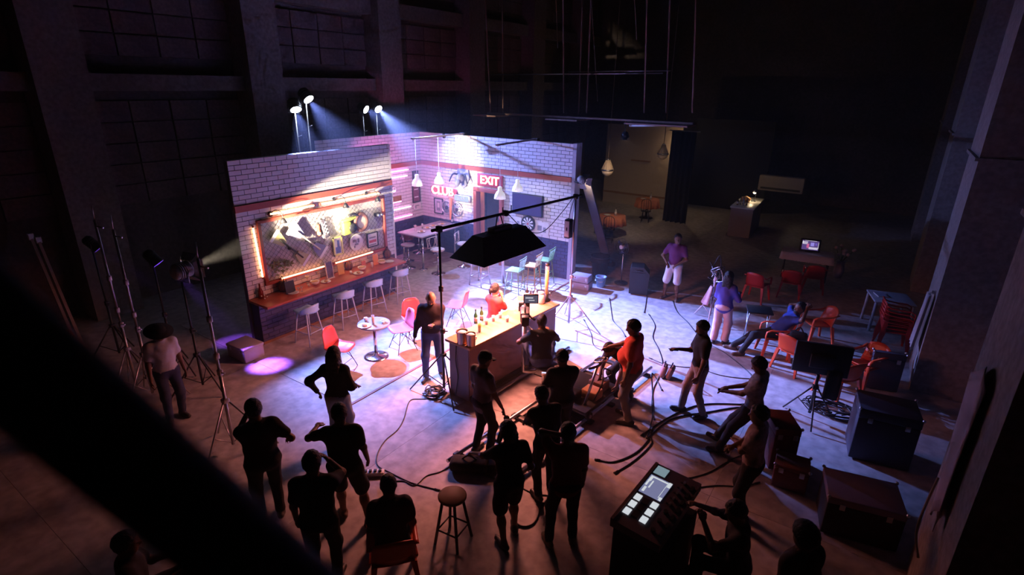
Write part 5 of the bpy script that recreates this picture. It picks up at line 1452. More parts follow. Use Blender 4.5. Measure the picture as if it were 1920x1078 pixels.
names = ['blue-white fresnel lamp on the stand nearest the left end of the set', 'taller blue-white fresnel lamp behind the brick set wall', 'left of the two blue-white fresnel lamps behind the neon wall', 'right of the two blue-white fresnel lamps behind the neon wall']
for (loc, aim, pw, cone), lb in zip(FRESNELS, names):
    loc, aim = Vector(loc), Vector(aim)
    d = (aim - loc).normalized()
    base = loc - d * 0.13
    t = thing('fresnel_lamp', lb, 'stage light', (base.x, base.y, 0), 0, 'fresnels behind the set')
    foot = fresnel_head(t, loc - Vector((base.x, base.y, 0)), d, M_black, M_blens, 0.12, 0.26, doors=False)
    tripod_base(t, 0.20, 0.55, foot.z, 0.4, M_steel, 0.016)
    B().tube([(0, 0, foot.z - 0.5), (0.10, 0.03, foot.z - 0.46)], 0.008, 6).build('tee_knob', M_steel, t)
    B().tube(smooth_path([(0, 0.0, foot.z), (-0.05, -0.06, foot.z - 0.3), (-0.02, -0.04, foot.z - 0.8), (-0.04, -0.03, 0.3)]), 0.006, 5).build('power_cable', M_blackp, t)
# softbox on its crossbar
sL, sR = Vector((-5.66, 6.30, 0)), Vector((-5.24, 10.02, 0))
t = thing('light_stand', 'tall black light stand at the left end of the bar holding the crossbar', 'light stand', sL)
tripod_base(t, 0.62, 0.75, 2.92, -0.6, M_black, 0.019)
B().cbox((0, 0, 1.95), (0.06, 0.06, 0.10), 0.01).build('clamp', M_black, t)
B().tube([(0, 0, 2.0), (0.09, -0.05, 2.0)], 0.009, 6).build('knob', M_black, t)
t = thing('light_stand', 'tall steel light stand beyond the right end of the bar holding the crossbar', 'light stand', sR)
tripod_base(t, 0.75, 0.75, 2.92, 0.1, mat('steel_stand', (0.42, 0.36, 0.38), 0.4, 0.8, var=0.05), 0.02)
t = thing('crossbar', 'black pipe spanning the two stands above the bar', 'pipe', (sL.x, sL.y, 2.95))
d = sR - sL
B().tube([-d.normalized() * 0.15, d + d.normalized() * 0.22], 0.026, 12).build('pipe', M_black, t)
for k in (0.0, 0.42, 1.0): B().cbox(tuple(d * k), (0.10, 0.07, 0.10), 0.012).build('clamp', M_black, t)
for k in (0.40, 0.46): B().tube([d * k, d * k + Vector((0, 0, 0.12))], 0.010, 6).build('clamp_handle', M_black, t)
cable_pts = [d * 0.44 + Vector((0, 0, -0.03)), d * 0.55 + Vector((0.05, 0, -0.38)), d * 0.70 + Vector((0.05, 0, -0.52)), d * 0.88 + Vector((0, 0, -0.25)), d * 0.97 + Vector((0, 0, -0.02))]
B().tube(smooth_path(cable_pts), 0.008, 6).build('power_cable', M_blackp, t)
t = thing('softbox', 'black bat-wing softbox hanging over the bar from the crossbar', 'softbox', (sb_loc.x, sb_loc.y, 0), R_(-5.0))
M_sb = mat('softbox_cloth', (0.014, 0.013, 0.020), 0.6, var=0.15, scale=14, bump=0.3)
zb, zt = 2.27, 2.66
wb, lb_, wt, lt = 0.40, 0.86, 0.12, 0.58
q = [(-wb, -lb_, zb), (wb, -lb_, zb), (wb, lb_, zb), (-wb, lb_, zb), (-wt, -lt, zt), (wt, -lt, zt), (wt, lt, zt), (-wt, lt, zt)]
for f, nm in (((0, 1, 5, 4), 'end_skirt'), ((1, 2, 6, 5), 'side_skirt'), ((2, 3, 7, 6), 'end_skirt'), ((3, 0, 4, 7), 'side_skirt'), ((4, 5, 6, 7), 'top_panel')):
    a, b_, c_, e_ = [Vector(q[i]) for i in f]
    rows = [[a.lerp(b_, u).lerp(e_.lerp(c_, u), v) for u in np.linspace(0, 1, 9)] for v in np.linspace(0, 1, 5)]
    B().grid(rows, 0.012, False).build(nm, M_sb, t)
B().box((0, 0, zb + 0.075), (0.68, 1.58, 0.012)).build('diffuser', glow('softbox_diffuser', (1.0, 0.72, 0.45), 3.0), t)
B().cbox((0, 0, zt + 0.04), (0.16, 0.5, 0.10), 0.02).build('lamp_housing', M_black, t)
for y in (-0.12, 0.10): B().tube([(0, y, zt + 0.06), (0.06, y * 0.4 - 0.1, 2.95)], 0.010, 6).build('hanger', M_black, t)
t = thing('ballast_box', 'pale-faced ballast hanging from the right light stand', 'ballast', (-5.33, 9.95, 2.28))
B().cbox((0, 0, 0), (0.13, 0.15, 0.40), 0.015).build('case', M_black, t); B().box((0, -0.078, 0), (0.10, 0.006, 0.33)).build('face_plate', mat('ballast_plate', (0.55, 0.52, 0.55), 0.5, var=0.1), t)
B().box((0, -0.083, 0.0), (0.03, 0.006, 0.07)).build('socket', M_black, t)
B().tube(smooth_path([(0, 0, 0.2), (0.02, 0, 0.36), (0.05, 0.04, 0.55), (0.08, 0.06, 0.66)]), 0.008, 6).build('strap', M_black, t)
# tall stands at the left: flood, violet pars
def tall_stand(foot, top, label, m, r=0.55):
    t = thing('light_stand', label, 'light stand', (foot[0], foot[1], 0))
    tripod_base(t, r, 0.85, top, 0.9, m, 0.019)
    for z in (1.55, 2.1): B().cbox((0, 0, min(z, top - 0.2)), (0.06, 0.06, 0.09), 0.01).build('clamp', m, t)
    B().tube([(0, 0, top - 0.02), (0.03, 0.0, top + 0.22)], 0.008, 6).build('top_pin', m, t)
    B().tube([(0, 0, top - 0.10), (0.12, 0.05, top - 0.12)], 0.012, 6).build('grip_arm', m, t)
    return t
M_pole = mat('grey_pole', (0.48, 0.45, 0.47), 0.35, 0.7, var=0.05)
pf = at(440, 845)
tall_stand((pf.x, pf.y), above(pf, 368, 485), 'tall stand with a three-legged base beside the bearded crew man', M_pole, 0.6)
pa = at(177, 412, 3.05); tall_stand((pa.x, pa.y), 3.05, 'leftmost tall pale light stand in the dark', M_pole)
pb = at(212, 430, 2.95); tall_stand((pb.x, pb.y), 2.95, 'tall pale light stand second from the left in the dark', M_pole)
def lamp_on_stand(lens, aim, label, lens_m, body_m, r=0.13, doors=True):
    lens, aim = Vector(lens), Vector(aim); d = (aim - lens).normalized(); base = lens - d * 0.15
    t = thing('stage_lamp', label, 'stage light', (base.x, base.y, 0))
    foot = fresnel_head(t, lens - Vector((base.x, base.y, 0)), d, body_m, lens_m, r, 0.28, doors)
    tripod_base(t, 0.5, 0.7, foot.z, 0.2, M_black, 0.016)
lamp_on_stand(FLOOD, onx(655, 395, -10.2), 'pale barn-door flood lamp aimed at the memorabilia board', glow('flood_lens', (1, 0.85, 0.6), 1.5), mat('pale_lamp_body', (0.30, 0.29, 0.30), 0.5))
lamp_on_stand(PAR, at(498, 684), 'violet par lamp in the dark at the left of the set', glow('violet_lens', (0.25, 0.08, 1.0), 1.2), M_black, 0.10, False)
PAR2 = at(185, 466, 2.2)
lamp_on_stand(PAR2, at(420, 640), 'second violet par lamp near the leftmost stands', glow('violet_lens2', (0.25, 0.08, 1.0), 0.8), M_black, 0.09, False)
add_light('violet_par_far', 'SPOT', PAR2 + Vector((0.12, 0.05, -0.06)), at(440, 640), 420, (0.28, 0.08, 1.0), spot_size=R_(16), spot_blend=0.9, shadow_soft_size=0.05)
# box lit violet
t = thing('equipment_case', 'low case lit violet at the left corner of the set', 'case', at(463, 668), 0.05)
B().cbox((0, 0, 0.13), (0.55, 0.42, 0.24), 0.015).build('body', mat('grey_case', (0.35, 0.33, 0.38), 0.4), t); B().cbox((0, 0, 0.275), (0.57, 0.44, 0.05), 0.012).build('lid', mat('grey_case', (0.35, 0.33, 0.38)), t)
for x in (-0.15, 0.15): B().cbox((x, -0.215, 0.22), (0.05, 0.015, 0.06), 0.004).build('latch', M_steel, t)
# back light on the set wall edge
t = thing('barn_door_lamp', 'small barn-door lamp clamped to the right edge of the exit wall', 'stage light', (-6.62, 12.72, 2.85))
BK_AIM = Vector((-6.0, 18.8, 0.6)); bd_ = (BK_AIM - Vector((-6.62, 12.72, 2.85))).normalized()
fresnel_head(t, bd_ * 0.28, bd_, mat('pale_lamp_body', (0.30, 0.29, 0.30)), glow('back_lens', (1, 0.88, 0.65), 2.0), 0.09, 0.2, True)
B().tube([(-0.15, 0.10, -0.12), (0.02, 0.02, -0.12)], 0.012, 6).build('clamp_arm', M_black, t)
add_light('back_lamp_light', 'SPOT', Vector((-6.62, 12.72, 2.85)) + bd_ * 0.32, BK_AIM, 70, (1.0, 0.66, 0.42), spot_size=R_(70), spot_blend=0.8, shadow_soft_size=0.05)
# timber brace holding the exit wall
t = thing('timber_brace', 'broad plank bracing the exit wall from behind', 'brace', (-6.6, 14.4, 0))
a, b = Vector((0.10, 0.35, 0.02)), Vector((-0.08, -1.16, 2.75))
dd = b - a
B().add([tuple(p) for p in (a + Vector((-0.13, 0, 0)), a + Vector((0.13, 0, 0)), b + Vector((0.13, 0, 0)), b + Vector((-0.13, 0, 0)), a + Vector((-0.13, 0.06, 0)), a + Vector((0.13, 0.06, 0)), b + Vector((0.13, 0.06, 0)), b + Vector((-0.13, 0.06, 0)))],
        [(0, 1, 2, 3), (7, 6, 5, 4), (0, 4, 5, 1), (1, 5, 6, 2), (2, 6, 7, 3), (3, 7, 4, 0)]).build('plank', mat('grey_timber', (0.14, 0.14, 0.17), 0.7), t)
B().box((0.10, 0.36, 0.05), (0.4, 0.2, 0.10)).build('foot_block', M_wood, t)
# ================================================================== DOLLY AND CAMERA
rail0, rail1 = Vector((-4.34, 4.85, 0)), Vector((-3.92, 9.3, 0))
rd = (rail1 - rail0); rl = rd.length; ra = math.atan2(rd.y, rd.x) - math.pi / 2
tr = thing('dolly_track', 'pair of steel dolly rails running in front of the bar', 'track', rail0, ra)
for x in (0.0, 0.92): B().tube([(x, 0, 0.075), (x, rl, 0.075)], 0.028, 10).build('rail', M_steel, tr)
for k in range(7):
    y = 0.25 + k * (rl - 0.5) / 6
    B().cbox((0.46, y, 0.025), (1.12, 0.10, 0.045), 0.008).build('sleeper', M_black, tr)
t = thing('floor_pipe', 'long silvery pipe lying on the floor along the bar front', 'pipe', (-4.93, 6.5, 0.035), R_(-4.6))
B().tube([(0, 0, 0), (0, 2.6, 0)], 0.035, 12).build('tube', M_steel, t); B().tube([(0, -0.03, 0), (0, 0.06, 0)], 0.042, 12).build('sleeve', M_black, t)
cp = at(984, 590, 1.33)
dl = thing('camera_dolly', 'camera dolly with platform, seat and push handle on the rails', 'dolly', (-3.62, 7.40, 0), ra)
B().cbox((0, 0, 0.24), (1.0, 1.10, 0.06), 0.01).build('platform', M_black, dl)
for x in (-0.42, 0.50 - 0.0):
    for y in (-0.45, 0.45):
        w = B().tube([(x - 0.03, y, 0.17), (x + 0.03, y, 0.17)], 0.07, 14).build('wheel', M_blackp, dl)
        B().tube([(x - 0.04, y, 0.17), (x + 0.04, y, 0.17)], 0.03, 10).build('hub', M_steel, w)
B().tube([(-0.60, -0.10, 0.24), (-0.60, -0.10, 0.50)], 0.04, 10).build('seat_post', M_steel, dl)
B().cbox((-0.62, -0.10, 0.53), (0.36, 0.36, 0.06), 0.025).build('seat_pad', M_black, dl)
B().cbox((-0.62, 0.22, 0.26), (0.55, 0.60, 0.03), 0.008).build('foot_board', M_black, dl)
_cl = Matrix.Rotation(-ra, 3, 'Z') @ (cp - Vector((-3.62, 7.40, 0)))
B().tube([(-0.45, 0.42, 0.20), (_cl.x, _cl.y, 0.22), (_cl.x, _cl.y, 0.24), (_cl.x, _cl.y, _cl.z - 0.22)], 0.04, 12).build('camera_column', M_steel, dl)
B().tube([(0.35, -0.35, 0.26), (0.45, -0.20, 0.95)], 0.022, 10).build('push_post', M_steel, dl)
B().tube(smooth_path([(0.45, -0.45, 1.0), (0.47, -0.2, 0.96), (0.45, 0.05, 1.0)]), 0.020, 8).build('push_handle', M_black, dl)
ring(0.11, 0.014).build('steering_wheel', M_steel, dl, (0.42, -0.05, 0.98), (0, math.pi / 2 * 0.8, 0))
for k, (x, y, z) in enumerate(((0.25, 0.25, 0.35), (0.05, -0.3, 0.33), (0.3, -0.05, 0.33))): B().cbox((x, y, z), (0.28, 0.24, 0.16), 0.02).build('battery_box', [mat('brown_bag', (0.16, 0.08, 0.05), 0.8), M_black, mat('tan_bag', (0.40, 0.22, 0.12), 0.8)][k], dl)
B().tube(smooth_path([(0.3, 0.25, 0.45), (0.45, 0.3, 0.6), (0.40, 0.1, 0.75), (0.5, -0.1, 0.6), (0.42, -0.2, 0.3)]), 0.014, 6).build('cable_loop', M_blackp, dl)
# cinema camera
cm = thing('cinema_camera', 'black cinema camera rig with matte box and monitor facing the bar', 'camera', cp, R_(35))
B().cbox((0, 0, 0), (0.16, 0.34, 0.18), 0.02).build('body', M_black, cm)
B().tube([(0, 0.16, 0), (0, 0.34, 0)], 0.055, 16).build('lens', M_blackp, cm)
for k in range(3): B().tube([(0, 0.18 + 0.05 * k, 0), (0, 0.20 + 0.05 * k, 0)], 0.062, 16).build('lens_ring', M_steel, cm)
B().cbox((0, 0.37, 0), (0.20, 0.06, 0.17), 0.008).build('matte_box', M_black, cm)
B().grid([[(-0.12, 0.40, 0.10), (0.12, 0.40, 0.10)], [(-0.13, 0.52, 0.15), (0.13, 0.52, 0.15)]], 0.004, False).build('top_flag', M_black, cm)
B().tube([(0, -0.12, 0.09), (0, -0.12, 0.17), (0, 0.12, 0.17), (0, 0.12, 0.09)], 0.014, 8).build('top_handle', M_black, cm)
mon = B().cbox((0.10, 0.0, 0.30), (0.26, 0.04, 0.17), 0.01).build('monitor', M_black, cm)
B().box((0.10, -0.023, 0.30), (0.23, 0.004, 0.135)).build('screen', glow('cam_screen', (0.10, 0.10, 0.16), 0.8), mon)
B().box((0.07, -0.026, 0.325), (0.13, 0.003, 0.022)).build('readout', glow('cam_text', (0.7, 0.7, 0.8), 0.8), mon)
B().box((0.11, -0.026, 0.28), (0.10, 0.003, 0.016)).build('readout', glow('cam_text', (0.7, 0.7, 0.8), 0.8), mon)
B().tube([(0.08, -0.1, 0.02), (0.16, -0.22, 0.0)], 0.02, 8).build('viewfinder', M_black, cm)
B().cbox((0, -0.24, 0.0), (0.13, 0.14, 0.16), 0.015).build('battery', M_black, cm)
B().cbox((0, 0.0, -0.12), (0.14, 0.26, 0.05), 0.01).build('base_plate', M_steel, cm)
B().tube([(0, 0.02, -0.13), (0, 0.02, -0.22)], 0.05, 12).build('fluid_head', M_black, cm)
B().tube([(0.05, -0.05, -0.18), (0.22, -0.40, -0.22)], 0.012, 8).build('pan_handle', M_steel, cm)
for sg in (-1, 1): B().tube([(sg * 0.05, -0.1, -0.09), (sg * 0.05, 0.42, -0.09)], 0.008, 6).build('rod', M_steel, cm)
# microphone held by the capped man
hp_, hd_, hn_, hs_ = PP['cap'][1][0]
t = thing('microphone', 'black foam microphone in the hand of the man with the cap', 'microphone', hp_)
B().tube([(0, 0, 0), tuple(Vector(hd_) * 0.12)], 0.014, 8).build('handle', M_black, t); B().ball(tuple(Vector(hd_) * 0.15), 0.045, 12, 8).build('foam_ball', M_dark, t)
# ================================================================== FURNITURE OF THE CREW
def make_plastic_chair(label, m, loc, rz, group='orange plastic armchairs of the crew'):
    t = thing('plastic_chair', label, 'chair', loc, rz, group)
    B().grid([[(0.21 * u * (1 + 0.12 * v), 0.22 * v, 0.42 + 0.012 * u * u + 0.015 * v) for u in np.linspace(-1, 1, 7)] for v in np.linspace(-1, 1, 7)], 0.016).build('seat', m, t)
    rows = []
    for k, z in enumerate(np.linspace(0, 1, 6)):
        rows.append([(0.225 * u * (1 - 0.10 * z * z), -0.215 - 0.11 * z + 0.05 * u * u, 0.42 + 0.38 * z - 0.05 * z * u * u) for u in np.linspace(-1, 1, 9)])
    B().grid(rows, 0.014).build('backrest', m, t)
    for sx in (-1, 1):
        B().grid([[(sx * (0.235 + w), y, z) for w in (-0.025, 0.025)] for y, z in ((-0.28, 0.70), (-0.18, 0.655), (0.0, 0.64), (0.16, 0.64), (0.235, 0.60), (0.245, 0.50), (0.235, 0.42))], 0.016).build('armrest', m, t)
        for sy in (-1, 1):
            x, y = sx * 0.20, sy * 0.20
            B().add([(x - 0.03, y - 0.03, 0.42), (x + 0.03, y - 0.03, 0.42), (x + 0.03, y + 0.03, 0.42), (x - 0.03, y + 0.03, 0.42),
                     (x + sx * 0.06 - 0.018, y + sy * 0.07 - 0.018, 0), (x + sx * 0.06 + 0.018, y + sy * 0.07 - 0.018, 0), (x + sx * 0.06 + 0.018, y + sy * 0.07 + 0.018, 0), (x + sx * 0.06 - 0.018, y + sy * 0.07 + 0.018, 0)],
                    [(0, 1, 2, 3), (7, 6, 5, 4), (0, 4, 5, 1), (1, 5, 6, 2), (2, 6, 7, 3), (3, 7, 4, 0)]).build('leg', m, t)
    return t
M_oc = mat('orange_plastic', (0.62, 0.075, 0.02), 0.4, var=0.05); M_rc = mat('red_plastic', (0.42, 0.025, 0.02), 0.4, var=0.05)
oc0 = make_plastic_chair('orange plastic armchair under the man in black in front', M_oc, (-3.57, 3.08, 0), look_rz((-3.60, 3.11), (-4.35, 3.75)))
occ = [((-1.24, 11.28), look_rz((-1.28, 11.30), (-2.30, 10.85)), 'orange plastic armchair under the man in the blue shirt'), ((at(1525, 640).x, at(1525, 640).y), look_rz(at(1525, 640), at(1430, 640)), 'empty orange armchair right of the reclining man'),
       ((at(1482, 692).x, at(1482, 692).y), look_rz(at(1482, 690), at(1560, 660)), 'orange armchair with a black bag on its seat'), ((at(1612, 722).x, at(1612, 722).y), look_rz(at(1612, 722), at(1530, 740)), 'orange armchair standing nearest the right pillar'),
       ((at(1566, 742).x, at(1566, 742).y), look_rz(at(1566, 742), at(1500, 700)), 'orange armchair behind the black monitor')]
for (x, y), rz, lb in occ: dup(oc0, (x, y, 0), rz, lb)
rc0 = make_plastic_chair('large red armchair with its back to the cable stand', M_rc, (at(1415, 562).x, at(1415, 562).y, 0), look_rz(at(1415, 562), at(1480, 520)), 'red plastic armchairs')
dup(rc0, (at(1478, 555).x, at(1478, 555).y, 0), look_rz(at(1478, 555), at(1500, 480)), 'dim red armchair left of the cloth-covered table')
dup(rc0, (at(1520, 545).x, at(1520, 545).y, 0), look_rz(at(1520, 545), at(1505, 480)), 'dim red armchair in front of the cloth-covered table')
ps = Vector((0.72, 13.1, 0))
for k in range(5):
    dup(rc0, (ps.x, ps.y, 0.075 * k), look_rz((0, 0), (1, 0.15)), ['red armchair at the bottom of the stack by the pillar', 'second lowest red armchair in the stack by the pillar', 'middle red armchair in the stack by the pillar', 'second highest red armchair in the stack by the pillar', 'topmost red armchair in the stack by the pillar'][k], 'stacked red chairs')
# bag on chair
p = at(1484, 690); t = thing('black_bag', 'black bag resting on the orange armchair', 'bag', (p.x, p.y, 0.445))
B().cbox((0, 0, 0.17), (0.30, 0.16, 0.32), 0.05).build('body', M_dark, t); B().tube(smooth_path([(-0.08, 0, 0.32), (0, 0, 0.42), (0.08, 0, 0.32)]), 0.012, 6).build('handle', M_dark, t); B().cbox((0, -0.09, 0.12), (0.22, 0.05, 0.16), 0.02).build('pocket', M_dark, t)
# grey plastic table
tp = at(1660, 618); t = thing('plastic_table', 'pale grey plastic table near the stacked red chairs', 'table', (tp.x - 0.05, tp.y + 0.15, 0), 0.25)
M_gt = mat('grey_plastic', (0.35, 0.40, 0.48), 0.5)
B().cbox((0, 0, 0.71), (0.80, 0.80, 0.04), 0.015).build('table_top', M_gt, t)
for sx in (-1, 1):
    for sy in (-1, 1): B().tube([(sx * 0.35, sy * 0.35, 0.69), (sx * 0.37, sy * 0.37, 0)], 0.032, 10).build('leg', M_gt, t)
for a, b in (((-0.36, -0.36), (0.36, -0.36)), ((-0.36, 0.36), (0.36, 0.36))): B().box(((a[0] + b[0]) / 2, a[1], 0.66), (0.72, 0.02, 0.07)).build('apron', M_gt, t)
pp = Vector((tp.x - 0.25, tp.y + 0.15, 0.731)); t = thing('notebook', 'pale notebook on the grey plastic table', 'notebook', pp, 0.4)
B().box((0, 0, 0.01), (0.20, 0.28, 0.018)).build('pages', paper, t); B().box((0, 0, 0.021), (0.205, 0.285, 0.003)).build('cover', mat('blue_cover', (0.3, 0.35, 0.5), 0.5), t)
# cloth table with a lit monitor
ctp = at(1505, 520); t = thing('cloth_table', 'table under a scalloped white cloth in the dark at the right', 'table', (ctp.x, ctp.y, 0), 0.1)
B().cbox((0, 0, 0.73), (1.25, 0.60, 0.03), 0.008).build('table_top', M_wood, t)
for sx in (-1, 1):
    for sy in (-1, 1): B().tube([(sx * 0.55, sy * 0.25, 0.72), (sx * 0.55, sy * 0.25, 0)], 0.022, 8).build('leg', M_black, t)
tc_ = thing('tablecloth', 'white scalloped cloth over the table with the lit monitor', 'tablecloth', (ctp.x, ctp.y, 0), 0.1)
rows = []
nU = 41
for k, dz in enumerate((0.0, 0.08, 0.16, 0.22)):
    row = []
    for i in range(nU * 2):
        a = 2 * math.pi * i / (nU * 2 - 1)
        cx, cy = math.cos(a), math.sin(a)
        sc = 1 / max(abs(cx) / 0.65, abs(cy) / 0.325)
        row.append((cx * sc * (1 + 0.02 * k), cy * sc * (1 + 0.04 * k), 0.757 - dz + (0.025 * abs(math.sin(a * 18)) if k == 3 else 0)))
    rows.append(row)
B().grid(rows, 0.005).build('drop', mat('white_cloth', (0.5, 0.48, 0.52), 0.8), tc_); B().box((0, 0, 0.757), (1.29, 0.64, 0.006)).build('top_sheet', mat('white_cloth', (0.5, 0.48, 0.52)), tc_)
t = thing('field_monitor', 'small monitor showing the set picture on the cloth-covered table', 'monitor', (ctp.x + 0.02, ctp.y, 0.76), 0.18)
B().cbox((0, 0, 0.20), (0.52, 0.06, 0.36), 0.015, (-0.25, 0, 0)).build('bezel', M_black, t)
Mq = Matrix.Rotation(-0.25, 4, 'X')
def scr(x, z, w, h, col, st, lift):
    B().box((0, 0, 0), (w, 0.003, h)).build('screen_patch', glow('scr_%d_%d_%d' % tuple(int(c * 99) for c in col), col, st), t, tuple(Matrix.Translation((0, 0, 0.20)) @ Mq @ Vector((x, -0.032 - lift, z))), (-0.25, 0, 0))
scr(0, 0, 0.42, 0.26, (0.10, 0.06, 0.22), 1.0, 0)
for x, z, w, h, c in ((-0.13, 0.06, 0.12, 0.08, (0.5, 0.45, 0.6)), (-0.06, -0.02, 0.06, 0.12, (0.6, 0.12, 0.3)), (0.05, 0.03, 0.09, 0.10, (0.3, 0.25, 0.75)), (0.08, -0.08, 0.22, 0.06, (0.6, 0.55, 0.7)), (-0.19, 0.07, 0.025, 0.08, (0.8, 0.8, 0.8)), (0.20, 0.0, 0.012, 0.18, (0.7, 0.7, 0.7)), (0.0, 0.125, 0.3, 0.008, (0.7, 0.7, 0.7)), (0.14, 0.04, 0.05, 0.06, (0.15, 0.1, 0.5))): scr(x, z, w, h, c, 1.0, 0.002)
B().box((0, 0.10, 0.05), (0.2, 0.2, 0.10)).build('stand', M_black, t)
# white items in the dark at the far right
t = thing('flower_vase', 'pale flowers in a vase in the dark right of the cloth-covered table', 'flowers', at(1570, 520))
B().lathe([(0.09, 0), (0.14, 0.2), (0.10, 0.42), (0.13, 0.5)], (0, 0, 0), 16).build('vase', mat('vase_grey', (0.3, 0.28, 0.36), 0.5), t)
rr = random.Random(4)
for k in range(12):
    q_ = Vector((rr.gauss(0, 0.16), rr.gauss(0, 0.16), 0.65 + rr.uniform(0, 0.3)))
    st_ = B().tube([(0, 0, 0.45), tuple(q_)], 0.008, 5).build('stem', mat('stem_green', (0.08, 0.12, 0.05), 0.7), t); B().ball(tuple(q_), 0.05, 8, 6).build('bloom', mat('bloom_pale', (0.5, 0.45, 0.5), 0.7), st_)
# big black monitor from behind on a stand
mp = at(1515, 785); t = thing('director_monitor', 'big black monitor seen from behind on a stand', 'monitor', (mp.x, mp.y, 0), look_rz((0, 0), (-0.25, 1)) )
B().cbox((0, 0, 1.10), (0.80, 0.07, 0.52), 0.012).build('casing', M_blackp, t); B().box((0, 0.038, 1.10), (0.74, 0.004, 0.46)).build('screen', glow('dir_screen', (0.10, 0.10, 0.2), 0.4), t)
B().cbox((0, -0.06, 1.08), (0.35, 0.06, 0.22), 0.01).build('rear_box', M_black, t)
tripod_base(t, 0.42, 0.6, 1.05, 0.5, M_black, 0.02)
B().grid([[(0.10 + 0.22 * u, -0.07 - 0.01 * math.sin(9 * u + v), 0.95 - 0.5 * v) for u in np.linspace(0, 1, 9)] for v in np.linspace(0, 1, 6)], 0.006).build('black_drape', M_dark, t)
# cardboard box
p = at(1556, 690); t = thing('cardboard_box', 'plain cardboard carton with a white label behind the big monitor', 'box', (p.x, p.y, 0), 0.3)
B().box((0, 0, 0.22), (0.40, 0.30, 0.44)).build('carton', mat('cardboard', (0.30, 0.24, 0.20), 0.8), t); B().box((0.05, -0.152, 0.28), (0.14, 0.004, 0.12)).build('label_sheet', paper, t); B().grid([[(-0.2, -0.15, 0.44), (0.2, -0.15, 0.44)], [(-0.2, -0.22, 0.54), (0.2, -0.22, 0.54)]], 0.006, False).build('flap', mat('cardboard', (0.3, 0.24, 0.2)), t)
# speaker, fan, bin, pail, crates
sp = at(1196, 548); t = thing('loudspeaker', 'big black wheeled loudspeaker box beside the man in white shorts', 'loudspeaker', (sp.x, sp.y, 0), 0.35)
poly = [(-0.23, 0), (0.23, 0), (0.25, 0.55), (0.10, 0.72), (-0.22, 0.72), (-0.25, 0.60)]
B().prism(poly, 0.44, Matrix.Translation((0, 0.22, 0.03)) @ Matrix.Rotation(math.pi / 2, 4, 'X')).build('cabinet', M_blackp, t)
B().box((0, -0.225, 0.36), (0.36, 0.012, 0.50)).build('grille', M_black, t); B().tube([(-0.1, -0.23, 0.66), (0.08, -0.23, 0.66)], 0.012, 6).build('handle', M_black, t)
for x in (-0.18, 0.18): B().tube([(x, 0.16, 0.03), (x + 0.03, 0.16, 0.03)], 0.03, 10).build('wheel', M_black, t)
fp = at(1164, 531); t = thing('pedestal_fan', 'dark pedestal fan with a pale hub beside the black bin', 'fan', (fp.x, fp.y, 0), -0.3)
B().lathe([(0.18, 0), (0.18, 0.03), (0.04, 0.06)], (0, 0, 0), 20).build('base', M_black, t); B().tube([(0, 0, 0.05), (0, 0, 1.0)], 0.018, 8).build('pole', M_steel, t)
for r in (0.24, 0.18, 0.12): ring(r, 0.006, 1.0, 24, 5).build('guard_ring', M_black, t, (0, -0.10, 1.05), (0, 0, math.pi / 2))
for k in range(12):
    a = k * math.pi / 6
    B().tube([(0.05 * math.cos(a), -0.11, 1.05 + 0.05 * math.sin(a)), (0.24 * math.cos(a), -0.10, 1.05 + 0.24 * math.sin(a))], 0.004, 4).build('guard_wire', M_black, t)
for k in range(3):
    a = k * 2.094 + 0.4; ca, sa = math.cos(a), math.sin(a)
    B().grid([[(0.05 * ca + 0.16 * u * ca - 0.06 * v * sa, -0.05 + 0.03 * v, 1.05 + 0.05 * sa + 0.16 * u * sa + 0.06 * v * ca) for v in (-1, 0, 1)] for u in (0, 0.5, 1)], 0.005).build('blade', mat('blade_grey', (0.05, 0.05, 0.09), 0.4), t)
B().tube([(0, -0.13, 1.05), (0, 0.08, 1.05)], 0.055, 14).build('motor', mat('hub_pale', (0.5, 0.48, 0.55), 0.4), t)
bp = at(1122, 520); t = thing('rubbish_bin', 'tall black rubbish bin at the foot of the brace plank', 'bin', (bp.x - 0.05, bp.y + 0.15, 0))
B().lathe([(0.20, 0), (0.24, 0.55), (0.27, 0.56), (0.27, 0.60), (0.22, 0.58), (0.18, 0.03), (0, 0.03)], (0, 0, 0), 20).build('body', M_blackp, t)
for a in (0, math.pi): B().cbox((0.27 * math.cos(a), 0, 0.50), (0.05, 0.12, 0.05), 0.012).build('handle', M_blackp, t)
B().grid([[(0.24 * math.cos(a) * (1 + 0.1 * k), 0.24 * math.sin(a) * (1 + 0.1 * k), 0.60 - 0.08 * k + 0.02 * math.sin(7 * a)) for a in np.linspace(0, 2 * math.pi, 25)] for k in range(3)], 0.006).build('liner', M_dark, t)
bp = at(1126, 537); t = thing('water_pail', 'light blue plastic pail on the floor by the exit wall', 'bucket', (bp.x, bp.y, 0))
B().lathe([(0.105, 0), (0.14, 0.27), (0.15, 0.27), (0.15, 0.29), (0.132, 0.28), (0.10, 0.02), (0, 0.02)], (0, 0, 0), 22).build('body', mat('blue_pail', (0.22, 0.45, 0.72), 0.4, var=0.03), t)
B().tube(smooth_path([(-0.145, 0, 0.26), (-0.10, -0.12, 0.18), (0.10, -0.12, 0.18), (0.145, 0, 0.26)]), 0.005, 5).build('handle', M_steel, t)
for k, (z, lb) in enumerate(((0.0, 'lower grey crate beside the blue pail'), (0.2, 'upper grey crate beside the blue pail'))):
    cp_ = at(1089, 543); t = thing('equipment_crate', lb, 'crate', (cp_.x - 0.05, cp_.y + 0.12, z), 0.1)
    B().cbox((0, 0, 0.095), (0.52 - 0.06 * k, 0.32, 0.18), 0.012).build('body', mat('lilac_crate', (0.30, 0.28, 0.36), 0.6), t)
    for x in (-0.18, 0.18): B().cbox((x, -0.163, 0.10), (0.05, 0.012, 0.08), 0.003).build('latch', M_steel, t)
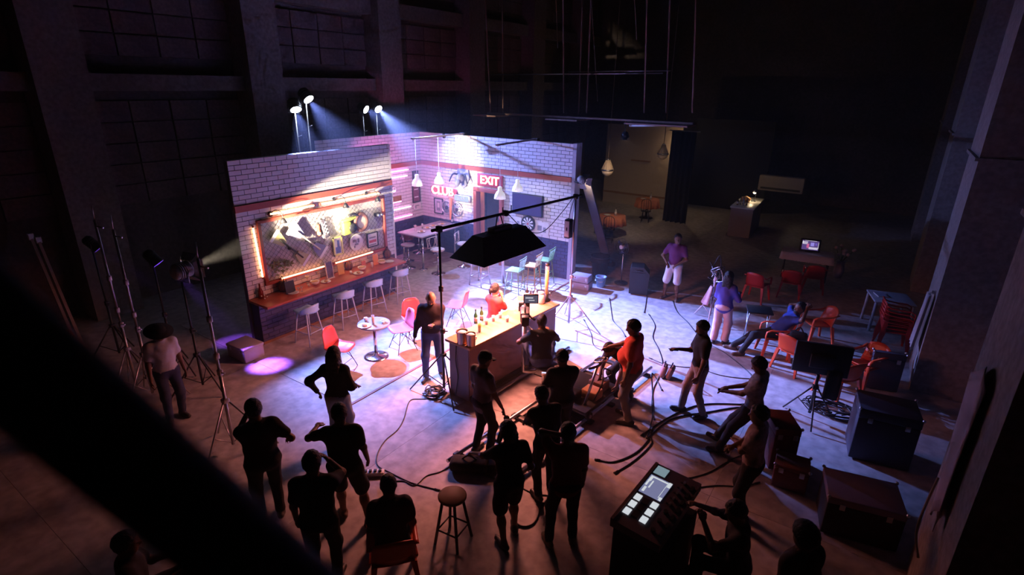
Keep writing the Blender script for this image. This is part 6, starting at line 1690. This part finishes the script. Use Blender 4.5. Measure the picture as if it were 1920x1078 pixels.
# sandbag pair
for k, (px, py, rz) in enumerate(((1243, 706, 0.3), (1256, 709, 0.1))):
    p = at(px, py); t = thing('sandbag', ['left of the two brown sandbags on the open floor', 'right of the two brown sandbags on the open floor'][k], 'sandbag', (p.x, p.y, 0), rz)
    B().add(*(lambda b: (b.v, b.f))(B().cbox((0, 0, 0.13), (0.10, 0.24, 0.25), 0.045, (0.0, 0.25, 0))), True).build('bag', mat('sandbag_brown', (0.20, 0.08, 0.06), 0.8, bump=0.4), t); B().tube(smooth_path([(0, -0.08, 0.25), (0.02, 0, 0.32), (0, 0.08, 0.25)]), 0.012, 6).build('strap', M_dark, t)
# wooden stool in front
fs = at(848, 928, 0.66); t = thing('wooden_stool', 'tall stool with a round wooden seat and dark legs in the foreground', 'stool', (fs.x, fs.y, 0), 0.5)
B().lathe([(0.15, 0.62), (0.165, 0.635), (0.165, 0.655), (0.15, 0.665), (0, 0.665)], (0, 0, 0), 28).build('seat', mat('seat_wood', (0.34, 0.20, 0.12), 0.55, var=0.2, scale=5), t)
for k in range(4):
    a = k * math.pi / 2 + 0.4
    B().tube([(0.11 * math.cos(a), 0.11 * math.sin(a), 0.63), (0.22 * math.cos(a), 0.22 * math.sin(a), 0)], 0.018, 8).build('leg', M_black, t)
    a2 = a + math.pi / 2
    B().tube([(0.185 * math.cos(a), 0.185 * math.sin(a), 0.2), (0.185 * math.cos(a2), 0.185 * math.sin(a2), 0.2)], 0.010, 6).build('rung', M_black, t)
# lighting console on a black stand
c0, c1, c2, c3 = at(1240, 862, 1.02), at(1308, 914, 1.0), at(1232, 1030, 0.92), at(1152, 968, 0.94)
cc = (c0 + c1 + c2 + c3) / 4
ux = ((c0 - c3) + (c1 - c2)); lxx = ux.length / 2; ux.normalize()
uy0 = ((c3 - c2) + (c0 - c1)); wyy = uy0.length / 2
uz = ux.cross(uy0.normalized()).normalized(); uy = uz.cross(ux)
t = thing('lighting_console', 'lighting console with glowing screens and pads in the right foreground', 'console', (cc.x, cc.y, 0))
Mc = Matrix(((ux.x, uy.x, uz.x, 0), (ux.y, uy.y, uz.y, 0), (ux.z, uy.z, uz.z, cc.z), (0, 0, 0, 1)))
Mloc = Mc
def pan(x0, y0, x1, y1, z0, z1, name, m, parent=t):      # fractions of the desk, x along its length, y across
    b = B().prism([(x0 * lxx - lxx / 2, y0 * wyy - wyy / 2), (x1 * lxx - lxx / 2, y0 * wyy - wyy / 2), (x1 * lxx - lxx / 2, y1 * wyy - wyy / 2), (x0 * lxx - lxx / 2, y1 * wyy - wyy / 2)], z1 - z0, Mloc @ Matrix.Translation((0, 0, z0)))
    return b.build(name, m, parent)
pan(0, 0, 1, 1, -0.10, 0.0, 'desk', mat('console_grey', (0.10, 0.075, 0.10), 0.5))
pan(0, 0.97, 1, 1.03, -0.10, 0.012, 'rim', mat('console_rim', (0.16, 0.10, 0.09), 0.4))
M_pad = glow('pad_white', (0.62, 0.66, 0.70), 1.0)
pan(0.84, 0.68, 0.97, 0.94, 0.0, 0.006, 'side_screen', glow('screen_teal', (0.18, 0.26, 0.30), 1.0))
sm_ = pan(0.50, 0.46, 0.80, 0.94, 0.0, 0.006, 'main_screen', glow('screen_lilac', (0.17, 0.18, 0.32), 1.0))
for x0, y0, x1, y1 in ((0.765, 0.50, 0.785, 0.92), (0.70, 0.86, 0.78, 0.90), (0.62, 0.88, 0.76, 0.92), (0.72, 0.46, 0.80, 0.53), (0.50, 0.46, 0.55, 0.52), (0.53, 0.535, 0.76, 0.545), (0.52, 0.85, 0.60, 0.90), (0.60, 0.80, 0.72, 0.83)):
    pan(x0, y0, x1, y1, 0.006, 0.008, 'screen_mark', M_pad, sm_)
for k in range(3):
    pan(0.375 - 0.115 * k, 0.80, 0.455 - 0.115 * k, 0.93, 0.0, 0.012, 'lit_pad', M_pad)
    pan(0.375 - 0.115 * k, 0.44, 0.455 - 0.115 * k, 0.57, 0.0, 0.012, 'lit_pad', M_pad)
    pan(0.37 - 0.105 * k, 0.62, 0.45 - 0.105 * k, 0.76, 0.0, 0.010, 'dark_pad', M_black)
for k in range(7): pan(0.10 + 0.12 * k, 0.06, 0.17 + 0.12 * k, 0.12, 0.0, 0.02, 'button_block', M_black)
for k in range(5):
    pan(0.52 + 0.09 * k, 0.22, 0.535 + 0.09 * k, 0.36, 0.0, 0.004, 'fader_slot', M_black); pan(0.508 + 0.09 * k, 0.26, 0.547 + 0.09 * k, 0.30, 0.004, 0.022, 'fader_cap', M_steel)
for k in range(3):
    q_ = Mloc @ Vector((lxx * (0.12 + 0.14 * k - 0.5), wyy * (0.25 - 0.5), 0.0)); q2 = Mloc @ Vector((lxx * (0.12 + 0.14 * k - 0.5), wyy * (0.25 - 0.5), 0.03)); B().tube([q_, q2], 0.024, 12).build('encoder', M_black, t)
B().cbox((0, 0, 0.38), (0.75, 0.62, 0.76), 0.015, (0, 0, math.atan2(ux.y, ux.x))).build('stand_case', M_dark, t)
# flight cases and boxes at the lower right
def flight_case(p, rz, size, label, m, lidm=None):
    t = thing('flight_case', label, 'case', (p.x, p.y, 0), rz)
    w, d, h = size
    B().cbox((0, 0, h * 0.42), (w, d, h * 0.80), 0.012).build('body', m, t); B().cbox((0, 0, h * 0.91), (w * 1.01, d * 1.01, h * 0.17), 0.012).build('lid', lidm or m, t)
    for x in (-w * 0.3, w * 0.3): B().cbox((x, -d / 2 - 0.006, h * 0.8), (0.06, 0.014, 0.08), 0.003).build('latch', M_steel, t)
    for sx in (-1, 1):
        for sy in (-1, 1): B().ball((sx * w / 2, sy * d / 2, h), 0.022, 8, 6).build('corner_ball', M_steel, t)
flight_case(at(1640, 850), 0.15, (0.75, 0.6, 0.85), 'tall dark flight case against the right pillar', mat('case_dark', (0.045, 0.04, 0.06), 0.6))
flight_case(at(1600, 985), 0.2, (0.8, 0.6, 0.55), 'lilac-lidded flight case at the lower right', mat('case_black', (0.02, 0.02, 0.025), 0.6), mat('case_lilac', (0.20, 0.15, 0.20), 0.6))
flight_case(at(1452, 862), 0.5, (0.34, 0.5, 0.70), 'dark red upright case behind the man in the floral shirt', mat('case_red', (0.14, 0.03, 0.025), 0.6))
flight_case(at(1478, 905), 0.1, (0.42, 0.36, 0.36), 'rust red box on the floor beside the upright red case', mat('case_rust', (0.24, 0.09, 0.06), 0.7))
flight_case(at(1650, 730), 0.25, (0.5, 0.10, 0.75), 'thin dark panel case leaning near the pillar foot', mat('case_dark', (0.045, 0.04, 0.06)))
# cloth hung on the pillar
t = thing('hanging_cloth', 'pale cloth hanging on the right pillar above the stacked chairs', 'cloth', (1.02, 11.7, 0))
rows = [[(-0.03 - 0.03 * math.sin(7 * u * 3 + v) - 0.03 * v, -0.25 + 0.5 * u * (0.6 + 0.5 * v), 1.75 - 1.05 * v) for u in np.linspace(0, 1, 15)] for v in np.linspace(0, 1, 8)]
B().grid(rows, 0.008).build('drape', mat('grey_cloth', (0.38, 0.34, 0.36), 0.85), t); B().box((0.04, -0.05, 1.78), (0.08, 0.05, 0.05)).build('hook', M_steel, t)
t = thing('pillar_sheet', 'pale torn sheet hanging on the nearest right pillar', 'cloth', (1.05, 6.0, 0))
rows = [[(-0.025 - 0.02 * math.sin(9 * u + 2 * v), -0.45 + 0.75 * u * (1 - 0.35 * v), 2.75 - 1.5 * v + 0.12 * math.sin(5 * u)) for u in np.linspace(0, 1, 13)] for v in np.linspace(0, 1, 8)]
B().grid(rows, 0.006).build('drape', mat('pink_sheet', (0.50, 0.38, 0.42), 0.85), t); B().tube(smooth_path([(-0.04, 0.1, 1.5), (-0.10, -0.1, 1.0), (-0.05, -0.3, 0.8)]), 0.012, 6).build('rope', M_rope, t)
# flower/cable stand left of the blue jacket
vp = at(1330, 600); t = thing('cable_tripod', 'pink-draped tripod topped with tangled cables beside the woman in the violet jacket', 'tripod', (vp.x, vp.y, 0))
tripod_base(t, 0.42, 0.6, 1.2, 0.7, mat('pale_tripod', (0.55, 0.42, 0.48), 0.5), 0.02)
rr = random.Random(8)
for k in range(9):
    pts = [(rr.gauss(0, 0.08), rr.gauss(0, 0.08), 1.15 + rr.gauss(0, 0.14)) for _ in range(5)]
    B().tube(smooth_path(pts), 0.012, 5).build('cable_tangle', M_black if k % 2 else M_steel, t)
B().grid([[(0.16 * math.cos(a) * (0.5 + v), 0.16 * math.sin(a) * (0.5 + v), 0.85 - 0.42 * v) for a in np.linspace(0, 4.6, 15)] for v in np.linspace(0, 1, 5)], 0.006).build('drape', mat('pink_drape', (0.60, 0.40, 0.48), 0.8), t)
# small table by the violet jacket
sp_ = at(1412, 640); t = thing('side_table', 'small dark folding table between the violet jacket and the reclining man', 'table', (sp_.x, sp_.y + 0.1, 0), 0.3)
B().cbox((0, 0, 0.70), (0.5, 0.45, 0.03), 0.008).build('table_top', M_black, t)
for x in (-0.2, 0.2): B().tube([(x, -0.18, 0), (x, 0.18, 0.69)], 0.014, 8).build('leg', M_steel, t); B().tube([(x, 0.18, 0), (x, -0.18, 0.69)], 0.014, 8).build('leg', M_steel, t)
t = thing('power_strip', 'small lit power strip on the floor beside the striding man', 'power strip', at(700, 890), 0.7)
B().cbox((0, 0, 0.03), (0.30, 0.10, 0.06), 0.01).build('case', M_white, t)
for k in range(4): B().cbox((-0.1 + 0.065 * k, 0, 0.065), (0.04, 0.05, 0.03), 0.006).build('plug', M_blackp, t)
t = thing('track_wedge', 'dark sandbag heap at the near end of the dolly track', 'sandbag', at(880, 880), 0.5)
B().cbox((0, 0, 0.09), (0.55, 0.26, 0.17), 0.07).build('bag', M_dark, t); B().cbox((0.28, 0.05, 0.07), (0.3, 0.24, 0.13), 0.05).build('flap', M_dark, t); B().tube(smooth_path([(-0.1, 0, 0.17), (0, 0, 0.24), (0.1, 0, 0.17)]), 0.012, 6).build('strap', M_dark, t)
# ================================================================== CABLES ON THE FLOOR
def cable(pts, label, r=0.012, m=None):
    r *= 0.62
    P_ = [at(x, y, r) for x, y in pts]
    c = sum(P_, Vector()) / len(P_)
    o = thing('floor_cable', label, 'cable', (c.x, c.y, 0), 0, 'cables lying on the floor')
    path = smooth_path(P_, 7)
    B().tube([p - Vector((c.x, c.y, 0)) for p in path], r, 6).build('sheath', m or M_blackp, o)
    for e in (path[0], path[-1]):
        d_ = (path[1] - path[0]).normalized() if e is path[0] else (path[-1] - path[-2]).normalized()
        B().tube([e - d_ * 0.04 - Vector((c.x, c.y, 0)), e + d_ * 0.04 - Vector((c.x, c.y, 0))], r * 1.7, 8).build('plug', M_black, o)
cable([(825, 748), (790, 748), (768, 752), (757, 785), (745, 806), (722, 826), (708, 850), (708, 872), (730, 885), (772, 905), (820, 918)], 'long black cable curving from the left stand to the foreground stool')
cable([(862, 848), (848, 870), (826, 884), (800, 892), (778, 910), (758, 902), (738, 902)], 'cable running from the man with dreadlocks to the power strip')
cable([(957, 955), (968, 980), (985, 987), (1003, 978), (1014, 952), (1030, 930)], 'thick loop of cable between the two crew members in front', 0.018)
cable([(955, 895), (985, 918), (1020, 928), (1080, 930)], 'cable crossing the orange-lit floor behind the dreadlocked man')
cable([(1143, 560), (1147, 590), (1150, 602), (1165, 618), (1172, 630)], 'thin cable wavering from the blue pail towards the red shirt')
cable([(1214, 545), (1210, 575), (1208, 585)], 'short cable below the loudspeaker')
cable([(1217, 590), (1228, 610), (1224, 632), (1235, 655), (1242, 680), (1236, 705), (1225, 730), (1222, 760), (1226, 785)], 'long wavering cable down the pale floor between the red shirt and the phone man')
cable([(1262, 565), (1270, 585), (1290, 605), (1310, 630), (1330, 645), (1360, 662), (1395, 690), (1410, 705)], 'cable from the man in shorts diagonally to the seated man')
cable([(1220, 672), (1245, 682), (1280, 688), (1310, 690), (1345, 702), (1380, 708), (1412, 710)], 'cable running past the brown sandbags')
cable([(1205, 815), (1240, 790), (1290, 765), (1330, 757), (1395, 758)], 'thick cable sweeping left under the phone man', 0.018)
cable([(1215, 820), (1260, 785), (1330, 772), (1380, 764), (1420, 764)], 'second thick cable sweeping beside the first under the phone man', 0.018)
cable([(1120, 862), (1150, 866), (1190, 850), (1215, 825), (1222, 805)], 'black cable bundle on the orange floor left of the console', 0.018)
cable([(1155, 885), (1180, 870), (1205, 850), (1222, 830), (1216, 818)], 'second cable of the bundle left of the console', 0.016)
cable([(1290, 897), (1330, 885), (1370, 862), (1400, 850)], 'cable leaving the console towards the floral shirt')
cable([(1300, 915), (1345, 910), (1390, 912), (1420, 905)], 'lower cable leaving the console to the right')
cable([(1095, 600), (1108, 625), (1112, 645), (1125, 655), (1150, 660), (1200, 672)], 'cable curling from the right light stand to the dolly')
cable([(1240, 730), (1222, 700), (1224, 770), (1215, 815)], 'short kinked cable beside the red shirt man')
rr = random.Random(9)
t = thing('cable_coil', 'messy black cable coil at the foot of the left light stand', 'cable', at(815, 740))
for k in range(7):
    pts = [(0.16 * math.cos(a + k) + rr.gauss(0, 0.03), 0.14 * math.sin(a + k) + rr.gauss(0, 0.03), 0.02 + 0.012 * k) for a in np.linspace(0, 6.0, 9)]
    B().tube(smooth_path(pts, 4), 0.010, 5).build('coil_turn', M_blackp, t)
t = thing('cable_coil', 'tangle of cables on the floor under the big monitor', 'cable', at(1560, 772))
for k in range(8):
    pts = [(0.35 * math.cos(a + k) + rr.gauss(0, 0.06), 0.22 * math.sin(a + k) + rr.gauss(0, 0.06), 0.02 + 0.012 * k) for a in np.linspace(0, 6.0, 9)]
    B().tube(smooth_path(pts, 4), 0.011, 5).build('coil_turn', M_blackp, t)
# ================================================================== HANGING RIG
YR = 15.0
rg = thing('hanging_rig', 'old lighting platform of planks hung on poles from the ceiling', 'rig', (0, YR, 0))
q0, q1 = ony(915, 212, YR), ony(1302, 217, YR)
zr = q0.z
M_rust = mat('rusty_plank', (0.26, 0.15, 0.12), 0.7, var=0.3)
B().box(((q0.x + q1.x) / 2, 0, zr + 0.0), (q1.x - q0.x, 0.12, 0.05)).build('main_beam', M_rust, rg)
for px0, px1 in ((908, 950), (1042, 1100), (1188, 1240), (1240, 1305)):
    a, b = ony(px0, 213, YR), ony(px1, 213, YR); B().box(((a.x + b.x) / 2, -0.25, zr - 0.05), (b.x - a.x, 0.7, 0.04)).build('plank', M_rust, rg)
for px0, px1, x_top in ((920, 910, 0), (943, 942, 0.35), (1057, 1056, 0), (1085, 1092, 0.35), (1100, 1108, 0.2), (1208, 1213, 0), (1249, 1256, 0.35), (1298, 1305, 0)):
    a, b = ony(px0, 212, YR + x_top), ony(px1, 0, YR + x_top); dv_ = b - a; k_ = (10.0 - a.z) / dv_.z
    B().tube([(a.x, x_top, a.z), (a.x + dv_.x * k_, x_top, 10.0)], 0.022, 6).build('hanger_pole', M_rust, rg)
a, b = ony(918, 140, YR), ony(1240, 137, YR); B().tube([(a.x, 0.1, a.z), (b.x, 0.1, b.z)], 0.018, 6).build('tie_rod', M_steel, rg)
a, b = ony(1056, 134, YR), ony(1250, 132, YR); B().tube([(a.x, 0.3, a.z), (b.x, 0.3, b.z)], 0.014, 6).build('tie_rod', M_steel, rg)
a, b = ony(1178, 236, YR), ony(1290, 234, YR); B().tube([(a.x, 0.1, a.z), (b.x, 0.1, b.z)], 0.03, 8).build('lamp_bar', M_white, rg)
for px in (1180, 1222, 1256, 1288): a = ony(px, 236, YR); B().tube([(a.x, 0.1, a.z), (a.x, 0.1, zr)], 0.012, 6).build('bar_hanger', M_steel, rg)
for px, y0, y1 in ((1030, 0, 88), (1180, 0, 72), (1106, 130, 190)):
    a, b = ony(px, y1, YR), ony(px - 4, y0, YR); dv_ = b - a; k_ = (10.0 - a.z) / dv_.z
    B().tube([(a.x, 0.5, a.z), (a.x + dv_.x * k_, 0.5, 10.0)], 0.010, 5).build('loose_rope', M_rope, rg)
t = thing('added_rig_lamp', 'small added lamp under the lighting platform to brighten the far dining tables', 'stage light', (-6.4, 15.0, zr - 0.355))  # lamp put in to brighten the dining corner; none seen here
RLd = (Vector((-8.0, 19.6, 0.7)) - Vector((-6.4, 15.0, zr - 0.355))).normalized()
fresnel_head(t, RLd * 0.2, RLd, M_black, glow('rig_lens', (1, 0.8, 0.55), 3), 0.09, 0.2, False)
B().tube([(0, 0, 0), (0, 0, 0.34)], 0.014, 6).build('drop_pole', M_black, t)
add_light('added_rig_light', 'SPOT', Vector((-6.4, 15.0, zr - 0.355)) + RLd * 0.23, (-8.0, 19.6, 0.7), 240, (1.0, 0.68, 0.45), spot_size=R_(62), spot_blend=1.0, shadow_soft_size=0.05)
# ================================================================== FAR CORNER: RESTAURANT SET
M_beige = mat('beige_flat', (0.42, 0.34, 0.26), 0.7)
t = thing('beige_flat', 'beige dining-room flat at the far back of the hall', 'panel', (-9.2, 23.6, 0))
B().box((0, 0, 1.75), (3.4, 0.08, 3.5)).build('sheet', M_beige, t); B().box((0, -0.05, 0.5), (3.4, 0.03, 0.08)).build('dado_rail', M_wood, t); B().box((0, -0.05, 2.0), (0.9, 0.05, 0.06)).build('shelf', M_wood, t)
cu0, cu1 = ony(1262, 235, 21.5), ony(1310, 235, 21.5)
t = thing('black_curtain', 'tall black curtain hanging beside the beige flat', 'curtain', (cu0.x, 21.5, 0))
wq = cu1.x - cu0.x
B().grid([[(wq * u, 0.10 * math.sin(u * 30), z) for u in np.linspace(0, 1, 41)] for z in (0.0, 1.2, 2.4, 3.5)], 0.01).build('drape', M_dark, t); B().tube([(-0.1, 0, 3.52), (wq + 0.1, 0, 3.52)], 0.02, 8).build('rod', M_steel, t)
t = thing('unseen_sconce', 'warm lamp on the beige flat unseen behind the black curtain', 'lamp', (cu0.x - 0.1, 23.45, 2.6))  # lamp out of sight, placed for the brighter right end of the flat
B().cbox((0, 0.06, 0), (0.10, 0.06, 0.16), 0.01).build('back_plate', M_steel, t); B().lathe([(0.05, -0.08), (0.08, 0.10)], (0, -0.06, 0), 14).build('shade', mat('sconce_shade', (0.7, 0.55, 0.35), 0.6), t); B().ball((0, -0.06, 0.04), 0.035, 10, 8).build('bulb', glow('sconce_bulb', (1, 0.7, 0.4), 8), t)
add_light('unseen_sconce_light', 'POINT', (cu0.x - 0.1, 23.25, 2.7), None, 22, (1.0, 0.66, 0.38), shadow_soft_size=0.05)
def chandelier(p, ztop, label, s=1.0):
    t = thing('chandelier', label, 'chandelier', p, 0, 'crystal chandeliers')
    M_cr = mat('crystal', (0.75, 0.62, 0.45), 0.2, var=0.3, scale=60)
    B().lathe([(0.05 * s, 0.62 * s), (0.09 * s, 0.60 * s), (0.08 * s, 0.56 * s)], (0, 0, 0), 18).build('crown', M_steel, t)
    B().lathe([(0.08 * s, 0.56 * s), (0.12 * s, 0.40 * s), (0.24 * s, 0.18 * s), (0.27 * s, 0.14 * s)], (0, 0, 0), 20).build('bead_skirt', M_cr, t)
    B().lathe([(0.28 * s, 0.16 * s), (0.29 * s, 0.12 * s), (0.28 * s, 0.09 * s)], (0, 0, 0), 20).build('hoop', M_steel, t)
    B().lathe([(0.27 * s, 0.09 * s), (0.22 * s, -0.05 * s), (0.10 * s, -0.14 * s), (0.0, -0.18 * s)], (0, 0, 0), 20).build('bead_bowl', M_cr, t)
    for k in range(14):
        a = k * 2 * math.pi / 14
        B().tube([(0.085 * s * math.cos(a), 0.085 * s * math.sin(a), 0.56 * s), (0.27 * s * math.cos(a), 0.27 * s * math.sin(a), 0.15 * s)], 0.008, 5).build('bead_string', M_cr, t)
    B().tube([(0, 0, 0.6 * s), (0, 0, 9.98 - p[2])], 0.012, 6).build('chain', M_rope, t)
c1 = ony(1139, 318, 17.6); chandelier((c1.x, c1.y, c1.z - 0.1), above((c1.x, c1.y), 1143, 240), 'bell-shaped crystal chandelier hanging right of the exit wall', 0.75)
c2 = ony(1243, 288, 21.0); chandelier((c2.x, c2.y, c2.z - 0.1), above((c2.x, c2.y), 1245, 245), 'smaller crystal chandelier before the beige flat', 0.75)
def dining(p, label, cl, chl):
    t = thing('dining_table', label, 'table', p)
    B().lathe([(0.44, 0.74), (0.45, 0.76), (0, 0.762)], (0, 0, 0), 24).build('table_top', M_wood, t); B().tube([(0, 0, 0), (0, 0, 0.74)], 0.05, 10).build('column', M_black, t); B().lathe([(0.28, 0), (0.26, 0.03), (0.05, 0.06)], (0, 0, 0), 18).build('base', M_black, t)
    tc = thing('tablecloth', cl, 'tablecloth', p)
    n_ = 72
    B().grid([[((0.46 + 0.02 * k + 0.02 * k * math.sin(12 * a)) * math.cos(a), (0.46 + 0.02 * k + 0.02 * k * math.sin(12 * a)) * math.sin(a), 0.77 - 0.16 * k) for a in np.linspace(0, 2 * math.pi, n_)] for k in range(3)], 0.006).build('drop', mat('coral_cloth', (0.62, 0.22, 0.12), 0.8), tc)
    B().lathe([(0.0, 0.768), (0.465, 0.768), (0.465, 0.774), (0, 0.774)], (0, 0, 0), 40).build('top_sheet', mat('coral_cloth', (0.62, 0.22, 0.12)), tc)
    ch = thing('cafe_chair', chl, 'chair', (p.x + 0.25, p.y - 0.75, 0), 0.3)
    B().lathe([(0.19, 0.43), (0.20, 0.45), (0, 0.46)], (0, 0, 0), 18).build('seat', M_black, ch)
    for a in (0.8, 2.3, 3.9, 5.5): B().tube([(0.15 * math.cos(a), 0.15 * math.sin(a), 0.44), (0.2 * math.cos(a), 0.2 * math.sin(a), 0)], 0.012, 6).build('leg', M_black, ch)
    B().tube(smooth_path([(-0.18, -0.08, 0.45), (-0.17, -0.16, 0.85), (0, -0.2, 0.95), (0.17, -0.16, 0.85), (0.18, -0.08, 0.45)]), 0.012, 6).build('back_frame', M_black, ch)
    for x in (-0.08, 0, 0.08): B().tube([(x, -0.15, 0.45), (x, -0.19, 0.93)], 0.008, 5).build('back_bar', M_black, ch)
d1, d2 = at(1145, 443), at(1211, 408)
dining(d1, 'nearer round dining table under a coral cloth', 'coral tablecloth on the nearer dining table', 'black cafe chair in front of the nearer coral table')
dining(d2, 'farther round dining table under a coral cloth', 'coral tablecloth on the farther dining table', 'black cafe chair in front of the farther coral table')
for dd_, lbs in ((d1, ('white plate on the nearer coral tablecloth', 'pale bottle on the nearer coral tablecloth')), (d2, ('white plate on the farther coral tablecloth', 'pale bottle on the farther coral tablecloth'))):
    plate(Vector((dd_.x - 0.15, dd_.y - 0.1, 0.775)), lbs[0], 0.12, False); bottle(Vector((dd_.x + 0.12, dd_.y, 0.775)), lbs[1], mat('clear_bottle', (0.6, 0.6, 0.65)), 0.28)
# lamp-lit counter
kc = at(1372, 440); t = thing('service_counter', 'lamp-lit service counter at the far right back of the hall', 'counter', (kc.x + 0.2, kc.y + 0.9, 0), 0.05)
B().box((0, 0, 0.52), (0.75, 2.2, 1.04)).build('body', mat('counter_grey', (0.24, 0.19, 0.20), 0.6), t); B().cbox((0, 0, 1.06), (0.82, 2.28, 0.05), 0.008).build('counter_top', mat('counter_white', (0.6, 0.58, 0.52), 0.4), t); B().box((-0.39, 0, 0.05), (0.02, 2.2, 0.1)).build('kick_board', M_black, t)
lt = Vector((kc.x + 0.32, kc.y + 1.25, 1.085)); t = thing('desk_lamp', 'small lit lamp on the far service counter', 'lamp', lt)
B().lathe([(0.09, 0), (0.08, 0.02), (0.015, 0.03)], (0, 0, 0), 14).build('base', M_black, t); B().tube(smooth_path([(0, 0, 0.02), (0.05, 0, 0.25), (0, -0.05, 0.38)]), 0.010, 6).build('stem', M_black, t); B().lathe([(0.02, 0.44), (0.09, 0.34)], (0, -0.05, 0), 14).build('shade', M_steel, t); B().ball((0, -0.05, 0.34), 0.05, 10, 8).build('bulb', glow('far_bulb', (1, 0.85, 0.6), 25), t)
add_light('desk_lamp_light', 'POINT', lt + Vector((-0.02, -0.12, 0.30)), None, 9, (1.0, 0.72, 0.42), shadow_soft_size=0.05)
t = thing('snack_basket', 'orange-brown basket glowing under the far desk lamp', 'basket', Vector((kc.x + 0.1, kc.y + 0.95, 1.085)))
B().lathe([(0.13, 0), (0.18, 0.14), (0.17, 0.14), (0.12, 0.02)], (0, 0, 0), 18).build('basket', mat('orange_wicker', (0.6, 0.28, 0.10), 0.7), t); B().ball((0, 0, 0.13), (0.14, 0.14, 0.08), 12, 6).build('snacks', M_food, t)
for k in range(5): bottle(Vector((kc.x + 0.0 + 0.07 * k, kc.y + 0.15 + 0.13 * (k % 3), 1.085)), ['nearest left bottle on the far service counter', 'second bottle from the left on the far counter', 'middle bottle in the cluster on the far counter', 'fourth bottle from the left on the far counter', 'rightmost bottle in the cluster on the far counter'][k], mat('bar_bottle%d' % (k % 2), ((0.10, 0.05, 0.02), (0.3, 0.3, 0.28))[k % 2], 0.2, var=0), 0.27)
# pale banner, dark doorway and leaning stuff at the back right
p0 = ony(1465, 345, 25.0); t = thing('air_conditioner', 'pale rectangular air-conditioner box in the dark at the back right', 'air conditioner', (p0.x, 25.0, p0.z))
B().cbox((0, 0, 0), (1.7, 0.3, 0.62), 0.03).build('casing', mat('ac_white', (0.45, 0.40, 0.38), 0.6), t); B().box((0, -0.155, -0.2), (1.5, 0.01, 0.08)).build('vent', M_black, t); B().box((0, 0.3, 0.0), (0.2, 0.4, 0.1)).build('bracket', M_black, t)
t = thing('dark_backdrop', 'big dark backdrop panel standing behind the service counter', 'panel', (ony(1365, 330, 25.5).x, 25.5, 0))
B().box((0, 0, 1.9), (3.2, 0.1, 3.8)).build('sheet', M_dark, t)
for x in (-1.5, 1.5): B().box((x, 0.1, 1.9), (0.1, 0.1, 3.8)).build('upright', M_wood, t)
# left dark corner: paper roll, orange bag, planks
lp = at(118, 668); t = thing('orange_bag', 'orange bag lying in the dark at the left edge', 'bag', (lp.x, lp.y, 0), 0.3)
B().add(*(lambda b: (b.v, b.f))(B().cbox((0, 0, 0.28), (0.55, 0.4, 0.55), 0.14)), True).build('body', mat('orange_fabric', (0.62, 0.12, 0.03), 0.8, bump=0.4), t); B().tube(smooth_path([(-0.12, 0, 0.54), (0, 0, 0.68), (0.12, 0, 0.54)]), 0.02, 6).build('handle', M_dark, t)
for k, (dx, dz) in enumerate(((0.25, 0.0), (-0.15, 0.1))):
    t = thing('leaning_plank', ['pale plank leaning above the orange bag', 'second pale plank leaning left of the first'][k], 'plank', (lp.x - 0.3 + dx, lp.y + 0.3, 0))
    B().tube([(0.3, 0, 0.02), (-1.0, 0.1, 2.1)], 0.035, 4, smooth=False).build('board', mat('pale_timber', (0.40, 0.28, 0.22), 0.7), t); B().box((-0.98, 0.1, 2.08), (0.09, 0.09, 0.12)).build('end_wrap', M_white, t)
rp = at(75, 655); t = thing('paper_roll', 'long pale paper roll lying in the dark at the left edge', 'roll', (rp.x, rp.y, 0.09), 0.9)
B().tube([(-0.6, 0, 0), (0.6, 0, 0)], 0.09, 16).build('roll', mat('roll_paper', (0.45, 0.40, 0.42), 0.7), t); B().tube([(-0.62, 0, 0), (-0.60, 0, 0)], 0.04, 10).build('core', M_wood, t)
# dark rail right in front of the viewpoint
t = thing('balcony_rail', 'dark blurred handrail crossing the lower left in front of the viewpoint', 'railing', (0, 0, 0))
a = Vector((CF * CAM_F + CR * (100 - 960) + CU * (539 - 735)) / CAM_F * 0.42); b = Vector((CF * CAM_F + CR * (530 - 960) + CU * (539 - 1100)) / CAM_F * 0.53)
a.z += CAM_H; b.z += CAM_H
dd_ = (b - a).normalized()
B().tube([a - dd_ * 0.35, b + dd_ * 0.30], 0.040, 20).build('rail', M_dark, t)
pe = b + dd_ * 0.28
B().tube([(pe.x, pe.y, 0.0), tuple(pe)], 0.03, 14).build('post', M_dark, t)
B().cbox((pe.x, pe.y, 0.01), (0.16, 0.16, 0.02), 0.004).build('foot_plate', M_dark, t)
